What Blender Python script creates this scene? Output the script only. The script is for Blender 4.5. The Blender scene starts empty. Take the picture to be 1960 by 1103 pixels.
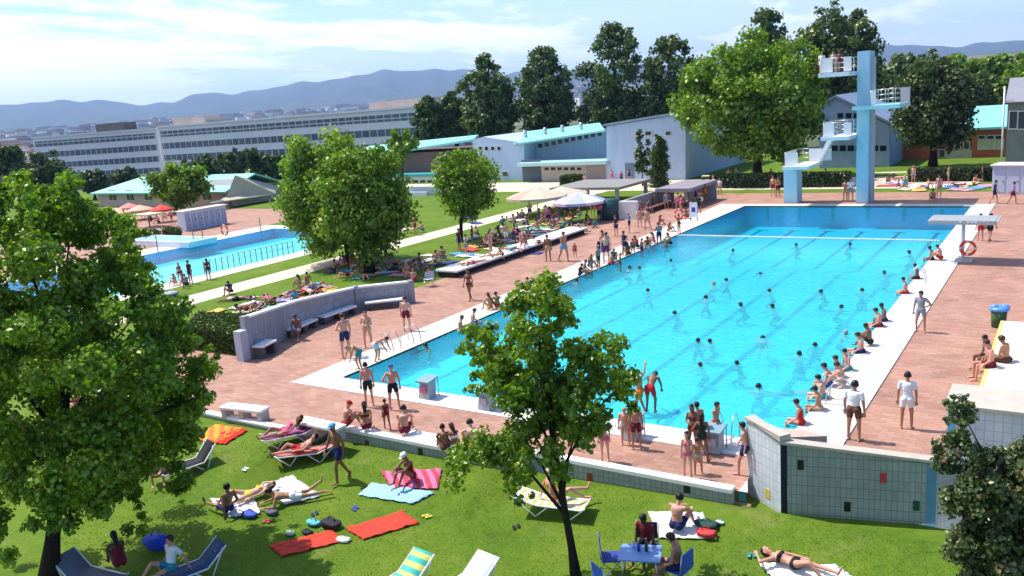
import bpy, bmesh, math, random
import numpy as np
from mathutils import Vector, Matrix
random.seed(7); RNG = np.random.default_rng(11)
sc = bpy.context.scene
col = sc.collection
R = math.radians

# ---------------------------------------------------------------- camera
F, PITCH, ROLL, YAW = 1645.13, 0.210408, -0.075241, -0.590605
CAM = Vector((24.216, -23.47, 10.182))
PW, PH = 1960.0, 1103.0
_fw = Vector((math.sin(YAW)*math.cos(PITCH), math.cos(YAW)*math.cos(PITCH), -math.sin(PITCH)))
_rt0 = Vector((math.cos(YAW), -math.sin(YAW), 0)); _up0 = _rt0.cross(_fw)
_rt = _rt0*math.cos(ROLL) + _up0*math.sin(ROLL)
_up = -_rt0*math.sin(ROLL) + _up0*math.cos(ROLL)
cd = bpy.data.cameras.new('camera'); co = bpy.data.objects.new('camera', cd); col.objects.link(co)
m = Matrix((( _rt.x, _up.x, -_fw.x, CAM.x), (_rt.y, _up.y, -_fw.y, CAM.y), (_rt.z, _up.z, -_fw.z, CAM.z), (0, 0, 0, 1)))
co.matrix_world = m
cd.sensor_width = 36; cd.lens = F/PW*36; cd.clip_start = 0.3; cd.clip_end = 40000
sc.camera = co
# ---------------------------------------------------------------- light
SUN_EL, SUN_AZ = R(60), R(-94)        # azimuth of the sun measured clockwise from +Y
sund = Vector((math.sin(SUN_AZ)*math.cos(SUN_EL), math.cos(SUN_AZ)*math.cos(SUN_EL), math.sin(SUN_EL)))
sl = bpy.data.lights.new('sun', 'SUN'); sl.energy = 4.7; sl.angle = R(0.5); sl.color = (1.0, 0.955, 0.88)
so = bpy.data.objects.new('sun', sl); col.objects.link(so)
so.rotation_euler = sund.to_track_quat('Z', 'Y').to_euler(); so.location = (0, 0, 900)
w = bpy.data.worlds.new('World'); sc.world = w; w.use_nodes = True
nt = w.node_tree; N = nt.nodes; L = nt.links
bg = N['Background']; bg.inputs['Strength'].default_value = 0.138
sky = N.new('ShaderNodeTexSky'); sky.sky_type = 'NISHITA'; sky.sun_disc = False
sky.sun_elevation = SUN_EL; sky.sun_rotation = SUN_AZ; sky.altitude = 300; sky.air_density = 1.15; sky.dust_density = 0.6; sky.ozone_density = 1.6
tc = N.new('ShaderNodeTexCoord'); sep = N.new('ShaderNodeSeparateXYZ'); L.new(tc.outputs['Generated'], sep.inputs[0])
def mth(op, a, b=None, c=None, clamp=False, tree=None):
    T = tree or nt
    n = T.nodes.new('ShaderNodeMath'); n.operation = op; n.use_clamp = clamp
    for i, v in enumerate((a, b, c)):
        if v is None: continue
        if isinstance(v, (int, float)): n.inputs[i].default_value = v
        else: T.links.new(v, n.inputs[i])
    return n.outputs[0]
zc = mth('ADD', mth('MAXIMUM', sep.outputs['Z'], 0.0), 0.09)
u = mth('DIVIDE', sep.outputs['X'], zc); v = mth('DIVIDE', sep.outputs['Y'], zc)
cb = N.new('ShaderNodeCombineXYZ'); L.new(u, cb.inputs[0]); L.new(v, cb.inputs[1])
def wn(scale, det, rough, stretch=(1, 1, 1), rot=0, dist=0.0):
    mp = N.new('ShaderNodeMapping'); L.new(cb.outputs[0], mp.inputs[0]); mp.inputs['Scale'].default_value = stretch; mp.inputs['Rotation'].default_value = (0, 0, rot)
    n = N.new('ShaderNodeTexNoise'); L.new(mp.outputs[0], n.inputs['Vector']); n.inputs['Scale'].default_value = scale
    n.inputs['Detail'].default_value = det; n.inputs['Roughness'].default_value = rough; n.inputs['Distortion'].default_value = dist
    return n.outputs['Fac']
c1 = wn(0.55, 9, 0.62, (1.0, 0.45, 1), 0.9, 0.4); c2 = wn(1.6, 8, 0.6, (1, 0.7, 1), 0.3, 0.2)
cs = mth('ADD', mth('MULTIPLY', c1, 0.68), mth('MULTIPLY', c2, 0.32))
# the veil is thicker towards the west (left of the view)
west = mth('MULTIPLY', mth('ADD', mth('MULTIPLY', sep.outputs['X'], -1.0), -0.34), 0.34)
cs2 = mth('ADD', mth('ADD', mth('MULTIPLY', mth('SUBTRACT', cs, 0.5), 2.1), 0.5), west)
cr = N.new('ShaderNodeMapRange'); L.new(cs2, cr.inputs['Value']); cr.inputs['From Min'].default_value = 0.42; cr.inputs['From Max'].default_value = 0.70
cr.interpolation_type = 'SMOOTHSTEP'
cf = mth('MULTIPLY', cr.outputs[0], 0.92, clamp=True)
hz = N.new('ShaderNodeMapRange'); L.new(sep.outputs['Z'], hz.inputs['Value']); hz.inputs['From Min'].default_value = 0.0; hz.inputs['From Max'].default_value = 0.16
hz.inputs['To Min'].default_value = 0.62; hz.inputs['To Max'].default_value = 0.0
cf = mth('MAXIMUM', cf, hz.outputs[0])
mx = N.new('ShaderNodeMix'); mx.data_type = 'RGBA'; L.new(cf, mx.inputs['Factor'])
tint = N.new('ShaderNodeMix'); tint.data_type = 'RGBA'; tint.blend_type = 'MULTIPLY'; tint.inputs['Factor'].default_value = 1.0
L.new(sky.outputs[0], tint.inputs['A']); tint.inputs['B'].default_value = (.70, .90, 1.16, 1)
L.new(tint.outputs['Result'], mx.inputs['A']); mx.inputs['B'].default_value = (10.6, 10.7, 11.0, 1); L.new(mx.outputs['Result'], bg.inputs['Color'])
sc.view_settings.view_transform = 'Standard'; sc.view_settings.look = 'None'; sc.view_settings.exposure = 0.42; sc.view_settings.gamma = 1
sc.cycles.max_bounces = 6; sc.cycles.transparent_max_bounces = 12; sc.cycles.volume_bounces = 0
sc.cycles.caustics_reflective = False; sc.cycles.caustics_refractive = False

# ---------------------------------------------------------------- geometry of the view: pixel <-> world
def ray(px, py): return (_fw*F + _rt*(px-PW/2) - _up*(py-PH/2))
def P(px, py, z=0.0):
    d = ray(px, py); t = (z-CAM.z)/d.z; return CAM + d*t
def PY(px, py, Y):
    d = ray(px, py); return CAM + d*((Y-CAM.y)/d.y)
def PX(px, py, X):
    d = ray(px, py); return CAM + d*((X-CAM.x)/d.x)
def PR(px, py): # unit horizontal direction of a pixel column at a row
    d = ray(px, py); return Vector((d.x, d.y, 0)).normalized(), d
def PD(px, py, dist): # point at a horizontal distance
    d = ray(px, py); return CAM + d*(dist/math.hypot(d.x, d.y))
def proj(p):
    d = Vector(p)-CAM; z = d.dot(_fw); return PW/2+F*d.dot(_rt)/z, PH/2-F*d.dot(_up)/z
def ZAT(g, py):
    lo, hi = -60.0, 900.0
    for _ in range(50):
        mid = (lo+hi)/2
        if (Vector((g[0], g[1], mid))-CAM).dot(_fw) > .5 and proj((g[0], g[1], mid))[1] > py: lo = mid
        else: hi = mid
    return (lo+hi)/2
def LZ(x, y):                      # height of the foreground lawn
    if x < 3.3: wy, wz = -4.97, -0.13
    elif x < 11.0: wy, wz = -4.15, -0.40+0.16*(x-3.3)/7.7
    else: wy, wz = -3.4, -0.52+0.2*min(1, (x-11)/6)
    t = max(0, min(1, (wy-y)/(3.2 if x > 3 else 4.5))); t = t*t*(3-2*t)
    # soft change along x
    return wz*(1-t)-0.8*t
def PL(px, py):
    z = -0.6
    for _ in range(8):
        p = P(px, py, z); z = LZ(p.x, p.y)
    return P(px, py, z)

# ---------------------------------------------------------------- objects
def setp(o, label=None, cat=None, group=None, kind=None):
    if label: o['label'] = label
    if cat: o['category'] = cat
    if group: o['group'] = group
    if kind: o['kind'] = kind
    return o
def thing(name, label, cat, loc=(0, 0, 0), rz=0, group=None):
    o = bpy.data.objects.new(name, None); col.objects.link(o); o.location = loc; o.rotation_euler = (0, 0, rz)
    o.empty_display_size = 0.2
    return setp(o, label, cat, group)
def nm(name, mesh, parent=None, mats=None):
    o = bpy.data.objects.new(name, mesh); col.objects.link(o)
    if parent is not None: o.parent = parent
    return o
def mesh_np(name, V, Fc, mats=(), mi=None, smooth=False):
    me = bpy.data.meshes.new(name)
    V = np.asarray(V, np.float32); Fc = np.asarray(Fc, np.int32)
    n = Fc.shape[1]
    me.vertices.add(len(V)); me.vertices.foreach_set('co', V.ravel())
    me.loops.add(Fc.size); me.loops.foreach_set('vertex_index', Fc.ravel())
    me.polygons.add(len(Fc)); me.polygons.foreach_set('loop_start', np.arange(len(Fc), dtype=np.int32)*n)
    try: me.polygons.foreach_set('loop_total', np.full(len(Fc), n, np.int32))
    except Exception: pass
    for mt in mats: me.materials.append(mt)
    if mi is not None: me.polygons.foreach_set('material_index', np.asarray(mi, np.int32))
    if smooth: me.polygons.foreach_set('use_smooth', np.ones(len(Fc), bool))
    me.update(calc_edges=True); me.validate()
    return me

class MB:
    def __init__(s): s.v = []; s.f = []; s.m = []; s.sm = []
    def add(s, vs, fs, mi=0, smooth=False):
        b = len(s.v); s.v += [tuple(x) for x in vs]
        for f in fs: s.f.append(tuple(i+b for i in f)); s.m.append(mi); s.sm.append(smooth)
        return s
    def box(s, x0, x1, y0, y1, z0, z1, mi=0, M=None, bev=0.0):
        if x0 > x1: x0, x1 = x1, x0
        if y0 > y1: y0, y1 = y1, y0
        if z0 > z1: z0, z1 = z1, z0
        if bev > 0:
            b = min(bev, (x1-x0)*.45, (y1-y0)*.45, (z1-z0)*.45)
            bm = bmesh.new(); bmesh.ops.create_cube(bm, size=1)
            for v_ in bm.verts: v_.co = ((x0+x1)/2+v_.co.x*(x1-x0), (y0+y1)/2+v_.co.y*(y1-y0), (z0+z1)/2+v_.co.z*(z1-z0))
            bmesh.ops.bevel(bm, geom=bm.edges[:], offset=b, segments=2, affect='EDGES')
            bm.verts.index_update()
            vs = [v_.co.copy() for v_ in bm.verts]; fs = [[v_.index for v_ in f.verts] for f in bm.faces]; bm.free()
        else:
            vs = [Vector(c) for c in ((x0,y0,z0),(x1,y0,z0),(x1,y1,z0),(x0,y1,z0),(x0,y0,z1),(x1,y0,z1),(x1,y1,z1),(x0,y1,z1))]
            fs = [(0,3,2,1),(4,5,6,7),(0,1,5,4),(1,2,6,5),(2,3,7,6),(3,0,4,7)]
        if M is not None: vs = [M @ v_ for v_ in vs]
        return s.add(vs, fs, mi)
    def prism(s, pts, z0, z1, mi=0, mtop=None):      # polygon in plan (ccw), vertical
        n = len(pts); zs0 = z0 if isinstance(z0, (list, tuple)) else [z0]*n; zs1 = z1 if isinstance(z1, (list, tuple)) else [z1]*n
        vs = [(p[0], p[1], zs0[i]) for i, p in enumerate(pts)]+[(p[0], p[1], zs1[i]) for i, p in enumerate(pts)]
        s.add(vs, [tuple(range(n))[::-1]]+[(i, (i+1) % n, n+(i+1) % n, n+i) for i in range(n)], mi)
        s.f.append(tuple(len(s.v)-n+i for i in range(n))); s.m.append(mi if mtop is None else mtop); s.sm.append(False)
        return s
    def extr(s, pts, d, mi=0, mside=None):           # planar polygon pts (3d) swept along vector d
        n = len(pts); d = Vector(d); vs = [Vector(p) for p in pts]+[Vector(p)+d for p in pts]
        s.add(vs, [tuple(range(n)), tuple(range(2*n-1, n-1, -1))], mi)
        b = len(s.v)-2*n
        for i in range(n):
            s.f.append((b+i, b+n+i, b+n+(i+1) % n, b+(i+1) % n)); s.m.append(mi if mside is None else mside); s.sm.append(False)
        return s
    def tube(s, pts, rad, seg=8, mi=0, caps=True):
        pts = [Vector(p) for p in pts]; n = len(pts); rads = rad if isinstance(rad, (list, tuple)) else [rad]*n
        vs = []; prev = None
        for i, p in enumerate(pts):
            t = ((pts[min(i+1, n-1)]-pts[max(i-1, 0)])).normalized()
            a = prev if prev is not None else (Vector((0, 0, 1)) if abs(t.z) < .9 else Vector((1, 0, 0)))
            x = t.cross(a); 
            if x.length < 1e-4: x = t.cross(Vector((0, 1, 0.3)))
            x.normalize(); y = x.cross(t).normalized(); prev = y
            # keep frame stable
            for k in range(seg):
                an = 2*math.pi*k/seg; vs.append(p+(x*math.cos(an)+y*math.sin(an))*rads[i])
        fs = [(i*seg+k, i*seg+(k+1) % seg, (i+1)*seg+(k+1) % seg, (i+1)*seg+k) for i in range(n-1) for k in range(seg)]
        if caps: fs += [tuple(range(seg))[::-1], tuple((n-1)*seg+k for k in range(seg))]
        return s.add(vs, fs, mi, True)
    def ell(s, c, r, seg=12, rings=8, mi=0, M=None):
        vs = []; c = Vector(c)
        for i in range(rings+1):
            th = math.pi*i/rings
            for k in range(seg):
                ph = 2*math.pi*k/seg
                v_ = Vector((math.sin(th)*math.cos(ph)*r[0], math.sin(th)*math.sin(ph)*r[1], math.cos(th)*r[2]))
                vs.append(c+(M @ v_ if M is not None else v_))
        fs = [(i*seg+k, (i+1)*seg+k, (i+1)*seg+(k+1) % seg, i*seg+(k+1) % seg) for i in range(rings) for k in range(seg)]
        return s.add(vs, fs, mi, True)
    def mesh(s, name, mats):
        me = bpy.data.meshes.new(name); me.from_pydata(s.v, [], s.f)
        for mt in (mats if isinstance(mats, (list, tuple)) else [mats]): me.materials.append(mt)
        me.polygons.foreach_set('material_index', s.m); me.polygons.foreach_set('use_smooth', s.sm); me.update(); return me
    def build(s, name, mats, parent=None):
        return nm(name, s.mesh(name, mats), parent)

# ---------------------------------------------------------------- materials
_mc = {}
def lin(c): return tuple((x/12.92 if x <= .04045 else ((x+.055)/1.055)**2.4) for x in c)
def newmat(name):
    mt = bpy.data.materials.new(name); mt.use_nodes = True; t = mt.node_tree; return mt, t, t.nodes['Principled BSDF']
def nnoise(t, scale, det=4, rough=.6, coord='Object', stretch=None, vec=None):
    if vec is None:
        tcn = t.nodes.new('ShaderNodeTexCoord'); vec = tcn.outputs[coord]
    if stretch:
        mp = t.nodes.new('ShaderNodeMapping'); t.links.new(vec, mp.inputs[0]); mp.inputs['Scale'].default_value = stretch; vec = mp.outputs[0]
    n = t.nodes.new('ShaderNodeTexNoise'); t.links.new(vec, n.inputs['Vector']); n.inputs['Scale'].default_value = scale
    n.inputs['Detail'].default_value = det; n.inputs['Roughness'].default_value = rough
    return n.outputs['Fac']
def ramp(t, fac, stops):
    r = t.nodes.new('ShaderNodeValToRGB'); t.links.new(fac, r.inputs[0]); e = r.color_ramp.elements
    e[0].position = stops[0][0]; e[0].color = (*stops[0][1], 1); e[1].position = stops[-1][0]; e[1].color = (*stops[-1][1], 1)
    for p, c in stops[1:-1]: x = e.new(p); x.color = (*c, 1)
    return r.outputs['Color']
def bump(t, b, h, strength=.3, dist=.02):
    n = t.nodes.new('ShaderNodeBump'); n.inputs['Strength'].default_value = strength; n.inputs['Distance'].default_value = dist
    t.links.new(h, n.inputs['Height']); t.links.new(n.outputs[0], b.inputs['Normal'])
def mix(t, fac, a, b, mode='MIX'):
    n = t.nodes.new('ShaderNodeMix'); n.data_type = 'RGBA'; n.blend_type = mode
    for s_, val in (('Factor', fac), ('A', a), ('B', b)):
        if isinstance(val, (int, float)): n.inputs[s_].default_value = val
        elif isinstance(val, tuple): n.inputs[s_].default_value = (*val, 1)
        else: t.links.new(val, n.inputs[s_])
    return n.outputs['Result']
def M(c, rough=.6, var=.12, scale=6.0, spec=.3, metal=0.0, bmp=0.0, coord='Object'):
    key = (tuple(round(x, 3) for x in c), rough, var, scale, spec, metal, bmp)
    if key in _mc: return _mc[key]
    mt, t, b = newmat('surface')
    f = nnoise(t, scale, 5, .65, coord)
    f2 = nnoise(t, scale*7, 3, .6, coord)
    ff = mth('ADD', mth('MULTIPLY', f, .7, tree=t), mth('MULTIPLY', f2, .3, tree=t), tree=t)
    lo = tuple(max(0, x*(1-var)) for x in c); hi = tuple(min(1, x*(1+var)) for x in c)
    t.links.new(ramp(t, ff, [(.3, lo), (.7, hi)]), b.inputs['Base Color'])
    b.inputs['Roughness'].default_value = rough; b.inputs['Metallic'].default_value = metal; b.inputs['Specular IOR Level'].default_value = spec
    if bmp: bump(t, b, ff, bmp, .01)
    _mc[key] = mt; return mt
def Mst(c, rough=.7, var=.16, scale=.8):
    mt, t, b = newmat('weathered_paint')
    f = nnoise(t, scale, 6, .65, stretch=(2.2, 2.2, .28)); f2 = nnoise(t, scale*5, 4, .7)
    ff = mth('ADD', mth('MULTIPLY', f, .65, tree=t), mth('MULTIPLY', f2, .35, tree=t), tree=t)
    lo = tuple(x*(1-var*1.5) for x in c); hi = tuple(min(1, x*(1+var*.5)) for x in c)
    t.links.new(ramp(t, ff, [(.32, lo), (.46, c), (.7, hi)]), b.inputs['Base Color']); b.inputs['Roughness'].default_value = rough; b.inputs['Specular IOR Level'].default_value = .25
    return mt
def tilemat(name, c1, c2, mortar, sx, sy, msize=.03, rough=.4, axis='xy', offset=0.5, noise=.25, nscale=1.2, jit=0.0, bmp=.2, wet=0.0):
    mt, t, b = newmat(name)
    tcn = t.nodes.new('ShaderNodeTexCoord'); vec = tcn.outputs['Object']
    if axis != 'xy':
        sp = t.nodes.new('ShaderNodeSeparateXYZ'); t.links.new(vec, sp.inputs[0]); cbn = t.nodes.new('ShaderNodeCombineXYZ')
        if axis == 'wall':
            h = mth('ADD', sp.outputs[0], sp.outputs[1], tree=t); t.links.new(h, cbn.inputs[0]); t.links.new(sp.outputs[2], cbn.inputs[1])
        if axis == 'wall2':
            h = mth('SUBTRACT', sp.outputs[0], sp.outputs[1], tree=t); t.links.new(h, cbn.inputs[0]); t.links.new(sp.outputs[2], cbn.inputs[1])
        vec = cbn.outputs[0]
    br = t.nodes.new('ShaderNodeTexBrick'); t.links.new(vec, br.inputs['Vector'])
    br.inputs['Scale'].default_value = 1; br.inputs['Brick Width'].default_value = sx; br.inputs['Row Height'].default_value = sy
    br.inputs['Mortar Size'].default_value = msize; br.inputs['Color1'].default_value = (*c1, 1); br.inputs['Color2'].default_value = (*c2, 1)
    br.inputs['Mortar'].default_value = (*mortar, 1); br.offset = offset; br.inputs['Bias'].default_value = 0
    f = nnoise(t, nscale, 6, .65, vec=vec)
    r = ramp(t, f, [(.3, (1-noise,)*3), (.7, (1+noise*.6,)*3)])
    cc = mix(t, 1.0, br.outputs['Color'], r, 'MULTIPLY')
    if wet:
        wf = ramp(t, nnoise(t, .8, 8, .75, vec=vec), [(.56, (1, 1, 1)), (.60, (1-wet,)*3)]); cc = mix(t, 1.0, cc, wf, 'MULTIPLY')
        sp_ = ramp(t, nnoise(t, 9.0, 4, .7, vec=vec), [(.64, (1, 1, 1)), (.68, (1-wet*.9,)*3)]); cc = mix(t, 1.0, cc, sp_, 'MULTIPLY')
    t.links.new(cc, b.inputs['Base Color'])
    b.inputs['Roughness'].default_value = rough; b.inputs['Specular IOR Level'].default_value = .3
    if bmp: bump(t, b, br.outputs['Fac'], -bmp, .01)
    return mt
white = M((.72, .71, .69), .55, .10, 3); cream = M((.70, .64, .54), .7, .12, 1.5); grey = M((.35, .35, .37), .7, .12, 4)
dgrey = M((.08, .08, .09), .6, .2, 4); metal = M((.55, .56, .58), .3, .08, 9, .5, .8); blackm = M((.015, .015, .018), .6, .2, 5)
redm = M((.55, .03, .02), .6, .12, 5); bluem = M((.03, .09, .38), .6, .15, 5)
woodm = M((.10, .055, .03), .8, .25, 5)
# ---------------------------------------------------------------- people
def capsule(a, b, ra, rb, side=None, seg=12):
    """closed tapered limb from a to b; ra/rb = (half width along side, half depth)"""
    a = Vector(a); b = Vector(b); t = (b-a); ln = t.length; t = t.normalized() if ln > 1e-6 else Vector((0, 0, 1))
    if side is None: side = Vector((1, 0, 0)) if abs(t.x) < .9 else Vector((0, 1, 0))
    side = Vector(side); side = (side-t*side.dot(t)).normalized(); dep = t.cross(side)
    if not isinstance(ra, tuple): ra = (ra, ra)
    if not isinstance(rb, tuple): rb = (rb, rb)
    rings = []
    for th in (-90, -60, -30, 0): 
        c = math.cos(R(th)); rr = min(ra); rings.append((a+t*math.sin(R(th))*rr, ra[0]*max(c, .02), ra[1]*max(c, .02)))
    for th in (0, 30, 60, 90):
        c = math.cos(R(th)); rr = min(rb); rings.append((b+t*math.sin(R(th))*rr, rb[0]*max(c, .02), rb[1]*max(c, .02)))
    vs = [c+side*math.cos(2*math.pi*k/seg)*x+dep*math.sin(2*math.pi*k/seg)*y for c, x, y in rings for k in range(seg)]
    n = len(rings)
    fs = [(i*seg+k, i*seg+(k+1) % seg, (i+1)*seg+(k+1) % seg, (i+1)*seg+k) for i in range(n-1) for k in range(seg)]
    fs += [tuple(range(seg))[::-1], tuple((n-1)*seg+k for k in range(seg))]
    return vs, fs
def V(*a): return Vector(a)
def remeshed(mb, vox, smooth=4):
    me = mb.mesh('tmp', []); o = bpy.data.objects.new('tmp', me); col.objects.link(o)
    r = o.modifiers.new('r', 'REMESH'); r.mode = 'VOXEL'; r.voxel_size = vox
    s = o.modifiers.new('s', 'SMOOTH'); s.iterations = smooth; s.factor = .5
    dg = bpy.context.evaluated_depsgraph_get(); dg.update()
    out = bpy.data.meshes.new_from_object(o.evaluated_get(dg)); bpy.data.objects.remove(o); bpy.data.meshes.remove(me)
    out.polygons.foreach_set('use_smooth', np.ones(len(out.polygons), bool))
    return out
POSES = {
 # spine, upper spine, face, arms L (upper, fore), R, legs L (thigh, shin, foot), R
 'stand': (V(0,.02,1), V(0,.02,1), V(0,1,-.1), [(V(-.2,0,-1), V(-.03,.15,-1)), (V(.2,-.02,-1), V(.03,.12,-1))], [(V(-.08,0,-1), V(-.03,-.03,-1), V(-.2,1,0)), (V(.08,.04,-1), V(.03,-.05,-1), V(.2,1,0))]),
 'hips': (V(.03,0,1), V(-.02,.02,1), V(.3,1,-.1), [(V(-.62,-.25,-.75), V(.75,.35,-.45)), (V(.25,.05,-1), V(.05,.2,-1))], [(V(-.13,0,-1), V(-.03,-.02,-1), V(-.3,1,0)), (V(.16,.1,-1), V(.03,-.08,-1), V(.3,1,0))]),
 'walk': (V(0,.06,1), V(0,.04,1), V(0,1,-.1), [(V(-.16,-.35,-1), V(-.02,.2,-1)), (V(.16,.35,-1), V(-.02,.6,-1))], [(V(-.04,.42,-1), V(0,.05,-1), V(0,1,0)), (V(.04,-.25,-1), V(0,-.6,-1), V(0,.9,-.35))]),
 'folded': (V(0,0,1), V(0,.05,1), V(-.2,1,-.25), [(V(-.22,.1,-1), V(.72,.62,.12)), (V(.22,.1,-1), V(-.72,.62,.05))], [(V(-.1,0,-1), V(-.02,-.03,-1), V(-.2,1,0)), (V(.1,.05,-1), V(.03,-.05,-1), V(.2,1,0))]),
 'armsup': (V(0,.03,1), V(0,.05,1), V(0,1,.1), [(V(-.85,.1,.55), V(-.45,.1,.9)), (V(.9,.1,.35), V(.55,.1,.85))], [(V(-.2,.1,-1), V(-.05,-.15,-1), V(-.3,1,0)), (V(.25,.2,-1), V(.1,-.3,-1), V(.3,1,0))]),
 'bend': (V(0,.75,.62), V(0,.9,.3), V(0,.6,-.8), [(V(-.1,.5,-1), V(.05,.4,-1)), (V(.1,.55,-1), V(-.05,.5,-1))], [(V(-.12,.25,-1), V(-.02,-.2,-1), V(-.1,1,0)), (V(.12,.3,-1), V(.02,-.25,-1), V(.1,1,0))]),
 'sitknees': (V(0,.12,1), V(0,.35,.95), V(0,1,-.25), [(V(-.15,.75,-.55), V(.35,.8,-.1)), (V(.15,.75,-.55), V(-.35,.8,-.15))], [(V(-.2,.8,.62), V(0,.5,-.87), V(-.1,1,0)), (V(.2,.8,.62), V(0,.42,-.9), V(.1,1,0))]),
 'sitlegs': (V(0,-.28,.95), V(0,-.1,1), V(.2,1,-.1), [(V(-.3,-.45,-.8), V(-.1,-.2,-1)), (V(.25,-.1,-.9), V(-.1,.75,-.5))], [(V(-.16,1,.1), V(0,1,-.1), V(-.1,.3,1)), (V(.2,.85,.5), V(0,.75,-.65), V(.1,1,0))]),
 'sitedge': (V(0,.1,1), V(0,.25,1), V(.1,1,-.3), [(V(-.2,.15,-1), V(.05,.75,-.55)), (V(.25,-.05,-1), V(.05,.25,-1))], [(V(-.15,1,.02), V(-.02,.12,-1), V(-.1,1,0)), (V(.15,1,.02), V(.02,.02,-1), V(.1,1,0))]),
 'lieback': (V(0,-1,.03), V(0,-1,.06), V(0,.05,1), [(V(-.35,.9,-.06), V(-.05,1,.03)), (V(.75,-.55,-.1), V(-.7,-.6,.15))], [(V(-.13,1,-.02), V(0,1,-.04), V(-.3,.35,1)), (V(.14,.88,.45), V(0,.7,-.7), V(.1,1,-.05))]),
 'liefront': (V(0,1,.2), V(0,.85,.5), V(0,1,.1), [(V(-.35,.3,-.85), V(.3,.95,.02)), (V(.35,.3,-.85), V(-.3,.95,.02))], [(V(-.13,-1,-.02), V(-.02,-1,.02), V(-.2,-1,-.1)), (V(.13,-1,-.02), V(.02,-.85,.5), V(.2,-.3,1))]),
 'lieflat': (V(0,1,.03), V(0,1,.0), V(.75,.3,-.45), [(V(-.75,.6,-.1), V(.5,.85,-.02)), (V(.75,.6,-.1), V(-.5,.85,-.02))], [(V(-.12,-1,-.01), V(-.02,-1,.01), V(-.1,-1,-.15)), (V(.14,-1,-.01), V(.02,-1,.01), V(.1,-1,-.15))]),
 'lounge': (V(0,-.86,.5), V(0,-.85,.55), V(0,.6,.8), [(V(-.3,.75,-.5), V(.05,1,-.05)), (V(.3,.75,-.5), V(.0,1,-.05))], [(V(-.12,1,.05), V(0,1,-.05), V(-.3,.4,1)), (V(.12,.9,.4), V(0,.8,-.6), V(.1,1,-.05))]),
 'swim': (V(0,1,.12), V(0,1,.22), V(0,1,.05), [(V(-.35,.9,.2), V(.1,1,-.25)), (V(.6,-.6,-.5), V(.1,-1,-.1))], [(V(-.13,-1,-.12), V(-.02,-1,.06), V(0,-1,-.2)), (V(.13,-1,.04), V(.02,-1,-.2), V(0,-1,-.2))]),
 'tread': (V(0,.35,.92), V(0,.3,.95), V(0,1,.05), [(V(-.5,.75,-.45), V(.25,1,-.05)), (V(.5,.75,-.45), V(-.25,1,-.05))], [(V(-.25,.8,-.45), V(-.05,-.75,-.65), V(0,-.6,-.7)), (V(.25,.6,-.75), V(.05,-.9,-.45), V(0,-1,-.2))]),
}
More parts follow.
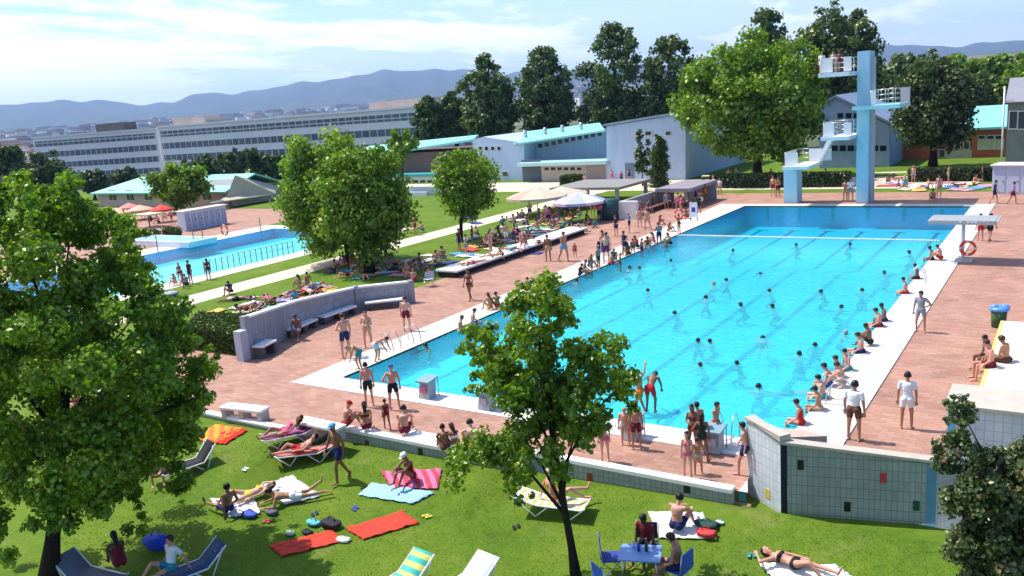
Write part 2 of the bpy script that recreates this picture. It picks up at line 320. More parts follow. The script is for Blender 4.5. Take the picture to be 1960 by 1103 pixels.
def build_pose(name, female=False, vox=.0125):
    sp, sp2, face, arms, legs = POSES[name]
    sp = sp.normalized(); sp2 = sp2.normalized(); X = V(1, 0, 0)
    f = 1 if female else 0
    mb = MB(); bones = []
    def limb(tag, a, b, ra, rb, side=None, add=True):
        if add: mb.add(*capsule(a, b, ra, rb, side))
        bones.append((tag, Vector(a), Vector(b)))
    P0 = V(0, 0, 0); W_ = P0+sp*.14; C_ = P0+sp*.34; N_ = C_+sp2*.17
    dep = X.cross(sp).normalized()*-1 if False else sp.cross(X).normalized()  # front-back axis
    limb('pelvis', P0-sp*.02, P0+sp*.07, (.155+.015*f, .105), (.14+.01*f, .095), X)
    limb('belly', W_-sp*.03, W_+sp*.05, (.128-.012*f, .092), (.132-.014*f, .092), X)
    limb('chest', C_-sp*.09, C_+sp*.03, (.145-.012*f, .105), (.165-.02*f, .105), X)
    limb('collar', C_+sp2*.085-X*.12, C_+sp2*.085+X*.12, (.058, .058), (.058, .058))
    front = -sp.cross(X).normalized()
    if front.dot(face) < 0 and name not in ('bend',): front = -front
    if name in ('bend',) and front.z > 0: front = -front
    if female:
        for s_ in (-1, 1): mb.add(*capsule(C_-sp*.03+X*s_*.075+front*.07, C_-sp*.035+X*s_*.075+front*.085, .052, .045))
    for s_ in (-1, 1): mb.add(*capsule(P0-sp*.03+X*s_*.075-front*.05, P0-sp*.06+X*s_*.08-front*.04, .085, .08))
    # neck + head
    hd = (sp2*.9+face.normalized()*.18 if abs(face.normalized().dot(sp2)) < .8 else sp2*.9+V(0, 0, .35)).normalized()
    fc = (face-hd*face.dot(hd)).normalized()
    limb('neck', N_-sp2*.05, N_+hd*.06, (.056, .058), (.05, .052))
    H0 = N_+hd*.135
    hs = hd.cross(fc).normalized()
    limb('head', H0-hd*.035+fc*.012, H0+hd*.045-fc*.006, (.062, .078), (.077, .094), hs)
    mb.add(*capsule(H0-hd*.085+fc*.045, H0-hd*.06+fc*.035, .042, .05))                      # jaw
    mb.add(*capsule(H0+hd*.005+fc*.088, H0-hd*.028+fc*.104, .012, .017))                    # nose
    for s_ in (-1, 1): mb.add(*capsule(H0-hd*.025+hs*s_*.077, H0+hd*.02+hs*s_*.082-fc*.008, .012, .015))
    sh = {}
    for s_, (ua, fa) in zip((-1, 1), arms):
        S = C_+sp2*.095+X*s_*(.178-.02*f); ua = ua.normalized(); fa = fa.normalized()
        k = 1-.1*f
        E_ = S+ua*.285; Wr = E_+fa*.245
        limb('uarm', S, E_, .053*k, .041*k); limb('farm', E_, Wr, .041*k, .026*k)
        hsd = fa.cross(V(0, 0, 1) if abs(fa.z) < .9 else V(0, 1, 0)).normalized()
        pn = fa.cross(hsd).normalized()
        palm = Wr+fa*.085
        limb('hand', Wr+fa*.01, palm, (.032, .019), (.043, .017), hsd)
        for q, (off, ln) in enumerate(((-.036, .068), (-.013, .082), (.011, .077), (.034, .060))):
            b0 = palm+hsd*off+fa*.005; fan = (fa+hsd*off*3.2+pn*.12).normalized(); b1 = b0+fan*ln*.5; b2 = b1+(fan+pn*.35).normalized()*ln*.5
            mb.add(*capsule(b0-fa*.02, b1, .0100, .0094, seg=8)); mb.add(*capsule(b1, b2, .0094, .0080, seg=8))
        t0 = Wr+fa*.035-hsd*.033; t1 = t0+(fa*.6-hsd*.75+pn*.2).normalized()*.038; t2 = t1+(fa*.95-hsd*.3+pn*.3).normalized()*.03
        mb.add(*capsule(t0, t1, .0125, .011, seg=8)); mb.add(*capsule(t1, t2, .011, .009, seg=8))
    low = []
    for s_, (ta, sa, fa) in zip((-1, 1), legs):
        Hp = P0+X*s_*.088-sp*.03; ta = ta.normalized(); sa = sa.normalized(); fa = fa.normalized()
        K = Hp+ta*.43; A = K+sa*.42
        limb('thigh', Hp, Hp+ta*.40, .088+.004*f, .056); bones[-1] = ('thigh', Hp, K)
        limb('shin', K, A, .053, .034)
        mb.add(*capsule(K+sa*.07-(ta+fa*.3).normalized()*.0, K+sa*.2, .05, .046))
        limb('foot', A+fa*-.03+sa*.035, A+fa*.16+sa*.045, (.036, .032), (.043, .02))
        low.append(A)
    me = remeshed(mb, vox)
    co_ = np.empty(len(me.vertices)*3, np.float32); me.vertices.foreach_get('co', co_); co_ = co_.reshape(-1, 3)
    no_ = np.empty(len(me.vertices)*3, np.float32); me.vertices.foreach_get('normal', no_); no_ = no_.reshape(-1, 3)
    fcs = np.array([p.vertices[:] if len(p.vertices) == 4 else tuple(p.vertices)+(p.vertices[-1],) for p in me.polygons], np.int32)
    best = np.full(len(co_), 1e9); tagi = np.zeros(len(co_), int); tpar = np.zeros(len(co_)); rad = {'pelvis': .13, 'belly': .11, 'chest': .12, 'collar': .06, 'neck': .05, 'head': .08, 'uarm': .045, 'farm': .035, 'hand': .03, 'thigh': .07, 'shin': .045, 'foot': .035}
    tags = [b[0] for b in bones]
    for i, (tg, a, b) in enumerate(bones):
        a_ = np.array(a); d = np.array(b)-a_; t = np.clip(((co_-a_)@d)/max(d@d, 1e-9), 0, 1)
        ds = np.linalg.norm(co_-(a_+t[:, None]*d), axis=1)-rad[tg]; k = ds < best; best[k] = ds[k]; tagi[k] = i; tpar[k] = t[k]
    tn = np.array(tags)[tagi]
    rel = co_-np.array(H0); hz_ = rel@np.array(hd); hf = rel@np.array(fc)
    fr = (co_-np.array(P0))@np.array(sp)
    cst = (co_-np.array(C_))@np.array(sp)
    def shell(sel, off, name_):
        fsel = fcs[sel[fcs].all(axis=1)]
        if not len(fsel): return None
        ids, inv = np.unique(fsel, return_inverse=True); inv = inv.reshape(fsel.shape)
        a = co_[ids]+no_[ids]*off; n = len(ids)
        # edge skirt: border vertices keep the body surface
        e = np.sort(np.concatenate([inv[:, [0, 1]], inv[:, [1, 2]], inv[:, [2, 3]], inv[:, [3, 0]]]), axis=1)
        e = e[e[:, 0] != e[:, 1]]; ue, ct = np.unique(e, axis=0, return_counts=True); bd = ue[ct == 1]
        vv = np.concatenate([a, co_[ids]-no_[ids]*.004]); q = np.stack([bd[:, 0], bd[:, 1], bd[:, 1]+n, bd[:, 0]+n], 1)
        ff = np.concatenate([inv, q])
        return [vv, ff]
    def tomesh(d, name_): return mesh_np(name_, d[0], d[1], (), None, True) if d is not None else None
    out = {}
    # eyes and mouth as darker skin patches on the face
    mi = np.zeros(len(fcs), np.int32); cen = co_[fcs[:, 0]]
    for s_ in (-1, 1):
        ey = np.array(H0+hd*.012+fc*.085+hs*s_*.031); mi[np.linalg.norm(cen-ey, axis=1) < .014] = 1
    mo = np.array(H0-hd*.055+fc*.085); mi[np.linalg.norm((cen-mo)*np.array([1, 1, 1]), axis=1) < .017] = 2
    me.materials.clear()
    for _ in range(3): me.materials.append(None)
    me.polygons.foreach_set('material_index', mi); me.update()
    out['body'] = me
    leg_t = np.where(tn == 'thigh', tpar, 9)
    pel = (tn == 'pelvis') | ((tn == 'belly') & (fr < .12))
    out['trunks'] = tomesh(shell((pel & (fr < .085)) | (leg_t < .58), .011, ''), 'swim_trunks')
    out['briefs'] = tomesh(shell((pel & (fr < .045)) | (leg_t < .16), .006, ''), 'swim_briefs')
    out['top'] = tomesh(shell(((tn == 'chest') | (tn == 'collar')) & (cst > -.09) & (cst < .015), .006, ''), 'bikini_top')
    out['suit'] = tomesh(shell((pel) | (tn == 'belly') | ((tn == 'chest') & (cst < .06)) | (leg_t < .14), .006, ''), 'swimsuit')
    out['shirt'] = tomesh(shell((pel & (fr > -.02)) | (tn == 'belly') | (tn == 'chest') | (tn == 'collar') | ((tn == 'uarm') & (tpar < .62)), .010, ''), 'shirt')
    hairsel = (tn == 'head') & ~((hf > .045) & (hz_ < .062)) & ~((hz_ < -.045)) & ~((hf > .0) & (hz_ < .01))
    out['hair'] = tomesh(shell(hairsel, .014, ''), 'hair')
    lh = MB(); hb = H0-fc*.04
    down = V(0, 0, -1) if abs(sp.z) > .5 else (-hd*.5+V(0, 0, -.8)).normalized()
    if abs(sp.z) <= .5: e1 = hb-fc*.05-hd*.02; e2 = e1+hd*.08+V(0, 0, -.02)
    else: e1 = hb-hd*.05-fc*.035; e2 = e1-sp2*.19-front*.05
    lh.add(*capsule(hb+hd*.05, e1, .088, .075)); lh.add(*capsule(e1, e2, (.075, .045), (.055, .03), X)); lh.add(*capsule(H0+hd*.06-fc*.01, H0+hd*.055-fc*.03, .082, .085))
    out['longhair'] = remeshed(lh, .014, 3)
    cap = MB(); cap.ell(H0+hd*.055, (.098, .112, .075), 14, 8, 0, Matrix((hs, fc, hd)).transposed())
    cap.add(*capsule(H0+hd*.06+fc*.08, H0+hd*.045+fc*.15, (.07, .012), (.055, .01), hs)); out['cap'] = cap.mesh('cap', [])
    lowz = min(co_[:, 2]); out['low'] = lowz; out['top_z'] = float((H0+hd*.13).z if hd.z > .5 else co_[:, 2].max()); out['h0'] = H0.copy()
    return out
_pc = {}
def pose(name, female): 
    k = (name, female)
    if k not in _pc: _pc[k] = build_pose(name, female)
    return _pc[k]
SK = {'pale': (.62, .36, .26), 'tan': (.42, .20, .11), 'brown': (.24, .105, .055), 'pink': (.60, .28, .20), 'dark': (.12, .055, .03)}
HR = {'black': (.010, .008, .008), 'brown': (.045, .02, .01), 'blond': (.35, .22, .09), 'grey': (.28, .27, .26)}
CL = {'black': (.012, .012, .015), 'navy': (.012, .02, .10), 'blue': (.03, .12, .45), 'red': (.45, .02, .02), 'maroon': (.16, .012, .02), 'white': (.75, .75, .76), 'green': (.03, .12, .05), 'darkgreen': (.012, .035, .02),
      'pink': (.65, .10, .25), 'orange': (.65, .20, .03), 'yellow': (.65, .50, .05), 'grey': (.25, .25, .27), 'lilac': (.40, .30, .55), 'beige': (.45, .33, .22), 'teal': (.03, .25, .28), 'brown': (.12, .05, .03), 'purple': (.12, .03, .14), 'skyblue': (.12, .35, .62)}
skm = {k: M(v_, .5, .06, 5, .35) for k, v_ in SK.items()}
skd = {k: M(tuple(x*.25 for x in v_), .5, .1, 5) for k, v_ in SK.items()}; skl = {k: M((v_[0]*.75, v_[1]*.45, v_[2]*.45), .5, .1, 5) for k, v_ in SK.items()}
hrm = {k: M(v_, .5, .25, 30) for k, v_ in HR.items()}; clm = {k: M(v_, .85, .14, 14) for k, v_ in CL.items()}
def put(name, me, mt, parent):
    o = nm(name, me, parent)
    if not len(me.materials): me.materials.append(None)
    for i, x in enumerate(mt):
        if i < len(o.material_slots): o.material_slots[i].link = 'OBJECT'; o.material_slots[i].material = x
    return o
def person(px, py, ps, face, label, skin='tan', hair='black', clothes=('trunks:navy',), z=0.0, head=None, female=None, group=None, scale=None, long_=None, at=None, tilt=0, lawn=False, seat=0.0, cap=None, rzw=None):
    """px,py = pixel where the figure touches what carries it; face = heading, 0 looks at the camera, clockwise seen from above"""
    if female is None: female = any(c.split(':')[0] in ('bikini', 'suit') for c in clothes)
    d = pose(ps, female)
    g = Vector(at) if at is not None else (PL(px, py) if lawn else P(px, py, z))
    if lawn: z = g.z
    s = scale or 1.0
    if head is not None:
        s = max(.55, min(1.16, (ZAT(g, head)-g.z)/(d['top_z']-d['low']+.03)))
    toc = math.atan2(CAM.y-g.y, CAM.x-g.x)       # direction to the camera
    rz = toc-math.pi/2-R(face) if rzw is None else rzw
    t = bpy.data.objects.new('person', None); col.objects.link(t); t.empty_display_size = .2
    lift = {'swim': .10, 'tread': 0}.get(ps)
    if ps == 'tread': zz = z-(d['h0'].z-.07)*s                   # chin at the surface
    elif ps == 'swim': zz = z-.17*s
    elif ps == 'sitedge': zz = g.z+seat+.098*s
    else: zz = g.z+seat-d['low']*s
    t.location = (g.x, g.y, zz); t.rotation_euler = (0, 0, rz); wx = random.uniform(.93, 1.13); t.scale = (s*wx, s*wx, s)
    setp(t, label, 'person', group)
    put('body', d['body'], (skm[skin], skd[skin], skl[skin]), t)
    for c in clothes:
        k, cc = c.split(':')
        if k == 'bikini': put('swim_briefs', d['briefs'], (clm[cc],), t); put('bikini_top', d['top'], (clm[cc],), t)
        elif k == 'suit': put('swimsuit', d['suit'], (clm[cc],), t)
        elif k == 'trunks': put('swim_trunks', d['trunks'], (clm[cc],), t)
        elif k == 'briefs': put('swim_briefs', d['briefs'], (clm[cc],), t)
        elif k == 'shirt': put('shirt', d['shirt'], (clm[cc],), t)
    if long_ is None: long_ = female
    if cap: put('cap', d['cap'], (clm[cap],), t)
    if not (cap and not long_): put('hair', d['longhair'] if long_ else d['hair'], (hrm[hair],), t)
    return t
# ---------------------------------------------------------------- setting materials
def grassmat(name, dark, light, dry, sc_=1.0):
    mt, t, b = newmat(name)
    n1 = nnoise(t, .35*sc_, 5, .6); n2 = nnoise(t, 3.2*sc_, 6, .7); n3 = nnoise(t, 26*sc_, 3, .7)
    s_ = mth('ADD', mth('MULTIPLY', n1, .42, tree=t), mth('ADD', mth('MULTIPLY', n2, .33, tree=t), mth('MULTIPLY', n3, .25, tree=t), tree=t), tree=t)
    t.links.new(ramp(t, s_, [(.36, dark), (.5, light), (.66, dry)]), b.inputs['Base Color'])
    for l_ in list(b.inputs['Base Color'].links): src = l_.from_socket
    dm = t.nodes.new('ShaderNodeMapRange'); t.links.new(nnoise(t, .62*sc_, 9, .72), dm.inputs['Value']); dm.inputs['From Min'].default_value = .54; dm.inputs['From Max'].default_value = .72; dm.inputs['To Max'].default_value = .55
    t.links.new(mix(t, dm.outputs[0], src, (.26, .235, .085)), b.inputs['Base Color'])
    b.inputs['Roughness'].default_value = .9; b.inputs['Specular IOR Level'].default_value = .1
    bump(t, b, n3, .6, .04); return mt
grassm = grassmat('lawn_grass', (.058, .118, .012), (.104, .178, .015), (.170, .220, .026))
brickm = tilemat('brick_paving', (.365, .180, .125), (.445, .245, .180), (.28, .18, .13), .42, .21, .012, .8, offset=.5, noise=.24, nscale=.5, wet=.13)
copem = tilemat('coping_tile', (.62, .555, .48), (.68, .62, .54), (.46, .40, .34), .5, .25, .012, .6, noise=.10, nscale=.8)
gutm = tilemat('gutter_grate', (.60, .64, .70), (.70, .73, .77), (.34, .38, .45), .06, .4, .012, .5, offset=0, noise=.1)
poolm = tilemat('pool_tile', (.62, .80, .82), (.70, .85, .87), (.50, .68, .72), .25, .25, .012, .35, offset=0, noise=.07, nscale=1.6, bmp=.05)
poolwm = tilemat('pool_wall_tile', (.06, .42, .95), (.10, .48, .97), (.05, .30, .8), .25, .25, .012, .35, axis='wall', offset=0, noise=.08)
pathm = M((.60, .50, .38), .85, .12, .8)

def sheet(name, rects, holes, z, mt, kind='structure', sub=0):
    mb = MB()
    for (x0, x1, y0, y1) in rects:
        xs = sorted({x0, x1, *[h[i] for h in holes for i in (0, 1) if x0 < h[i] < x1]}); ys = sorted({y0, y1, *[h[i] for h in holes for i in (2, 3) if y0 < h[i] < y1]})
        for a, b in zip(xs, xs[1:]):
            for c, d in zip(ys, ys[1:]):
                cx_, cy_ = (a+b)/2, (c+d)/2
                if any(h[0] < cx_ < h[1] and h[2] < cy_ < h[3] for h in holes): continue
                mb.add([(a, c, z), (b, c, z), (b, d, z), (a, d, z)], [(0, 1, 2, 3)])
    o = mb.build(name, mt); o['kind'] = kind; return o
POOL = (0, 17.5, 0, 50.0); P2 = (-41.5, -27.3, 3.0, 33.5)
NE = 59.0
sheet('deck', [(-8.2, 3.3, -4.97, NE), (3.3, 11.0, -4.15, NE), (11.0, 17.3, -3.4, NE), (17.3, 36, -1.75, NE), (-13.5, -8.2, -4.97, .9), (-10.5, -8.2, 36.6, NE)], [POOL], 0, brickm)
sheet('lawn', [(-135, -8.2, -4.97, NE), (-135, 60, NE, 108), (36, 60, -2.5, NE)], [(-13.5, -8.2, -4.97, .9), (-10.5, -8.2, 36.6, NE), (P2[0]-3.2, P2[1]+2.0, P2[2]-2, P2[3]+2)], -.02, grassm)
sheet('pool_terrace', [(P2[0]-3.2, P2[1]+2.0, P2[2]-2, P2[3]+2)], [P2], -.012, copem)
sheet('terrace', [(-75, P2[0]-3.2, 6, 47)], [], -.012, brickm)
sheet('path', [(-21.9, -19.3, -4.97, 66)], [], -.010, pathm)
sheet('forecourt', [(-64, 16, 62, 72.3)], [], -.008, pathm)

# foreground lawn with its slope
xs = np.arange(-40, 62.01, .5); ys = np.arange(-42, -2.0, .25)
vs = []; nx, ny = len(xs), len(ys)
for y in ys:
    for x in xs:
        wy = -4.97 if x < 3.3 else (-4.15 if x < 11 else -3.4)
        z = LZ(x, y)
        if y > wy+.05: z -= .25
        vs.append((x, y, z))
fs = [(j*nx+i, j*nx+i+1, (j+1)*nx+i+1, (j+1)*nx+i) for j in range(ny-1) for i in range(nx-1)]
o = nm('lawn', mesh_np('lawn', vs, fs, (grassm,), None, True)); o['kind'] = 'structure'

# pool basin
def basin(name, r, prof, mt, wmt):
    mb = MB(); x0, x1, y0, y1 = r
    for (ya, za), (yb, zb) in zip(prof, prof[1:]):
        mb.add([(x0, ya, za), (x1, ya, za), (x1, yb, zb), (x0, yb, zb)], [(0, 1, 2, 3)], 0)
        mb.add([(x0, ya, za), (x0, yb, zb), (x0, yb, 0), (x0, ya, 0)], [(0, 1, 2, 3)], 1)
        mb.add([(x1, ya, za), (x1, yb, zb), (x1, yb, 0), (x1, ya, 0)], [(3, 2, 1, 0)], 1)
    mb.add([(x0, y0, prof[0][1]), (x1, y0, prof[0][1]), (x1, y0, 0), (x0, y0, 0)], [(3, 2, 1, 0)], 1)
    mb.add([(x0, y1, prof[-1][1]), (x1, y1, prof[-1][1]), (x1, y1, 0), (x0, y1, 0)], [(0, 1, 2, 3)], 1)
    o = mb.build(name, [mt, wmt]); o['kind'] = 'structure'; return o
DPT = [(0, -.95), (28.5, -1.0), (33.0, -1.8), (50, -1.8)]
basin('pool_basin', POOL, DPT, poolm, poolwm)
def wavelane(name, pts, wd):      # tiled floor line
    mb = MB()
    for (y0, z0), (y1, z1) in zip(pts, pts[1:]):
        n = max(1, int((y1-y0)/.5))
        for i in range(n):
            a = y0+(y1-y0)*i/n; b = y0+(y1-y0)*(i+1)/n; za = z0+(z1-z0)*i/n; zb = z0+(z1-z0)*(i+1)/n
            mb.add([(wd[0], a, za+.006), (wd[1], a, za+.006), (wd[1], b, zb+.006), (wd[0], b, zb+.006)], [(0, 1, 2, 3)])
    return mb
lanem = tilemat('lane_tile', (.004, .05, .16), (.01, .10, .24), (.05, .26, .42), .25, .25, .02, .4, offset=0, noise=.5, nscale=3)
lm = MB()
for k in range(6):
    x = 2.0+2.7*k; a = wavelane('x', [(2.0, -.955)]+DPT[1:3]+[(48.2, -1.8)], (x-.13, x+.13)); lm.add(a.v, a.f)
    lm.box(x-.5, x+.5, 48.0, 48.25, -1.79, -1.788); lm.box(x-.13, x+.13, 49.985, 49.993, -1.2, -.15)
    lm.box(x-.5, x+.5, 1.9, 2.0, -.94, -.938)
o = lm.build('lane_markings', lanem); o['kind'] = 'structure'

# water: a body that tints what lies under it, with a rippled reflecting surface
def watermat(name, dens, colr, refl=1.0, edge=None):
    mt = bpy.data.materials.new(name); mt.use_nodes = True; t = mt.node_tree; t.nodes.remove(t.nodes['Principled BSDF'])
    out = t.nodes['Material Output']; tr = t.nodes.new('ShaderNodeBsdfTransparent'); gl = t.nodes.new('ShaderNodeBsdfGlossy'); gl.inputs['Roughness'].default_value = .06
    df = t.nodes.new('ShaderNodeBsdfDiffuse'); df.inputs['Color'].default_value = (.05, .64, .80, 1)
    fr = t.nodes.new('ShaderNodeFresnel'); fr.inputs['IOR'].default_value = 1.33
    n1 = nnoise(t, 2.2, 5, .62, stretch=(1, 1.5, 1)); n2 = nnoise(t, 11.0, 4, .7)
    h = mth('ADD', n1, mth('MULTIPLY', n2, .35, tree=t), tree=t)
    bn = t.nodes.new('ShaderNodeBump'); bn.inputs['Strength'].default_value = .55; bn.inputs['Distance'].default_value = .10; t.links.new(h, bn.inputs['Height'])
    for x in (gl, fr): t.links.new(bn.outputs[0], x.inputs['Normal'])
    m0 = t.nodes.new('ShaderNodeMixShader')
    # churned, bubbly patches scatter some light; the finer noise paints in ripple sparkle
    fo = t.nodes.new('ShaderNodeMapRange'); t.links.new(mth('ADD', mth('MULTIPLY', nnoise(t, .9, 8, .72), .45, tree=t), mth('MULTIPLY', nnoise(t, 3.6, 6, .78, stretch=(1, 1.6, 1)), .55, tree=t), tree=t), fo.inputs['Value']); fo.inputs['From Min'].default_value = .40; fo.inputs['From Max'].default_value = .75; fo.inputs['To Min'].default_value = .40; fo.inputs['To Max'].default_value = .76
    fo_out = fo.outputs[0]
    if edge:      # scatter faded on the west side and far end to paint their shaded bands
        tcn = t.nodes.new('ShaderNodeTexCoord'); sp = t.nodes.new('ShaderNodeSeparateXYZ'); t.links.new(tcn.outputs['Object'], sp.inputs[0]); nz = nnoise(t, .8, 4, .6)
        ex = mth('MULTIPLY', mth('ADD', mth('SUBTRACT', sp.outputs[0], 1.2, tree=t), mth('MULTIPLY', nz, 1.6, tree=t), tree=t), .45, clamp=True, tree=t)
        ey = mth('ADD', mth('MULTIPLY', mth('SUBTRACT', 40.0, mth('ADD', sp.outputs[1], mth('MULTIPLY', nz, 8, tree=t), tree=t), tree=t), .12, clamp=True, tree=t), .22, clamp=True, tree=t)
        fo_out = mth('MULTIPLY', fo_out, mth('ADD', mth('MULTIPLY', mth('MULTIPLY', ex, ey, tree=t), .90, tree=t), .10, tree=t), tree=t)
    t.links.new(fo_out, m0.inputs[0]); t.links.new(tr.outputs[0], m0.inputs[1]); t.links.new(df.outputs[0], m0.inputs[2])
    mxs = t.nodes.new('ShaderNodeMixShader'); t.links.new(mth('MULTIPLY', fr.outputs[0], refl, tree=t), mxs.inputs[0]); t.links.new(m0.outputs[0], mxs.inputs[1]); t.links.new(gl.outputs[0], mxs.inputs[2])
    t.links.new(mxs.outputs[0], out.inputs['Surface'])
    va = t.nodes.new('ShaderNodeVolumeAbsorption'); va.inputs['Color'].default_value = (*colr, 1); va.inputs['Density'].default_value = dens
    t.links.new(va.outputs[0], out.inputs['Volume']); return mt
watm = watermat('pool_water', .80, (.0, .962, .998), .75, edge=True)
def water(name, r, prof, top, mt):
    x0, x1, y0, y1 = r; e = .004
    pr = [(y0+e, prof[0][1]-.1)]+[(y, z-.1) for y, z in prof[1:-1]]+[(y1-e, prof[-1][1]-.1)]
    mb = MB(); n = len(pr)
    mb.add([(x0+e, y, z) for y, z in pr]+[(x1-e, y, z) for y, z in pr]+[(x0+e, pr[-1][0], top), (x0+e, pr[0][0], top), (x1-e, pr[-1][0], top), (x1-e, pr[0][0], top)],
           [(i, i+1, n+i+1, n+i) for i in range(n-1)]+[tuple(range(n))[::-1]+(2*n+1, 2*n), tuple(range(n, 2*n))+(2*n+2, 2*n+3), (0, n, 2*n+3, 2*n+1), (n-1, 2*n, 2*n+2, 2*n-1), (2*n+1, 2*n+3, 2*n+2, 2*n)])
    bm = bmesh.new(); me = mb.mesh(name, mt); bm.from_mesh(me); bmesh.ops.recalc_face_normals(bm, faces=bm.faces); bm.to_mesh(me); bm.free()
    o = nm(name, me); o['kind'] = 'structure'; return o
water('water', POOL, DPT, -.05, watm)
D2 = [(P2[2], -.95), (P2[3], -.95)]
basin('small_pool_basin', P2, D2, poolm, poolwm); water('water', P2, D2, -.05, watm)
mb = MB(); mb.box(P2[1]-8.2, P2[1]-.01, P2[2]+.01, P2[3]-.01, -.94, -.30, 0); o = mb.build('shallow_ledge', M((.85, .88, .86), .5, .05, 2)); o['kind'] = 'structure'

# coping
mb = MB(); c = .02
def strip(mb, a, b, c_, d, z, mi=0): mb.add([(a[0], a[1], z), (b[0], b[1], z), (c_[0], c_[1], z), (d[0], d[1], z)], [(0, 1, 2, 3)], mi)
def edgebox(x0, x1, y0, y1, z0=-.12, z1=.02, mi=0): mb.box(x0, x1, y0, y1, z0, z1, mi)
mb.prism([(-1.6, -1.2), (0, -1.2), (0, 50), (0, 51.3), (-2.6, 51.3)], -.10, .02)
mb.prism([(0, -1.2), (17.5, -1.2), (17.5, 0), (0, 0)], -.10, .02)
mb.prism([(17.5, -1.2), (18.96, -1.2), (18.96, 51.3), (17.5, 51.3)], -.10, .02)
mb.prism([(0, 50), (17.5, 50), (17.5, 51.3), (0, 51.3)], -.10, .02)
o = mb.build('coping', copem); o['kind'] = 'structure'
mb = MB()
strip(mb, (-.95, -.62), (18.15, -.62), (18.15, -.28), (-.6, -.28), .026); strip(mb, (18.15, -.62), (18.65, -.62), (18.65, 51), (18.15, 51), .026)
o = mb.build('gutter', gutm); o['kind'] = 'structure'
mb = MB()
mb.prism([(-1.66, -1.28), (19.02, -1.28), (19.02, -1.08), (-1.5, -1.08)], -.05, .05); mb.prism([(18.86, -1.08), (19.02, -1.08), (19.02, 51.3), (18.86, 51.3)], -.05, .05)
o = mb.build('kerb', M((.80, .77, .72), .6, .08, 2)); o['kind'] = 'structure'

# ---------------------------------------------------------------- terrain, city, mountains
RIDGE = [(-700, 232), (0, 207), (60, 196), (120, 192), (200, 196), (260, 200), (330, 196), (370, 183), (450, 178), (520, 170), (600, 156), (660, 150), (740, 137), (800, 134), (880, 136), (960, 142), (1110, 134), (1300, 120), (1500, 105), (1690, 88), (1800, 88), (1900, 84), (1960, 77), (2500, 62)]
def hory(px):
    d0 = ray(px, 0); d1 = ray(px, 500); return 500*d0.z/(d0.z-d1.z)
def az_el(px, py): d = ray(px, py); return math.atan2(d.x, d.y), math.atan2(d.z, math.hypot(d.x, d.y))
rz_ = [az_el(*p) for p in RIDGE]; ra_ = [a for a, e in rz_]; re_ = [e for a, e in rz_]
def elev(az): return float(np.interp(az, ra_, re_))
azL, azM, azR = az_el(0, 270)[0], az_el(900, 205)[0], az_el(1660, 150)[0]
def sm(t): t = max(0., min(1., t)); return t*t*(3-2*t)
def tz(d, az):
    # valley on the west side, a wooded rise on the north-east side
    base = -.6-7.6*sm((d-150)/60)
    east = sm((az-azM)/.12); base = base*(1-east)-.6*east
    hill = sm((az-(azR-.10))/.10)*sm((d-125)/150)*(1-sm((d-700)/900))
    base += hill*5+sm((d-230)/400)*(1-sm((d-900)/900))*sm((az-(azR-.10))/.10)*14
    base += 62*sm((d-1300)/3600)*1.0
    if d > 4600:
        e = elev(az); t = sm((d-4600)/4400); top = CAM.z+9000*math.tan(e)
        n = math.sin(az*41+d*.0011)*.5+math.sin(az*97-d*.0023)*.3+math.sin(az*23+1)*.2; top += (math.sin(az*130)*.5+math.sin(az*211+2)*.35+math.sin(az*67)*.6)*16
        zz = base*(1-t)+top*t
        if d < 8999: zz -= (1-t)*t*(60+190*abs(n))*1.5
        else: zz = top-(d-9000)*.15
        base = zz
    return base
ds = [96, 110, 125, 140, 150, 165, 180, 195, 210, 240, 280, 330, 400, 480, 600, 760, 950, 1200, 1500, 1900, 2400, 2900, 3500, 4100, 4600, 4900, 5200, 5600, 6000, 6400, 6800, 7200, 7600, 8000, 8400, 8700, 9000, 9500, 11500]
azs = list(np.linspace(-math.pi, azL-.1, 40))+list(np.linspace(azL-.1, .45, 300))[1:]+list(np.linspace(.45, math.pi, 60))[1:]
vs = []; nd = len(ds); na = len(azs)
for az in azs:
    for d in ds: vs.append((CAM.x+math.sin(az)*d, CAM.y+math.cos(az)*d, tz(d, az)))
fs = [(i*nd+j, (i+1)*nd+j, (i+1)*nd+j+1, i*nd+j+1) for i in range(na-1) for j in range(nd-1)]
mt, t, b = newmat('countryside')
n1 = nnoise(t, .0016, 6, .6); n2 = nnoise(t, .012, 5, .7)
s_ = mth('ADD', mth('MULTIPLY', n1, .5, tree=t), mth('MULTIPLY', n2, .5, tree=t), tree=t)
t.links.new(ramp(t, s_, [(.38, (.028, .05, .018)), (.48, (.06, .08, .03)), (.56, (.16, .15, .10)), (.68, (.10, .12, .05))]), b.inputs['Base Color']); b.inputs['Roughness'].default_value = .95
mt2, t, b = newmat('mountain_forest'); t.links.new(ramp(t, nnoise(t, .004, 6, .7), [(.35, (.016, .030, .022)), (.7, (.05, .07, .04))]), b.inputs['Base Color']); b.inputs['Roughness'].default_value = 1
o = nm('terrain', mesh_np('terrain', vs, fs, (mt, mt2), [1 if ds[k % (nd-1)] >= 4600 else 0 for k in range(len(fs))], True)); o['kind'] = 'structure'
mb = MB()
cm = [M((.80, .78, .75), .8, .1, .02), M((.50, .42, .34), .8, .1, .02), M((.35, .17, .11), .8, .1, .02), M((.25, .26, .28), .8, .1, .02), M((.75, .74, .72), .8, .1, .02)]
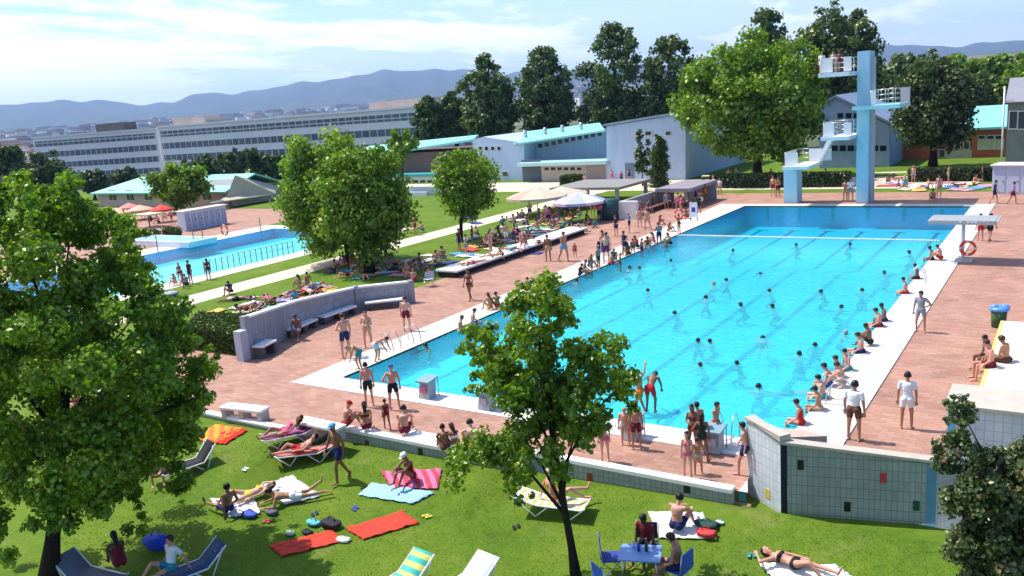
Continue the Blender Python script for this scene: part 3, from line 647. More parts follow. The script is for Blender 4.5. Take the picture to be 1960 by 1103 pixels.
for i in range(2600):
    px = random.uniform(-80, 1130); d = 420*math.exp(random.random()*2.35); az, _ = az_el(px, hory(px))
    x = CAM.x+math.sin(az)*d; y = CAM.y+math.cos(az)*d; z = tz(d, az); h = random.choice((6, 8, 10, 14, 18))*random.uniform(.7, 1.2); a = random.uniform(8, 26)*(1+d/2500); b_ = random.uniform(8, 16)*(1+d/2500)
    if px < 900 and d < 700: h *= .5
    if px > 860 and d < 1500: continue
    if d < 900 and random.random() < .5: continue
    Mx = Matrix.Translation((x, y, z)) @ Matrix.Rotation(random.choice((0.2, .5, .9, 1.2)), 4, 'Z')
    mi = random.choice((0, 0, 1, 1, 2, 3, 4)); mb.box(-a/2, a/2, -b_/2, b_/2, -6, h, mi, Mx)
    if random.random() < .6: mb.box(-a/2-.4, a/2+.4, -b_/2-.4, b_/2+.4, h, h+1.2, random.choice((2, 2, 1, 3)), Mx)
o = mb.build('city', cm); setp(o, 'distant pale city of small blocks spread over the valley below the mountains', 'city', None, 'stuff')
mb = MB(); mb.box(CAM.x-13000, CAM.x+13000, CAM.y-13000, CAM.y+13000, -60, 640)
hm = bpy.data.materials.new('haze'); hm.use_nodes = True; t = hm.node_tree; t.nodes.remove(t.nodes['Principled BSDF'])
pv = t.nodes.new('ShaderNodeVolumePrincipled'); pv.inputs['Color'].default_value = (.40, .60, 1.0, 1); pv.inputs['Density'].default_value = 1.05e-4; pv.inputs['Anisotropy'].default_value = .2
t.links.new(pv.outputs[0], t.nodes['Material Output'].inputs['Volume'])
o = mb.build('haze', hm); setp(o, 'thin blue summer haze in the air over the valley', 'haze', None, 'stuff')

# ---------------------------------------------------------------- retaining wall of the deck
tgrey = tilemat('grey_green_tile', (.27, .315, .29), (.32, .36, .33), (.17, .20, .185), .16, .26, .010, .45, axis='wall', offset=0, noise=.14)
twhite = tilemat('white_blue_tile', (.52, .57, .61), (.60, .64, .67), (.36, .42, .48), .20, .26, .010, .45, axis='wall2', offset=0, noise=.10)
tpale = tilemat('pale_plank', (.29, .30, .33), (.36, .37, .40), (.17, .18, .20), .16, .9, .010, .6, axis='wall', offset=0, noise=.12)
w_ = thing('retaining_wall', 'low grey tiled retaining wall with white capping between the brick deck and the front lawn', 'wall', (8, -4, 0))
def wpart(mb, name, mt): o = mb.build(name, mt, w_); o.matrix_parent_inverse = Matrix.Translation((-8, 4, 0)); return o
mb = MB(); mb.box(-13.5, 3.3, -5.09, -4.97, -1.2, -.02); mb.box(3.3, 11.0, -4.29, -4.155, -1.2, -.02); mb.box(11.0, 17.2, -3.55, -3.405, -1.2, -.02); mb.box(3.18, 3.3, -4.97, -4.155, -1.2, -.02); mb.box(10.88, 11.0, -4.15, -3.405, -1.2, -.02); wpart(mb, 'wall_face', tgrey)
mb = MB(); mb.box(-13.5, 3.38, -5.14, -4.86, -.02, .06, bev=.01); mb.box(3.38, 11.08, -4.34, -4.02, -.02, .10, bev=.01); mb.box(11.08, 17.2, -3.6, -3.3, -.02, .10, bev=.01); mb.box(6.6, 7.9, -4.02, -3.55, .0, .12, bev=.01); wpart(mb, 'capping', M((.80, .79, .76), .55, .08, 2))
for px, py, cc in ((703, 850, (.16, .05, .03)), (805, 866, (.015, .03, .03)), (1129, 914, (.25, .05, .03)), (1315, 935, (.01, .015, .02)), (1421, 950, (.02, .14, .17))):
    yy = -4.29 if px < 1000 else -3.55
    g = PY(px, py, yy); mb = MB(); mb.box(g.x-.09, g.x+.09, yy-.012, yy+.001, g.z-.13, g.z+.13); o = wpart(mb, 'accent_tile', M(cc, .4, .1, 5))
g = P(1380, 968, -.62); sheetp = [(15.9, -3.75), (17.15, -3.6), (17.15, -3.0), (17.3, -2.9)]
mb = MB(); mb.prism([(15.3, -4.25), (17.6, -4.0), (17.6, -3.3), (15.3, -3.3)], -.9, [-.60, -.58, -.35, -.38]); o = mb.build('path', brickm); o['kind'] = 'structure'
# ---------------------------------------------------------------- buildings
def part(mb, name, mats, root):
    o = mb.build(name, mats, root); o.matrix_parent_inverse = Matrix.Translation(-Vector(root.location)); return o
turq = M((.24, .60, .57), .45, .08, .4, .4); turqd = M((.06, .34, .36), .5, .08, .5)
paleblue = Mst((.42, .54, .72)); midblue = Mst((.30, .40, .56)); glass = M((.012, .018, .03), .12, .3, .4, .8); beige = M((.50, .42, .36), .8, .1, .5); shade = M((.10, .12, .15), .8, .1, .4)
def win(root, pts, Y, dep=.12, mt=None, frame=True):
    """window on a wall facing -Y; pts px box (x0,y0,x1,y1)"""
    a = PY(pts[0], pts[1], Y); b = PY(pts[2], pts[3], Y); x0, x1 = sorted((a.x, b.x)); z0, z1 = sorted((a.z, b.z))
    mb = MB(); mb.box(x0, x1, Y-.03, Y+dep, z0, z1); o = part(mb, 'window', mt or glass, root)
    if frame:
        mb = MB(); f = .07; mb.box(x0-f, x1+f, Y-.08, Y-.031, z1, z1+f); mb.box(x0-f, x1+f, Y-.08, Y-.031, z0-f, z0); mb.box(x0-f, x0, Y-.08, Y-.031, z0, z1); mb.box(x1, x1+f, Y-.08, Y-.031, z0, z1)
        q = mb.build('frame', white, o)
        q.matrix_parent_inverse = Matrix.Identity(4); q.parent = o
        q.matrix_parent_inverse = Matrix.Identity(4)
    return o
def winx(root, Y, x0, x1, z0, z1, mt=None):
    mb = MB(); mb.box(x0, x1, Y-.03, Y+.1, z0, z1); o = part(mb, 'window', mt or glass, root)
    mb = MB(); f = .06; mb.box(x0-f, x1+f, Y-.07, Y-.031, z1, z1+f); mb.box(x0-f, x1+f, Y-.09, Y-.031, z0-f, z0); mb.box((x0+x1)/2-.03, (x0+x1)/2+.03, Y-.06, Y-.031, z0, z1)
    q = mb.build('frame', white, o); return o
# gable building (pale blue end wall with small square windows)
Y = 72.5
r = thing('sports_hall', 'pale blue hall with plain gable wall and small square windows, behind the cypress', 'building', (-20, Y, 0))
A = [PY(1161, 352, Y), PY(1312, 350, Y), PY(1312, 236, Y), PY(1282, 222, Y), PY(1161, 242, Y)]
A[0].z = A[1].z = -.3
mb = MB(); mb.extr(A, (0, 22, 0), 0); part(mb, 'wall', [paleblue], r)
mb = MB(); mb.extr([A[2]+V(.3, -.3, .02), A[2]+V(.3, -.3, .25), A[3]+V(0, -.3, .3), A[4]+V(-.3, -.3, .3), A[4]+V(-.3, -.3, .05), A[3]+V(0, -.3, .05)], (0, 22.6, 0)); part(mb, 'roof', [M((.25, .34, .45), .5, .1, .4)], r)
for bx in ((1217, 252, 1226, 259), (1235, 252, 1247, 259), (1274, 252, 1284, 259), (1219, 306, 1231, 316)): win(r, bx, Y-.01)
mb = MB(); a = PY(1198, 352, Y); mb.box(a.x, a.x+1.2, Y-.06, Y+.1, 0, 2.1); d_ = part(mb, 'door', M((.15, .2, .3), .5, .1, 1), r)
# long hall with turquoise roof
Y = 75.0
r = thing('gymnasium', 'long blue gymnasium with turquoise metal roof and a ribbon of small windows', 'building', (-35, Y, 0))
A = [PY(905, 352, Y), PY(1003, 352, Y), PY(1003, 275, Y), PY(985, 271, Y), PY(925, 262, Y), PY(905, 267, Y)]
A[0].z = A[1].z = -.3; mb = MB(); mb.extr(A, (0, 16, 0), 0); part(mb, 'wall', [paleblue], r)
B_ = [PY(1000, 352, Y+3), PY(1162, 352, Y+3), PY(1162, 245, Y+3), PY(1000, 276, Y+3)]
B_[0].z = B_[1].z = -.3; mb = MB(); mb.extr(B_, (0, 12, 0), 0); part(mb, 'wall', [midblue], r)
# roof sheet: front eave to ridge
e0, e1 = PY(985, 275, Y-.4), PY(1158, 249, Y-.4); r0, r1 = PY(932, 261, Y+9), PY(1148, 235, Y+13)
mb = MB(); mb.extr([e0, e1, r1, r0], (0, 0, -.22)); part(mb, 'roof', [turq], r)
for t_ in (.25, .45, .62, .8):
    c_ = e0.lerp(e1, t_).lerp(r0.lerp(r1, t_), .45); mb = MB(); mb.tube([c_, c_+V(0, 0, .9)], .25, 8); part(mb, 'roof_vent', [metal], r)
for k in range(4): win(r, (916+k*12, 281, 923+k*12, 288), Y-.01)
for k in range(12): win(r, (1005+k*12.6, 281-k*2.55, 1013+k*12.6, 288-k*2.55), Y+2.99, frame=False)
win(r, (962, 329, 973, 338), Y-.01)
# lower wing with canopy and beige garage front
Y = 73.0
r = thing('changing_wing', 'low beige wing under a thin turquoise canopy in front of the gymnasium', 'building', (-33, Y, 0))
a, b = PY(1000, 316, Y), PY(1162, 313, Y)
mb = MB(); mb.box(a.x, b.x, Y, Y+2.6, -.3, b.z); part(mb, 'wall', [beige], r)
a2, b2 = PY(998, 312, Y-1.2), PY(1162, 303, Y-1.2)
mb = MB(); mb.box(a2.x-.6, b2.x-.1, Y-1.4, Y+3.1, b.z+.003, b.z+.45); part(mb, 'canopy', [M((.45, .70, .70), .5, .08, .5)], r)
mb = MB(); g0 = PY(1000, 330, Y); g1 = PY(1036, 330, Y); mb.box(g0.x, g1.x, Y-.04, Y+.05, 0, 2.9); part(mb, 'garage_door', [shade], r)
for k in range(6): win(r, (1042+k*12.5, 321, 1050+k*12.5, 326), Y-.01, frame=False)
mb = MB(); g0 = PY(1122, 330, Y); g1 = PY(1158, 330, Y); mb.box(g0.x, g1.x, Y-.03, Y+.05, 0, 2.5); part(mb, 'shutter', [M((.36, .29, .27), .7, .1, .6)], r)
# left hall: dark glazed front and turquoise lean-to roof
Y = 77.0
r = thing('clubhouse', 'low hall with turquoise lean-to roof and dark recessed front, left of the gymnasium', 'building', (-55, Y, 0))
a, b = PY(757, 352, Y), PY(918, 352, Y)
zt = PY(757, 293, Y).z
mb = MB(); mb.box(a.x-6, b.x, Y+.5, Y+12, -.5, zt-.1); part(mb, 'wall', [M((.16, .10, .09), .8, .15, .5)], r)
mb = MB(); mb.box(a.x-6, b.x, Y-2.5, Y+.4, -.5, PY(800, 335, Y).z); part(mb, 'lower_wall', [white], r)
mb = MB(); z0 = PY(800, 335, Y).z; mb.box(a.x-6.5, b.x, Y-2.8, Y+.4, z0+.003, z0+.35); part(mb, 'lower_roof', [turqd], r)
e0, e1 = PY(700, 299, Y-.5), PY(906, 266, Y-.5); r0, r1 = PY(700, 280, Y+8), PY(916, 258, Y+8)
mb = MB(); mb.extr([e0, e1, r1, r0], (0, 0, -.3)); part(mb, 'roof', [turq], r)
for k in range(5): win(r, (762+k*14, 345, 772+k*14, 350), Y-2.51, frame=False)
# white retaining steps in front of it
r = thing('planter_wall', 'stepped low white wall in front of the dark recessed hall', 'wall', P(800, 372))
mb = MB(); g = r.location; mb.box(g.x-8, g.x+9, g.y, g.y+.5, -.1, .9, bev=.02); mb.box(g.x-8, g.x+3, g.y-2, g.y-1.6, -.1, .5, bev=.02); part(mb, 'wall', [M((.6, .62, .66), .7, .1, .8)], r)

# hall behind the tower
Y = 83.0
r = thing('pool_hall', 'blue grey hall with ribbon windows standing behind the diving tower', 'building', (4, Y, 0))
A = [PY(1568, 330, Y), PY(1702, 330, Y), PY(1702, 240, Y), PY(1600, 187, Y), PY(1568, 205, Y)]
A[0].z = A[1].z = -.3; mb = MB(); mb.extr(A, (0, 14, 0)); part(mb, 'wall', [Mst((.30, .38, .54))], r)
mb = MB(); mb.extr([A[2]+V(.3, -.3, 0), A[2]+V(.3, -.3, .3), A[3]+V(0, -.3, .3), A[4]+V(-.3, -.3, .3), A[4]+V(-.3, -.3, 0), A[3]+V(0, -.3, .01)], (0, 14.6, 0)); part(mb, 'roof', [M((.2, .26, .36), .6, .1, .4)], r)
for k in range(8): win(r, (1576+k*15.5, 279, 1588+k*15.5, 289), Y-.01, frame=False)
for k in range(4): win(r, (1603+k*15.5, 217, 1614+k*15.5, 226), Y-.01, frame=False)
win(r, (1648, 300, 1690, 316), Y-.01, mt=M((.30, .36, .5), .6, .1, 1), frame=False)
# red brick building
Y = 92.0
r = thing('brick_building', 'red orange brick building with turquoise roof end seen beside the dark tree', 'building', (12, Y, 0))
redb = M((.52, .13, .06), .8, .12, .6); a, b = PY(1700, 330, Y), PY(1935, 330, Y)
mb = MB(); mb.box(a.x, b.x, Y, Y+10, -.3, PY(1870, 249, Y).z); part(mb, 'wall', [redb], r)
a2, b2 = PY(1868, 249, Y-.6), PY(1945, 225, Y-.6); a3 = PY(1700, 262, Y-.5)
mb = MB(); mb.extr([V(a.x-.5, Y-.6, a2.z), V(b2.x+2, Y-.6, a2.z), V(b2.x+2, Y+7, a2.z+2.2), V(a.x+1, Y+7, a2.z+2.2)], (0, 0, .25)); part(mb, 'roof', [turq], r)
mw = M((.55, .5, .36), .5, .3, 2)
for q in ((1765, 262, 1775, 268), (1785, 262, 1792, 268), (1798, 287, 1808, 301), (1828, 272, 1838, 285), (1845, 272, 1855, 285), (1873, 260, 1885, 266), (1890, 260, 1902, 266), (1906, 260, 1918, 266)): win(r, q, Y-.01)
for q in ((1873, 270, 1902, 285), (1905, 268, 1920, 285), (1812, 290, 1858, 301)): win(r, q, Y-.01, mt=mw)
# grey green house at the right border
Y = 72.0
r = thing('grey_house', 'grey green house with slate roof cut by the right edge of the view', 'building', (22, Y, 0))
a = PY(1924, 310, Y); z1 = PY(1930, 196, Y).z; z2 = PY(1930, 150, Y+4).z
mb = MB(); mb.box(a.x, a.x+14, Y, Y+9, -.3, z1); part(mb, 'wall', [M((.19, .20, .17), .8, .1, .6)], r)
mb = MB(); mb.extr([V(a.x-.2, Y-.5, z1), V(a.x-.2, Y+4.5, z2), V(a.x-.2, Y+9.5, z1)], (14.5, 0, 0)); part(mb, 'roof', [M((.26, .25, .29), .7, .1, .6)], r)
for q in ((1933, 214, 1946, 246), (1950, 214, 1975, 246)): win(r, q, Y-.01)
mb = MB(); mb.tube([V(a.x-.3, Y-.3, 0), V(a.x-.3, Y-.3, z1+1.5)], .08, 8); part(mb, 'downpipe', [white], r)

# far long office building on the slope below the plateau
r = thing('office_building', 'long low office block with dark window bands stretching across the valley at left', 'building', tuple(PD(300, 252, 265).xy)+(0,))
offw = M((.66, .67, .69), .7, .07, .05); offg = tilemat('office_glazing', (.07, .09, .13), (.12, .15, .19), (.45, .46, .48), 2.4, 9, .16, .3, axis='wall', offset=0, noise=.1)
def wing(p0, d0, p1, d1, zr, nst, base, wall_depth=14):
    a = PD(p0, hory(p0), d0); b = PD(p1, hory(p1), d1); a.z = b.z = 0; u = (b-a).normalized(); nrm = V(u.y, -u.x, 0)
    if nrm.dot(CAM-a) < 0: nrm = -nrm
    L_ = (b-a).length; Mx = Matrix((( u.x, -nrm.x, 0, a.x), (u.y, -nrm.y, 0, a.y), (0, 0, 1, 0), (0, 0, 0, 1)))
    mb = MB(); mb.box(0, L_, 0, wall_depth, base, zr, 0, Mx); mb.box(-.3, L_+.3, -.3, wall_depth+.3, zr+.003, zr+.5, 0, Mx); part(mb, 'wall', [offw], r)
    for k in range(nst):
        z = zr-1.0-3.25*k; mb = MB(); mb.box(.8, L_-.8, -.08, .3, z-1.55, z, 0, Mx); part(mb, 'window_band', [offg], r)
    return Mx, L_
Mx, L_ = wing(62, 300, 300, 268, 10.6, 5, -12)
mb = MB(); mb.box(L_*.45, L_*.68, 4, 9, 11.103, 13.3, 0, Mx); part(mb, 'roof_plant', [M((.10, .09, .09), .8, .3, .2)], r)
Mx, L_ = wing(303, 262, 815, 195, 10.9, 4, -12)
mb = MB(); mb.box(L_*.02, L_*.16, 4, 9, 11.403, 13.2, 0, Mx); part(mb, 'roof_plant', [M((.45, .36, .32), .8, .2, .2)], r)
mb = MB(); mb.box(L_*.78, L_*.98, 5, 10, 11.403, 13.0, 0, Mx); part(mb, 'roof_plant', [M((.45, .36, .32), .8, .2, .2)], r)

# far-left clubhouse with turquoise roof
Y = 48.5
r = thing('bath_house', 'low pink bath house with turquoise roof and beige end wall beyond the small pool', 'building', (-75, Y, 0))
xa, xb = PY(190, 395, Y).x, -66.5
ze = PY(200, 370, Y).z; zr = PY(255, 341, Y+4.5).z
mb = MB(); mb.box(xa, xb, Y, Y+9, -.5, ze); part(mb, 'wall', [M((.55, .36, .34), .8, .1, .5)], r)
mb = MB(); mb.extr([V(xa-.6, Y-.7, ze-.1), V(xb+.4, Y-.7, ze-.1), V(xb+.4, Y+4.5, zr), V(xa+5, Y+4.5, zr)], (0, 0, .2)); mb.extr([V(xb+.4, Y+9.7, ze-.1), V(xa-.6, Y+9.7, ze-.1), V(xa+5, Y+4.5, zr), V(xb+.4, Y+4.5, zr)], (0, 0, .2)); mb.extr([V(xa-.6, Y-.7, ze-.1), V(xa+5, Y+4.5, zr), V(xa-.6, Y+9.7, ze-.1)], (0, 0, .2)); part(mb, 'roof', [turq], r)
for k in range(6): winx(r, Y-.01, xa+3+k*4.2, xa+4.6+k*4.2, .9, 2.3)
yb = PX(522, 380, xb).y
zb = PX(405, 382, xb).z; zp = PX(447, 337, xb).z; yp = PX(447, 337, xb).y; zc_ = PX(520, 356, xb).z
mb = MB(); mb.extr([V(xb+.1, Y+.5, -.5), V(xb+.1, yb, -.5), V(xb+.1, yb, zc_-.4), V(xb+.1, yp, zp-.4), V(xb+.1, Y+.5, zb-.3)], (-8, 0, 0)); part(mb, 'end_wall', [M((.60, .58, .58), .8, .08, .5)], r)
A_, B_2 = PX(400, 389, xb+2.2), PX(528, 371, xb+2.2); mb = MB(); mb.extr([A_, B_2, V(xb+.3, yb+.6, zc_), V(xb+.3, yp, zp+.1), V(xb+.3, Y-.5, zb+.05)], (-.1, 0, -.15)); part(mb, 'hip_roof', [M((.50, .44, .33), .8, .12, .5)], r)
for yy in (.30, .5, .68, .84):
    y0 = Y+(yb-Y)*yy; mb = MB(); mb.box(xb+.05, xb+.16, y0, y0+1.8, .8, 2.1); part(mb, 'window', [glass], r)
# changing cabins
def cabins(name, label, g, ux, n, wd, dp, h, ca, cb_, group=None):
    r = thing(name, label, 'cabins', (g.x, g.y, 0), 0, group)
    u_ = Vector(ux).normalized(); v_ = V(-u_.y, u_.x, 0); Mx = Matrix(((u_.x, v_.x, 0, g.x), (u_.y, v_.y, 0, g.y), (0, 0, 1, 0), (0, 0, 0, 1)))
    mb = MB(); mb.box(0, n*wd, 0, dp, 0, h, 0, Mx); part(mb, 'cabin_wall', [ca], r)
    mb = MB(); mb.box(-.15, n*wd+.15, -.2, dp+.15, h+.003, h+.1, 0, Mx); part(mb, 'roof', [white], r)
    for k in range(n):
        mb = MB(); mb.box(k*wd+.12, (k+1)*wd-.12, -.05, .02, .15, h-.25, 0, Mx); d_ = part(mb, 'door', [cb_], r)
        mb = MB(); mb.box((k+1)*wd-.28, (k+1)*wd-.22, -.09, -.05, 1.0, 1.12, 0, Mx); mb.build('handle', dgrey, d_)
    return r
g = P(357, 443); e_ = P(436, 428); cabins('changing_cabins', 'row of blue white changing cabins with narrow doors beside the small pool', g, e_-g, 7, (e_-g).length/7, 1.2, 1.95, M((.62, .66, .74), .7, .08, 1), M((.40, .45, .58), .6, .08, 1))
g = P(1898, 371); e_ = P(1965, 372.5); cabins('changing_cabins', 'pale blue changing cabins at the far right corner of the brick deck', g, e_-g, 3, (e_-g).length/2.4, 2.0, 2.3, M((.50, .54, .66), .7, .08, 1), M((.42, .47, .60), .6, .08, 1))

# ---------------------------------------------------------------- diving tower
TY = 51.0
r = thing('diving_tower', 'tall pale blue concrete diving tower with platforms on both sides at the far pool edge', 'diving tower', (9.4, TY+1, 0))
tb = Mst((.33, .53, .66), var=.2); tbl = Mst((.62, .70, .72), var=.2); railp = M((.72, .70, .70), .5, .08, 2); trim = M((.34, .62, .66), .6, .08, .6)
x0, x1 = PY(1638, 385, TY+.7).x, PY(1662, 385, TY+.7).x; zt = PY(1652, 98, TY+.7).z
mb = MB(); mb.box(x0, x1, TY+.7, TY+2.6, 0, zt, 0, bev=.04); part(mb, 'column', [tb], r)
mb = MB(); mb.box(x1+.002, x1+.16, TY+1.1, TY+2.3, 0, zt-.5); part(mb, 'shaded_side', [M((.42, .42, .46), .7, .1, .6)], r)  # thin grey slab, its colour paints the shaded right face of the column
def rail(xa, xb, ya, yb, z, sides, h=1.05, panel=None):
    mb = MB()
    runs = []
    if 'f' in sides: runs.append((V(xa, ya, z), V(xb, ya, z)))
    if 'b' in sides: runs.append((V(xa, yb, z), V(xb, yb, z)))
    if 'l' in sides: runs.append((V(xa, ya, z), V(xa, yb, z)))
    if 'r' in sides: runs.append((V(xb, ya, z), V(xb, yb, z)))
    for a, b in runs:
        n = max(1, int((b-a).length/.5))
        for i in range(n+1): p = a.lerp(b, i/n); mb.tube([p, p+V(0, 0, h)], .022, 6)
        for hh in (h, h*.66, h*.33): mb.tube([a+V(0, 0, hh), b+V(0, 0, hh)], .022, 6)
    part(mb, 'railing', [metal], r)
    if panel:
        for (a, b, c_, d_) in panel:
            mb = MB(); mb.box(a, b, c_, d_, z+.05, z+h-.03); part(mb, 'panel', [railp], r)
fY = 49.0
# 10 m (left), 7.5 m (right), 5 m (left), 3 m (left, on its own pillar)
za = PY(1600, 139, fY).z; xl = PY(1566, 139, fY).x
mb = MB(); mb.box(xl, x0-.002, fY, TY+2.4, za-.32, za, bev=.02); part(mb, 'platform', [tbl], r); rail(xl+.05, x0, fY+.7, TY+2.3, za, 'lbf', 1.15, [(xl+.02, xl+.05, fY+.6, TY+2.3), (xl+.05, xl+.95, fY+.66, fY+.69), (x0-.6, x0-.02, fY+.66, fY+.69)])
zb_ = PY(1690, 201, fY+.4).z; xr = PY(1722, 201, fY+.4).x
mb = MB(); mb.box(x1+.17, xr, fY+.4, TY+3.4, zb_-.32, zb_, bev=.02); mb.box(x0+.1, x1+.165, fY+.4, TY+.695, zb_-.32, zb_, bev=.02); part(mb, 'platform', [trim], r); rail(x1+.4, xr-.05, fY+1.0, TY+3.3, zb_, 'rfb', 1.15, [(xr-.05, xr-.02, fY+1, TY+3.3), (x1+.4, x1+.8, fY+.97, fY+1)])
zc2 = PY(1600, 262, fY+.3).z; xl2 = PY(1571, 262, fY+.3).x
mb = MB(); mb.box(xl2, x0-.002, fY+.3, TY+2.4, zc2-.3, zc2, bev=.02); part(mb, 'platform', [tbl], r); rail(xl2+.05, x0, fY+.9, TY+2.3, zc2, 'lbf', 1.1, [(xl2+.02, xl2+.05, fY+.9, TY+2.3), (xl2+.05, xl2+.9, fY+.87, fY+.9), (x0-.6, x0-.02, fY+.87, fY+.9)])
zd = PY(1515, 319, fY).z; xl3, xr3 = PY(1497, 319, fY).x, PY(1548, 319, fY).x
mb = MB(); mb.box(xl3, xr3, fY, TY+2.4, zd-.28, zd, bev=.02); part(mb, 'platform', [tbl], r); rail(xl3+.05, xr3, fY+.7, TY+2.3, zd, 'lb', 1.1, [(xl3+.02, xl3+.05, fY+.7, TY+2.3), (xl3+.05, xl3+1.1, fY+.67, fY+.7), (xl3+1.1, xr3+.8, TY+2.28, TY+2.31)])
px0, px1 = PY(1500, 384, TY+.7).x, PY(1526, 384, TY+.7).x
mb = MB(); mb.box(px0, px1, TY+.7, TY+2.3, 0, zd-.283, 0, bev=.03); part(mb, 'pillar', [tb], r)
# flights of steps between 3 m and 5 m and 5 m and 7.5 m
mb = MB(); n = 10
for i in range(n):
    t_ = (i+.5)/n; x = xr3+(xl2+.3-xr3)*t_; z = zd+(zc2-zd)*t_; mb.box(x-.16, x+.16, TY+1.3, TY+2.2, z-.06, z)
mb.extr([V(xr3, TY+1.27, zd-.25), V(xl2+.3, TY+1.27, zc2-.3), V(xl2+.3, TY+1.27, zc2-.05), V(xr3, TY+1.27, zd)], (0, .05, 0))
mb.extr([V(xr3, TY+2.22, zd), V(xl2+.3, TY+2.22, zc2), V(xl2+.3, TY+2.22, zc2+.9), V(xr3, TY+2.22, zd+.9)], (0, .03, 0)); part(mb, 'steps', [M((.6, .62, .64), .6, .1, 1)], r)
# ---------------------------------------------------------------- trees
def leafmat(name, stops, trans=.48, gloss=.045):
    mt = bpy.data.materials.new(name); mt.use_nodes = True; t = mt.node_tree; t.nodes.remove(t.nodes['Principled BSDF'])
    at = t.nodes.new('ShaderNodeAttribute'); at.attribute_name = 'tone'
    c_ = ramp(t, at.outputs['Fac'], stops)
    d = t.nodes.new('ShaderNodeBsdfDiffuse'); tl = t.nodes.new('ShaderNodeBsdfTranslucent'); g = t.nodes.new('ShaderNodeBsdfGlossy'); g.inputs['Roughness'].default_value = .4; g.inputs['Color'].default_value = (.8, .9, .6, 1)
    t.links.new(c_, d.inputs['Color']); t.links.new(mix(t, 1.0, c_, (1.15, 1.25, .5), 'MULTIPLY'), tl.inputs['Color'])
    m1 = t.nodes.new('ShaderNodeMixShader'); m1.inputs[0].default_value = trans; t.links.new(d.outputs[0], m1.inputs[1]); t.links.new(tl.outputs[0], m1.inputs[2])
    m2 = t.nodes.new('ShaderNodeMixShader'); m2.inputs[0].default_value = gloss; t.links.new(m1.outputs[0], m2.inputs[1]); t.links.new(g.outputs[0], m2.inputs[2])
    t.links.new(m2.outputs[0], t.nodes['Material Output'].inputs['Surface']); return mt
LM = {
 'maple': leafmat('maple_leaves', [(0, (.06, .13, .010)), (.45, (.15, .27, .016)), (.8, (.26, .37, .024)), (1, (.38, .45, .08))]),
 'young': leafmat('young_leaves', [(0, (.06, .13, .012)), (.5, (.15, .265, .018)), (.85, (.25, .35, .028)), (1, (.34, .28, .06))]),
 'dark': leafmat('dark_leaves', [(0, (.03, .052, .02)), (.5, (.062, .095, .032)), (1, (.14, .165, .07))], .28),
 'poplar': leafmat('poplar_leaves', [(0, (.042, .075, .022)), (.5, (.095, .145, .042)), (1, (.19, .24, .09))], .36),
 'grey': leafmat('greyish_leaves', [(0, (.03, .055, .018)), (.5, (.08, .115, .04)), (.8, (.17, .20, .10)), (1, (.26, .15, .06))], .3, .04),
 'hedge': leafmat('hedge_leaves', [(0, (.02, .045, .010)), (.6, (.06, .10, .014)), (1, (.13, .16, .02))], .2),
 'plum': leafmat('plum_leaves', [(0, (.05, .012, .02)), (1, (.20, .05, .08))], .2),
}
barkm = M((.065, .045, .032), .9, .35, 6, .1, 0, .5); barkd = M((.030, .022, .018), .9, .3, 8, .1)
def leaves(centers, radii, n, size, kind, fill=.75, up=.25, tone0=None):
    """leaf faces scattered through spherical clumps"""
    C_ = np.asarray(centers, float); Rr = np.asarray(radii, float); 
    if Rr.ndim == 1: Rr = np.stack([Rr, Rr, Rr*.85], 1)
    wgt = (Rr.prod(axis=1))**(2/3); k = RNG.choice(len(C_), n, p=wgt/wgt.sum())
    d = RNG.normal(size=(n, 3)); d /= np.linalg.norm(d, axis=1)[:, None]
    rr = np.clip(RNG.beta(2.3, 1.7, n)*1.5, .05, 1.45)
    p = C_[k]+d*Rr[k]*rr[:, None]
    nrm = d*np.array([1, 1, .8])+np.array([0, 0, up])+RNG.normal(scale=.65, size=(n, 3)); nrm /= np.linalg.norm(nrm, axis=1)[:, None]
    a = np.cross(nrm, RNG.normal(size=(n, 3))); a /= np.linalg.norm(a, axis=1)[:, None]; b = np.cross(nrm, a)
    s = size*RNG.uniform(.65, 1.3, n)[:, None]
    # a leaf: five points, folded along the middle, lobed outline
    tip = p+a*s*.62; base = p-a*s*.5; l = p+b*s*.46+nrm*s*.12+a*s*.10; r_ = p-b*s*.46+nrm*s*.12+a*s*.10
    Vv = np.stack([base, r_, tip, l], 1).reshape(-1, 3)
    i0 = np.arange(n)*4; Fq = np.concatenate([np.stack([i0, i0+1, i0+2], 1), np.stack([i0, i0+2, i0+3], 1)])
    ctone = RNG.normal(.45, .14, len(C_)) if tone0 is None else tone0
    tone = np.clip(ctone[k]+RNG.normal(0, .2, n), 0, 1)
    me = mesh_np('crown', Vv, Fq, (LM[kind],))
    at = me.attributes.new('tone', 'FLOAT', 'POINT'); at.data.foreach_set('value', np.repeat(tone, 4).astype(np.float32))
    return me
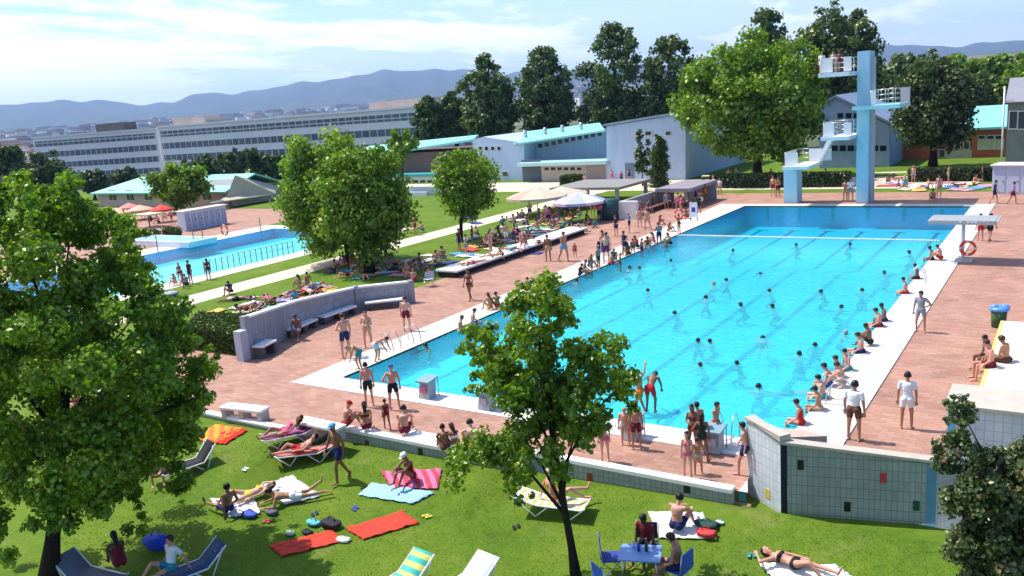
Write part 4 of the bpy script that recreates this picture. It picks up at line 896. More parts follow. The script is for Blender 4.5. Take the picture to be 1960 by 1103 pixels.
def crown_clumps(base, cx, cz, rx, rz, ry, n, shape, r0):
    """clump centres inside an envelope; base=(x,y), cz centre height"""
    out = []; rad = []
    vd = Vector((base[0]-CAM.x, base[1]-CAM.y, 0)).normalized(); sd = Vector((vd.y, -vd.x, 0))
    tries = 0
    while len(out) < n and tries < n*60:
        tries += 1
        q = RNG.normal(size=3); q /= np.linalg.norm(q); rr = RNG.random()**.45
        x, y, z = q*rr
        if shape == 'cone': kx = 1.0 if z < -.25 else max(.12, 1-(z+.25)/1.3*.95); x *= kx/max(.3, math.sqrt(1-min(.91, z*z)))*.95; y *= kx
        elif shape == 'poplar':
            z = RNG.uniform(-1, 1); kx = (1-abs(z)**2.2*.80 if z > 0 else 1-abs(z)**4*.3)*(1.05 + .15*math.sin(z*9+cz)); an = RNG.uniform(0, 2*math.pi); m_ = math.sqrt(RNG.random())*kx; x = math.cos(an)*m_; y = math.sin(an)*m_
        r = r0*RNG.uniform(.65, 1.25)*(1-.35*max(0, z))
        k = max(.0, 1-.8*r/max(rx, 1e-3))
        kz = max(0, 1-.8*r/max(rz, 1e-3))
        c_ = Vector((cx[0], cx[1], cz))+sd*(x*rx*k)+vd*(y*ry*k)+V(0, 0, z*rz*kz)
        out.append(tuple(c_)); rad.append(r)
    return out, rad
def trunk(root, g, top, r, targets, bark, lean=None, zc=None, name='trunk'):
    mb = MB(); g = Vector(g); top = Vector(top); n = 6; pts = []
    for i in range(n+1):
        t_ = i/n; p = g.lerp(top, t_)+V(math.sin(i*1.7)*.04, math.cos(i*2.3)*.04, 0)*(top-g).length*.12*(1 if 0 < i < n else 0); pts.append(p)
    rs = [r*1.5]+[r*(1-.75*i/n) for i in range(1, n+1)]; mb.tube(pts, rs, 9)
    for tg in targets:
        tg = Vector(tg); h = max(.05, min(max((tg.z-g.z)*.55, (top.z-g.z)*.28), (top.z-g.z)*.9)); t_ = h/max(.1, (top.z-g.z)); s0 = g.lerp(top, t_); md = s0.lerp(tg, .5)+V(0, 0, (tg-s0).length*.12)
        rr = r*(1-.75*t_)*.55; mb.tube([s0, md, tg], [rr, rr*.6, rr*.15], 6)
    o = mb.build(name, bark, root); o.matrix_parent_inverse = Matrix.Translation(-Vector(root.location)); return o
def tree(label, g, crown, kind='maple', shape='round', n=5000, clumps=26, leaf=.3, r=.2, name='broadleaf_tree', cat='tree', group=None, bark=None, r0=None, extra=None, ry=None, deep=.26):
    """crown = pixel box (x0,y0,x1,y1) in the vertical plane of the tree"""
    g = Vector(g); root = thing(name, label, cat, g, 0, group)
    dd = (g-CAM); dist = math.hypot(dd.x, dd.y); vd = V(dd.x, dd.y, 0).normalized(); sd = V(vd.y, -vd.x, 0)
    def pl(px, py):
        d = ray(px, py); k = dist/(d.x*vd.x+d.y*vd.y); return CAM+d*k
    x0, y0, x1, y1 = crown
    a, b = pl(x0, (y0+y1)/2), pl(x1, (y0+y1)/2); t_, bo = pl((x0+x1)/2, y0), pl((x0+x1)/2, y1)
    cx = (a+b)/2; rx = (b-a).length/2; bo.z = max(bo.z, g.z+.2); t_.z = max(t_.z, bo.z+4 if extra is None else t_.z); rz = (t_.z-bo.z)/2; cz = (t_.z+bo.z)/2; ry = (ry or .85)*rx
    if extra:      # explicit clumps: (px,py,r_px,depth offset in crown half widths)
        cs = []; rs = []
        for (px, py, rp, dof) in extra:
            p = pl(px, py); sc_ = (pl(px+10, py)-p).length/10
            for q in range(11):
                cs.append(tuple(p+vd*(dof*rx+RNG.normal(0, deep)*rx)+sd*RNG.normal(0, .42)*rp*sc_+V(0, 0, RNG.normal(0, .42)*rp*sc_))); rs.append(rp*sc_*RNG.uniform(.26, .50))
    else:
        cs, rs = crown_clumps((g.x, g.y), cx, cz, rx, rz, ry, clumps*3, shape, (r0 or rx*.36)*.60)
    me = leaves(cs, rs, n, leaf, kind)
    o = nm('crown', me, root); o.matrix_parent_inverse = Matrix.Translation(-g)
    top = V(cx.x, cx.y, cz+rz*.45); tg = [cs[i] for i in range(0, len(cs), max(1, len(cs)//9))]
    trunk(root, g, top, r, tg, bark or barkd)
    return root
# two big foreground maples and the shrubby tree at the lower right corner
gl = PL(92, 1128)
EX = [(-40, 430, 80, 0), (30, 390, 55, .1), (110, 385, 50, -.1), (60, 470, 80, -.3), (150, 440, 62, .2), (215, 450, 45, 0), (-30, 560, 90, .2), (70, 590, 90, -.5), (160, 560, 80, -.2), (240, 530, 55, .1), (270, 600, 60, 0), (190, 660, 85, -.5), (300, 690, 60, .1), (350, 700, 42, 0), (-20, 690, 85, -.3), (80, 720, 90, .4), (250, 770, 80, -.3), (340, 770, 52, -.1), (330, 840, 50, .2), (-20, 800, 80, .1), (60, 850, 75, -.4), (150, 820, 85, -.6), (230, 880, 60, .1), (300, 880, 40, .3), (110, 910, 60, .2), (20, 920, 60, .3), (190, 940, 45, .1), (-10, 1000, 45, .2), (40, 345, 30, 0), (120, 350, 26, 0), (180, 415, 36, .3), (372, 660, 24, 0), (300, 620, 45, .1), (262, 500, 40, .2), (345, 650, 30, .1), (375, 735, 26, 0), (370, 790, 26, 0), (225, 430, 30, 0), (100, 960, 48, .1), (340, 900, 30, .2), (-70, 620, 80, .5), (-90, 800, 80, .3), (50, 500, 70, .6), (180, 720, 80, .6), (250, 960, 26, 0)]
tree('large leafy maple filling the left edge in front of the lawn', gl, (-80, 330, 395, 1000), 'maple', n=110000, leaf=.110, r=.20, name='maple_tree', extra=EX, deep=.42)
gc = PL(1105, 1122)
EX = [(1040, 575, 46, 0), (990, 590, 34, .2), (1075, 600, 26, .1), (1000, 640, 42, -.2), (1050, 655, 45, .2), (930, 655, 34, .1), (905, 640, 20, 0), (950, 690, 42, -.2), (920, 730, 34, .2), (990, 715, 50, -.3), (1050, 720, 50, .1), (1100, 745, 45, -.2), (1130, 690, 38, 0), (1170, 670, 32, .1), (1190, 715, 36, 0), (1150, 745, 42, .2), (1195, 760, 26, .1), (1150, 800, 26, 0), (955, 760, 30, .2), (1010, 780, 52, .2), (1060, 800, 55, -.2), (1000, 840, 46, -.1), (940, 850, 42, 0), (890, 880, 38, .1), (870, 895, 22, .1), (1055, 850, 46, .1), (1100, 850, 34, .2), (985, 890, 34, 0), (1000, 920, 22, 0), (930, 890, 28, .2), (1095, 700, 34, .3), (1030, 545+15, 24, 0), (1115, 800, 34, -.3)]
tree('young maple with slender trunk in the middle of the front lawn before the pool', gc, (860, 545, 1215, 930), 'young', n=20000, leaf=.108, r=.105, name='maple_tree', extra=EX)
gr = PL(1960, 1330)
EX = [(1820, 775, 20, 0), (1850, 800, 26, 0), (1840, 850, 34, .1), (1820, 890, 34, .1), (1870, 920, 52, -.1), (1930, 930, 60, .1), (1980, 900, 60, 0), (1895, 890, 40, .1), (1900, 960, 50, -.1), (1850, 1040, 40, .1), (1955, 1060, 60, .1), (1830, 960, 36, .1), (1870, 1010, 46, 0), (1930, 1020, 60, -.1), (1860, 1075, 44, 0), (1920, 1090, 60, .1), (1990, 1010, 70, 0), (1980, 1100, 60, .1), (1875, 1130, 50, 0), (1800, 870, 18, 0), (1940, 1180, 60, 0)]
tree('grey green leafy tree crossing the lower right corner of the view', gr, (1780, 750, 2050, 1200), 'grey', n=30000, leaf=.08, r=.10, name='broadleaf_tree', extra=EX)
# trees between the pools
tree('big light green maple, left one of the pair shading the middle lawn', P(672, 500), (517, 225, 735, 500), 'maple', 'round', 26000, 46, .23, .26, 'maple_tree', group='pair of maples between the two pools')
tree('big green maple with thick trunk, right one of the pair on the middle lawn', P(708, 521), (590, 265, 806, 505), 'young', 'round', 26000, 46, .23, .28, 'maple_tree', group='pair of maples between the two pools')
tree('small round maple with bare lower trunk beside the pale path', P(881, 462), (815, 268, 966, 425), 'maple', 'round', 15000, 36, .21, .16, 'maple_tree')
tree('huge spreading maple just left of the diving tower', P(1450, 347), (1285, 50, 1612, 325), 'maple', 'round', 40000, 72, .40, .45, 'maple_tree', r0=2.0)
tree('dark broad tree with grey foliage right of the diving tower', P(1785, 322), (1692, 103, 1886, 298), 'dark', 'round', 22000, 52, .36, .4, 'broadleaf_tree')
# poplars behind the halls
def gd(px, d): p = PD(px, hory(px), d); return V(p.x, p.y, tz(d, math.atan2(p.x-CAM.x, p.y-CAM.y)))
pops = [(822, (790, 184, 852, 276), 150, 'short dark poplar, leftmost of the row behind the turquoise roofs'), (868, (836, 175, 900, 275), 152, 'short bushy poplar, second from the left behind the turquoise roofs'),
        (935, (878, 102, 992, 285), 146, 'ragged topped poplar, third from the left of the row behind the halls'), (1043, (984, 90, 1102, 275), 144, 'wide dense poplar, fourth from the left, behind the long turquoise roof'),
        (1182, (1108, 40, 1250, 272), 142, 'tallest ragged poplar between the long turquoise roof and the gable'), (1285, (1214, 66, 1354, 262), 145, 'round topped poplar directly behind the gable building')]
for px, bx, d, lb in pops: tree(lb, gd(px, d), bx, 'poplar', 'poplar', 13000, 64, .50, .4, 'poplar_tree', group='poplars behind the halls', r0=(bx[2]-bx[0])*.021*.62)
tree('tall poplar top showing above the huge maple', gd(1478, 150), (1410, 16, 1525, 250), 'poplar', 'poplar', 5000, 30, .6, .4, 'poplar_tree')
tree('very tall dark poplar rising behind the top of the diving tower', gd(1602, 135), (1505, -12, 1698, 255), 'poplar', 'round', 18000, 60, .5, .5, 'poplar_tree', r0=1.9)
tree('small dark poplar just right of the tower column', gd(1672, 138), (1648, 92, 1692, 250), 'dark', 'poplar', 3000, 22, .5, .3, 'poplar_tree')
# cypress and its neighbour
tree('narrow dark cypress in front of the pale blue gable wall', P(1262, 358), (1243, 253, 1283, 358), 'hedge', 'poplar', 16000, 90, .15, .12, 'cypress_tree', extra=[(1262+(k % 3-1)*2, 266+k*7, 9+min(k, 5)*1.7, 0) for k in range(13)])
tree('sparse young tree with thin crown left of the cypress', P(1230, 356), (1209, 248, 1246, 335), 'grey', 'poplar', 1100, 16, .28, .07, 'young_tree', r0=.5)
tree('yellow green bush standing before the turquoise roof of the left hall', P(772, 372), (738, 245, 803, 305), 'maple', 'round', 2500, 14, .4, .15, 'broadleaf_tree')
# trees around the small pool and below
bg = [(86, 392, (28, 283, 146, 395), 'dark', 'brownish green round tree behind the left maple top'), (337, 408, (272, 303, 408, 402), 'young', 'dense dark green tree between the two turquoise roof parts'),
      (182, 382, (148, 322, 216, 372), 'dark', 'small dark tree in front of the office block end')]
for px, py, bx, kd, lb in bg: tree(lb, P(px, py), bx, kd, 'round', 6500, 26, .42, .22)
for i, (px, bx) in enumerate(((395, (360, 296, 432, 345)), (440, (408, 282, 476, 345)), (490, (460, 276, 532, 352)), (535, (505, 290, 570, 350)), (20, (-30, 268, 52, 345)), (560, (540, 320, 600, 400)), (240, (205, 318, 272, 372)), (365, (335, 300, 398, 352)))):
    tree(('dark tree %s, in front of the office block' % ('leftmost near the office kink', 'tallest left of centre', 'widest beside the beige gable', 'last one next to the big maple', 'at the far left border', 'low one behind the small pool', 'small one left of the turquoise roof top', 'dense one right behind the turquoise roof')[i]), gd(px, 128+6*i), bx, 'dark', 'round', 3500, 18, .5, .25, group='dark trees in front of the office block')
0 and tree('plum coloured bush beside the beige end wall of the bath house', P(528, 412), (498, 362, 548, 408), 'plum', 'round', 1500, 10, .3, .1, 'bush', 'bush')
# wooded rise at the right
k_ = 0
for row, (dd, yb) in enumerate(((150, 150), (185, 132), (230, 120))):
    for px in range(1700+row*17, 1990, 46):
        k_ += 1; y0 = yb-26+random.randint(-7, 7); 
        tree(('green crown number %s of the woodland edge beyond the red brick building' % ('one two three four five six seven eight nine ten eleven twelve thirteen fourteen fifteen sixteen seventeen eighteen nineteen twenty twentyone'.split()[k_-1])), gd(px, dd), (px-36, y0+14*(row == 0), px+36, y0+95), random.choice(('poplar', 'young', 'maple', 'poplar')) if row == 0 else random.choice(('poplar', 'young')), 'round', 2300, 16, .8+.1*row, .4, group='woodland on the rise at the right', r0=1.9)
# clipped hedge
def hedge(label, pts, h, n, kind='hedge', leaf=.10):
    g = Vector(pts[0]); root = thing('hedge', label, 'hedge', (sum(p[0] for p in pts)/4, sum(p[1] for p in pts)/4, 0))
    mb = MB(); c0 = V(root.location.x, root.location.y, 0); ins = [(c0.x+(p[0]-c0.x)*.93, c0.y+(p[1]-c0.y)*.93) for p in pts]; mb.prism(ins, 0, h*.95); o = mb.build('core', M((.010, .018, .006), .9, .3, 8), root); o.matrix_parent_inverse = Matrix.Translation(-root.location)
    m_ = n; u_ = RNG.random(m_); v_ = RNG.random(m_); w_ = RNG.random(m_)
    P4 = np.array([[p[0], p[1]] for p in pts]); 
    face = RNG.choice(5, m_, p=[.3, .2, .15, .2, .15]); xy = np.zeros((m_, 2)); zz = np.zeros(m_)
    for f in range(5):
        k = face == f
        if f == 0: xy[k] = (P4[0]*(1-u_[k, None])+P4[1]*u_[k, None])*(1-v_[k, None])+(P4[3]*(1-u_[k, None])+P4[2]*u_[k, None])*v_[k, None]; zz[k] = h
        else: xy[k] = P4[f-1]*(1-u_[k, None])+P4[f % 4]*u_[k, None]; zz[k] = h*v_[k]
    C_ = np.column_stack([xy, zz])+RNG.normal(scale=.035, size=(m_, 3))
    me = leaves(C_, np.full(m_, .03), m_, leaf, kind, tone0=RNG.normal(.5, .2, m_)); o = nm('foliage', me, root); o.matrix_parent_inverse = Matrix.Translation(-root.location)
a = [P(362, 668), P(470, 683), P(478, 618, .0), P(378, 612)]
hedge('clipped dark hedge block at the end of the curved bench wall', [(p.x, p.y) for p in (P(362, 668), P(470, 683), P(478, 602, 1.12), P(380, 597, 1.12))], 1.12, 22000, leaf=.075)
# real grass blades on the near lawn
n = 120000
d_ = 8+RNG.random(n)**.75*21; az = RNG.uniform(azL-.02, .12, n); X_ = CAM.x+np.sin(az)*d_; Y_ = CAM.y+np.cos(az)*d_
wy = np.where(X_ < 3.3, -5.14, np.where(X_ < 11, -4.36, -3.62)); ok = (Y_ < wy) & ~((X_ > 15.2) & (X_ < 17.7) & (Y_ > -4.3)) & ~((X_ > 17) & (Y_ > -3.2)); X_ = X_[ok]; Y_ = Y_[ok]; n = len(X_)
Z_ = np.array([LZ(x, y) for x, y in zip(X_, Y_)]); an = RNG.uniform(0, 6.28, n); hgt = RNG.uniform(.02, .045, n); wd = RNG.uniform(.008, .016, n); ln = RNG.normal(0, .02, (n, 2))
p = np.stack([X_, Y_, Z_-.004], 1); dx = np.stack([np.cos(an)*wd, np.sin(an)*wd, np.zeros(n)], 1); tp = p+np.stack([ln[:, 0], ln[:, 1], hgt], 1)
me = mesh_np('grass', np.stack([p-dx, p+dx, tp], 1).reshape(-1, 3), np.arange(3*n).reshape(-1, 3), (leafmat('grass_blade', [(0, (.10, .16, .010)), (.5, (.17, .25, .014)), (1, (.26, .31, .04))], .5, .02),))
at = me.attributes.new('tone', 'FLOAT', 'POINT'); at.data.foreach_set('value', np.repeat(np.clip(RNG.normal(.45, .22, n), 0, 1), 3).astype(np.float32))
o = nm('grass', me); setp(o, 'short green blades of grass covering the front lawn', 'grass', None, 'stuff')
# ---------------------------------------------------------------- built objects on the deck
def at0(root): return Matrix.Translation(-Vector(root.location))
def bx(root, name, mt, *a, **k):
    mb = MB(); mb.box(*a, **k); return part(mb, name, [mt], root)
# tiled parapet enclosure at the lower right
def wallrun(mb, p, q, z0, z1, t=.16, mi=0):
    p = V(p[0], p[1], 0); q = V(q[0], q[1], 0); d = (q-p).normalized(); nr = V(d.y, -d.x, 0)
    mb.prism([tuple((p)[:2]), tuple(q[:2]), tuple((q-nr*t)[:2]), tuple((p-nr*t)[:2])], z0, z1, mi)
LB = -.95
c0 = PL(1435, 957); c0 = V(17.2, -2.35, 0); c1 = P(1495, 1000, -.8); c2 = P(1770, 1021, -.8); c3 = P(1868, 1010, -.8)
zt1 = ZAT(c1, 850); zt2 = ZAT(c2, 886); zt0 = ZAT(c0, 803)
r = thing('tiled_enclosure', 'low grey green tiled enclosure with beige coping at the lower right corner of the deck', 'wall', (c1.x, c1.y, -.8))
ztop = (zt1+zt2)/2
def quadwall(p, q, z0, zp, zq, t, mt, name):
    d = V(q.x-p.x, q.y-p.y, 0).normalized(); nr = V(-d.y, d.x, 0)
    if nr.y < 0: nr = -nr
    mb = MB(); mb.prism([(p.x, p.y), (q.x, q.y), (q.x+nr.x*t, q.y+nr.y*t), (p.x+nr.x*t, p.y+nr.y*t)], z0, [zp, zq, zq, zp]); return part(mb, name, [mt], r)
dk = (c1-c0).normalized(); cs = c1-dk*.001
quadwall(c0, c1, LB, zt0, zt1, .2, twhite, 'side_wall')
e1 = c1+(c2-c1).normalized()*.16
quadwall(V(c1.x+.002, c1.y, 0), e1, LB, zt1-.01, zt1-.015, .18, M((.008, .012, .03), .4, .1, 4), 'dark_pilaster')
quadwall(e1+V(.002, 0, 0), c2, LB, zt1-.02, zt2-.02, .2, tgrey, 'front_wall')
e2 = c2+V(.22, .06, 0); quadwall(c2+V(.002, 0, 0), e2, LB, zt2-.02, zt2-.02, .2, M((.10, .24, .36), .45, .15, 3), 'blue_pilaster')
quadwall(e2+V(.002, 0, 0), V(c3.x, c3.y+.25, 0), LB, zt2-.02, zt2-.1, .2, tgrey, 'front_wall')
# coping
def cope(p, q, zp, zq, wdt=.34, th=.07):
    d = V(q.x-p.x, q.y-p.y, 0).normalized(); nr = V(-d.y, d.x, 0)
    if nr.y < 0: nr = -nr
    a = p-nr*.05-d*.04; b = q-nr*.05+d*.04
    mb = MB(); mb.prism([(a.x, a.y), (b.x, b.y), (b.x+nr.x*wdt, b.y+nr.y*wdt), (a.x+nr.x*wdt, a.y+nr.y*wdt)], [zp]*4, [zp+th, zq+th, zq+th, zp+th])
    mb.v[-8:] = mb.v[-8:]; return part(mb, 'coping', [M((.47, .42, .35), .8, .12, 3)], r)
cope(c0, c1, zt0, zt1); 
mb = MB(); d = (c2-c1).normalized(); nr = V(-d.y, d.x, 0); a = c1-nr*.05; b = e2-nr*.05
mb.prism([(a.x, a.y), (b.x, b.y), (b.x+nr.x*.32, b.y+nr.y*.32), (a.x+nr.x*.32, a.y+nr.y*.32)], [zt1+.001, zt2, zt2, zt1+.001], [zt1+.075, zt2+.07, zt2+.07, zt1+.075]); part(mb, 'coping', [M((.47, .42, .35), .8, .12, 3)], r)
# small triangular landing inside the corner
i0 = P(1462, 800, zt0); i1 = P(1536, 806, zt0); i2 = P(1506, 842, zt0)
mb = MB(); mb.prism([(c0.x+.15, c0.y+.35), (c1.x+.05, c1.y+.55), (c1.x+.9, c1.y+1.0), (i1.x, i1.y), (i0.x, i0.y)], -.02, [zt0-.25]*5); part(mb, 'landing', [M((.48, .36, .29), .8, .15, 4)], r)
for u_, py, cc in ((.10, 890, (.008, .01, .012)), (.445, 970, (.008, .01, .012)), (.70, 915, (.45, .05, .05)), (.935, 968, (.01, .07, .04))):
    p = e1.lerp(c2, u_); z = ZAT(p, py); dn = V(-d.y, d.x, 0)*-1; Mx = Matrix(((d.x, -dn.x, 0, p.x+dn.x*.012), (d.y, -dn.y, 0, p.y+dn.y*.012), (0, 0, 1, z), (0, 0, 0, 1)))
    mb = MB(); mb.box(-.075, .075, 0, .015, -.13, .13, 0, Mx); part(mb, 'accent_tile', [M(cc, .4, .1, 5)], r)
p = c0.lerp(c1, .62); dd_ = (c1-c0); dd_.z = 0; dd_.normalize(); dn = V(dd_.y, -dd_.x, 0)
if dn.dot(CAM-p) < 0: dn = -dn
z = ZAT(p, 945); Mx = Matrix(((dd_.x, -dn.x, 0, p.x+dn.x*.012), (dd_.y, -dn.y, 0, p.y+dn.y*.012), (0, 0, 1, z), (0, 0, 0, 1)))
mb = MB(); mb.box(-.09, .09, 0, .015, -.13, .13, 0, Mx); part(mb, 'accent_tile', [M((.62, .42, .08), .5, .1, 5)], r)

# second enclosure behind it
g0 = P(1812, 905); r = thing('tiled_enclosure', 'white tiled enclosure with beige top, half hidden by the corner tree', 'wall', (g0.x, g0.y, 0))
ztb = ZAT(g0, 778); x0_, y0_ = g0.x, g0.y
bx(r, 'wall', twhite, x0_+.14, x0_+2.2, y0_, y0_+1.5, -.9, ztb); bx(r, 'blue_pilaster', M((.10, .42, .58), .45, .12, 3), x0_-.02, x0_+.137, y0_-.01, y0_+1.5, -.9, ztb)
bx(r, 'coping', M((.47, .42, .35), .8, .12, 3), x0_-.1, x0_+2.3, y0_-.08, y0_+1.65, ztb+.002, ztb+.08); bx(r, 'window', shade, x0_+1.7, x0_+1.78, y0_-.02, y0_+.05, .1, ztb-.1)

# cream sun terrace with yellow edge on the right
r = thing('sun_terrace', 'raised cream concrete terrace with a yellow painted edge at the right border', 'platform', (24, 9, 0))
mb = MB(); mb.box(22.08, 36, 4.0, 14.2, 0, .44, 0); part(mb, 'slab', [M((.80, .73, .60), .7, .10, .6)], r)
mb = MB(); mb.box(21.96, 22.075, 3.9, 14.2, 0, .45, 0); part(mb, 'edge', [M((.62, .52, .16), .7, .2, 2)], r)
r = thing('steps', 'grey stone steps with pale edges behind the green bin', 'steps', (25, 16, 0))
for k in range(4): bx(r, 'step', M((.36, .34, .31), .8, .12, 2), 22.9, 34, 15.0+k*.8, 15.797+k*.8, 0, .18*(k+1)); 
# bin with blue bag
g = P(1911, 626); r = thing('litter_bin', 'dark green litter bin with a bulging blue bag over its rim, by the yellow edge', 'bin', g)
h = ZAT(g, 592)
mb = MB(); mb.tube([g, g+V(0, 0, h)], [.26, .30], 14); part(mb, 'bin_body', [M((.05, .11, .035), .6, .2, 5)], r)
mb = MB(); mb.ell(g+V(0, 0, h+.02), (.38, .38, .14), 14, 8); mb.ell(g+V(.2, .1, h+.08), (.18, .16, .12), 10, 6); mb.ell(g+V(-.15, -.1, h+.1), (.17, .15, .12), 10, 6); o = part(mb, 'bin_bag', [M((.10, .25, .75), .35, .15, 6, .5)], r)
g = P(1945, 600); r = thing('beach_towel', 'bright yellow towel thrown over the steps at the right border', 'towel', (24.6, 16.3, .4)); bx(r, 'towel', M((.75, .62, .03), .9, .1, 8), 23.9, 26.2, 15.9, 16.55, .37, .42)

# shower canopy beside the pool, right
g = P(1842, 500); r = thing('shower_canopy', 'flat grey lattice canopy on a single white post over the right pool edge', 'canopy', g)
h = ZAT(g, 420); a = PY(1785, 420, g.y); b = PY(1910, 420, g.y)
mb = MB(); mb.tube([g, g+V(0, 0, h)], .09, 10); part(mb, 'post', [white], r)
mb = MB(); xa, xb = PY(1783, 412, g.y).x, PY(1912, 412, g.y).x
n = 18
for k in range(n+1): xx = xa+(xb-xa)*k/n; mb.box(xx-.05, xx+.05, g.y-1.15, g.y+1.15, h-.001, h+.05)
for yy in (-1.15, 0, 1.05): mb.box(xa, xb, g.y+yy, g.y+yy+.1, h-.12, h-.002)
part(mb, 'lattice', [M((.36, .37, .38), .7, .12, 3)], r)
mb = MB(); mb.box(xa+.05, xb-.05, g.y-1.05, g.y+1.05, h+.051, h+.075); part(mb, 'roof_sheet', [M((.30, .31, .32), .7, .15, 3)], r)
bx(r, 'shower_tray', M((.45, .45, .44), .7, .1, 3), g.x-.5, g.x+.5, g.y-.5, g.y+.5, .021, .07)
def lifering(label, c_, axis, rad=.36):
    mb = MB(); pts = [c_+V(math.cos(a)*rad, 0, math.sin(a)*rad) if axis == 'y' else c_+V(math.cos(a)*rad*.7, math.cos(a)*rad*.7, math.sin(a)*rad) for a in np.linspace(0, 2*math.pi, 21)]
    mb.tube(pts, .075, 8, caps=False); r = thing('life_ring', label, 'life ring', c_); part(mb, 'ring', [M((.75, .06, .03), .5, .1, 4)], r)
    mb = MB()
    for a in (0, math.pi/2, math.pi, 3*math.pi/2):
        pp = [c_+(V(math.cos(x)*rad, 0, math.sin(x)*rad) if axis == 'y' else V(math.cos(x)*rad*.7, math.cos(x)*rad*.7, math.sin(x)*rad)) for x in (a-.16, a, a+.16)]; mb.tube(pp, .080, 8)
        o_ = mb.build('band', white, r); o_.matrix_parent_inverse = at0(r); mb = MB()
lifering('orange red life ring hung on the post of the lattice canopy', g+V(.25, -.15, .75), 'y')
# lifeguard chair with sign, left side
g = P(1328, 424); r = thing('lifeguard_sign', 'white information board on a stand at the left pool edge beside the life ring', 'sign', g)
h = ZAT(g, 388); mb = MB(); mb.box(g.x-.32, g.x+.32, g.y-.03, g.y+.03, .35, h, bev=.01); o = part(mb, 'board', [M((.68, .74, .85), .5, .05, 3)], r)
mb = MB(); mb.box(g.x-.15, g.x+.16, g.y-.036, g.y-.031, h*.50, h*.75); q = mb.build('pictogram', M((.03, .06, .3), .5, .1, 9), o)
mb = MB(); mb.box(g.x-.3, g.x-.25, g.y+.031, g.y+.08, 0, h); mb.box(g.x+.25, g.x+.3, g.y+.031, g.y+.08, 0, h); part(mb, 'stand', [dgrey], r)
lifering('orange red life ring on its rack at the left pool edge near the far corner', P(1300, 428)+V(0, 0, .75), 'x')
# starting blocks
def block(px, py, label, pink=False, Y=None):
    g = P(px, py); r = thing('starting_block', label, 'starting block', g, 0, 'starting blocks on the near edge')
    mb = MB(); mb.extr([V(g.x-.24, g.y-.30, .02), V(g.x+.24, g.y-.30, .02), V(g.x+.20, g.y-.2, .62), V(g.x-.20, g.y-.2, .62)], (0, .42, 0)); part(mb, 'base', [M((.36, .38, .40), .6, .1, 4)], r)
    mb = MB(); mb.extr([V(g.x-.29, g.y-.34, .62), V(g.x-.29, g.y+.30, .70), V(g.x-.29, g.y+.30, .76), V(g.x-.29, g.y-.34, .68)], (.58, 0, 0)); part(mb, 'plate', [M((.20, .32, .36), .7, .1, 6)], r)
    mb = MB(); mb.box(g.x-.14, g.x+.14, g.y-.32, g.y-.29, .25, .48); part(mb, 'number_field', [M((.55, .12, .25) if pink else (.45, .45, .5), .6, .1, 6)], r)
    mb = MB()
    for s_ in (-1, 1): mb.tube([(g.x+s_*.27, g.y+.25, .02), (g.x+s_*.27, g.y+.25, .66)], .018, 6)
    part(mb, 'grip', [metal], r)
block(821, 760, 'starting block with pink number field, leftmost one, at the near pool edge', True)
block(935, 783, 'starting block half hidden behind the leaves of the young maple', False)
block(1212, 838, 'starting block beside the two children near the young maple', False)
block(1368, 862, 'starting block among the group of bathers at the near right corner', False)
# ladders
def ladder(px, py, dirx, label):
    g = P(px, py); r = thing('pool_ladder', label, 'ladder', g, 0, 'pool ladders')
    for s_ in (-1, 1):
        pts = []
        for a in np.linspace(0, math.pi, 9):
            off = -math.cos(a)*.38; pts.append((off, .02+math.sin(a)*.75))
        pts = [(-.38, .0)]+pts+[(.38, -.8)]
        mb = MB(); mb.tube([(g.x+o_*dirx[0]+s_*.25*dirx[1], g.y+o_*dirx[1]+s_*.25*dirx[0], z) for o_, z in pts], .022, 7); part(mb, 'rail', [metal], r)
    for k in range(3): mb = MB(); mb.tube([(g.x+.38*dirx[0]-.25*dirx[1], g.y+.38*dirx[1]-.25*dirx[0], -.2-.25*k), (g.x+.38*dirx[0]+.25*dirx[1], g.y+.38*dirx[1]+.25*dirx[0], -.2-.25*k)], .025, 6); part(mb, 'rung', [metal], r)
ladder(748, 668, (1, 0), 'chrome pool ladder on the left edge, the nearer of the two'); ladder(787, 655, (1, 0), 'chrome pool ladder on the left edge, the farther of the two')
ladder(1607, 772, (-1, 0), 'chrome pool ladder on the right edge near the man in the white shirt'); ladder(1757, 540, (-1, 0), 'chrome pool ladder on the right edge farther away'); ladder(1392, 838, (0, 1), 'chrome ladder at the near right corner of the pool')
# rope with floats across the pool
pa, pb = P(1352, 452, -.04), P(1730, 464, -.04); mb = MB(); pa = V(0.0, pa.y, -.03); pb = V(17.5, pa.y, -.03); mb.tube([pa, pb], .03, 6); r = thing('float_line', 'thin white float line stretched across the far part of the pool', 'float line', pa); part(mb, 'rope', [white], r)
mb = MB(); nf = 100
for k in range(nf): x = .3+(17.0)*k/nf; mb.tube([(x, pa.y, -.03), (x+.13, pa.y, -.03)], .065, 7)
o = part(mb, 'floats', [white], r); o['kind'] = 'stuff'

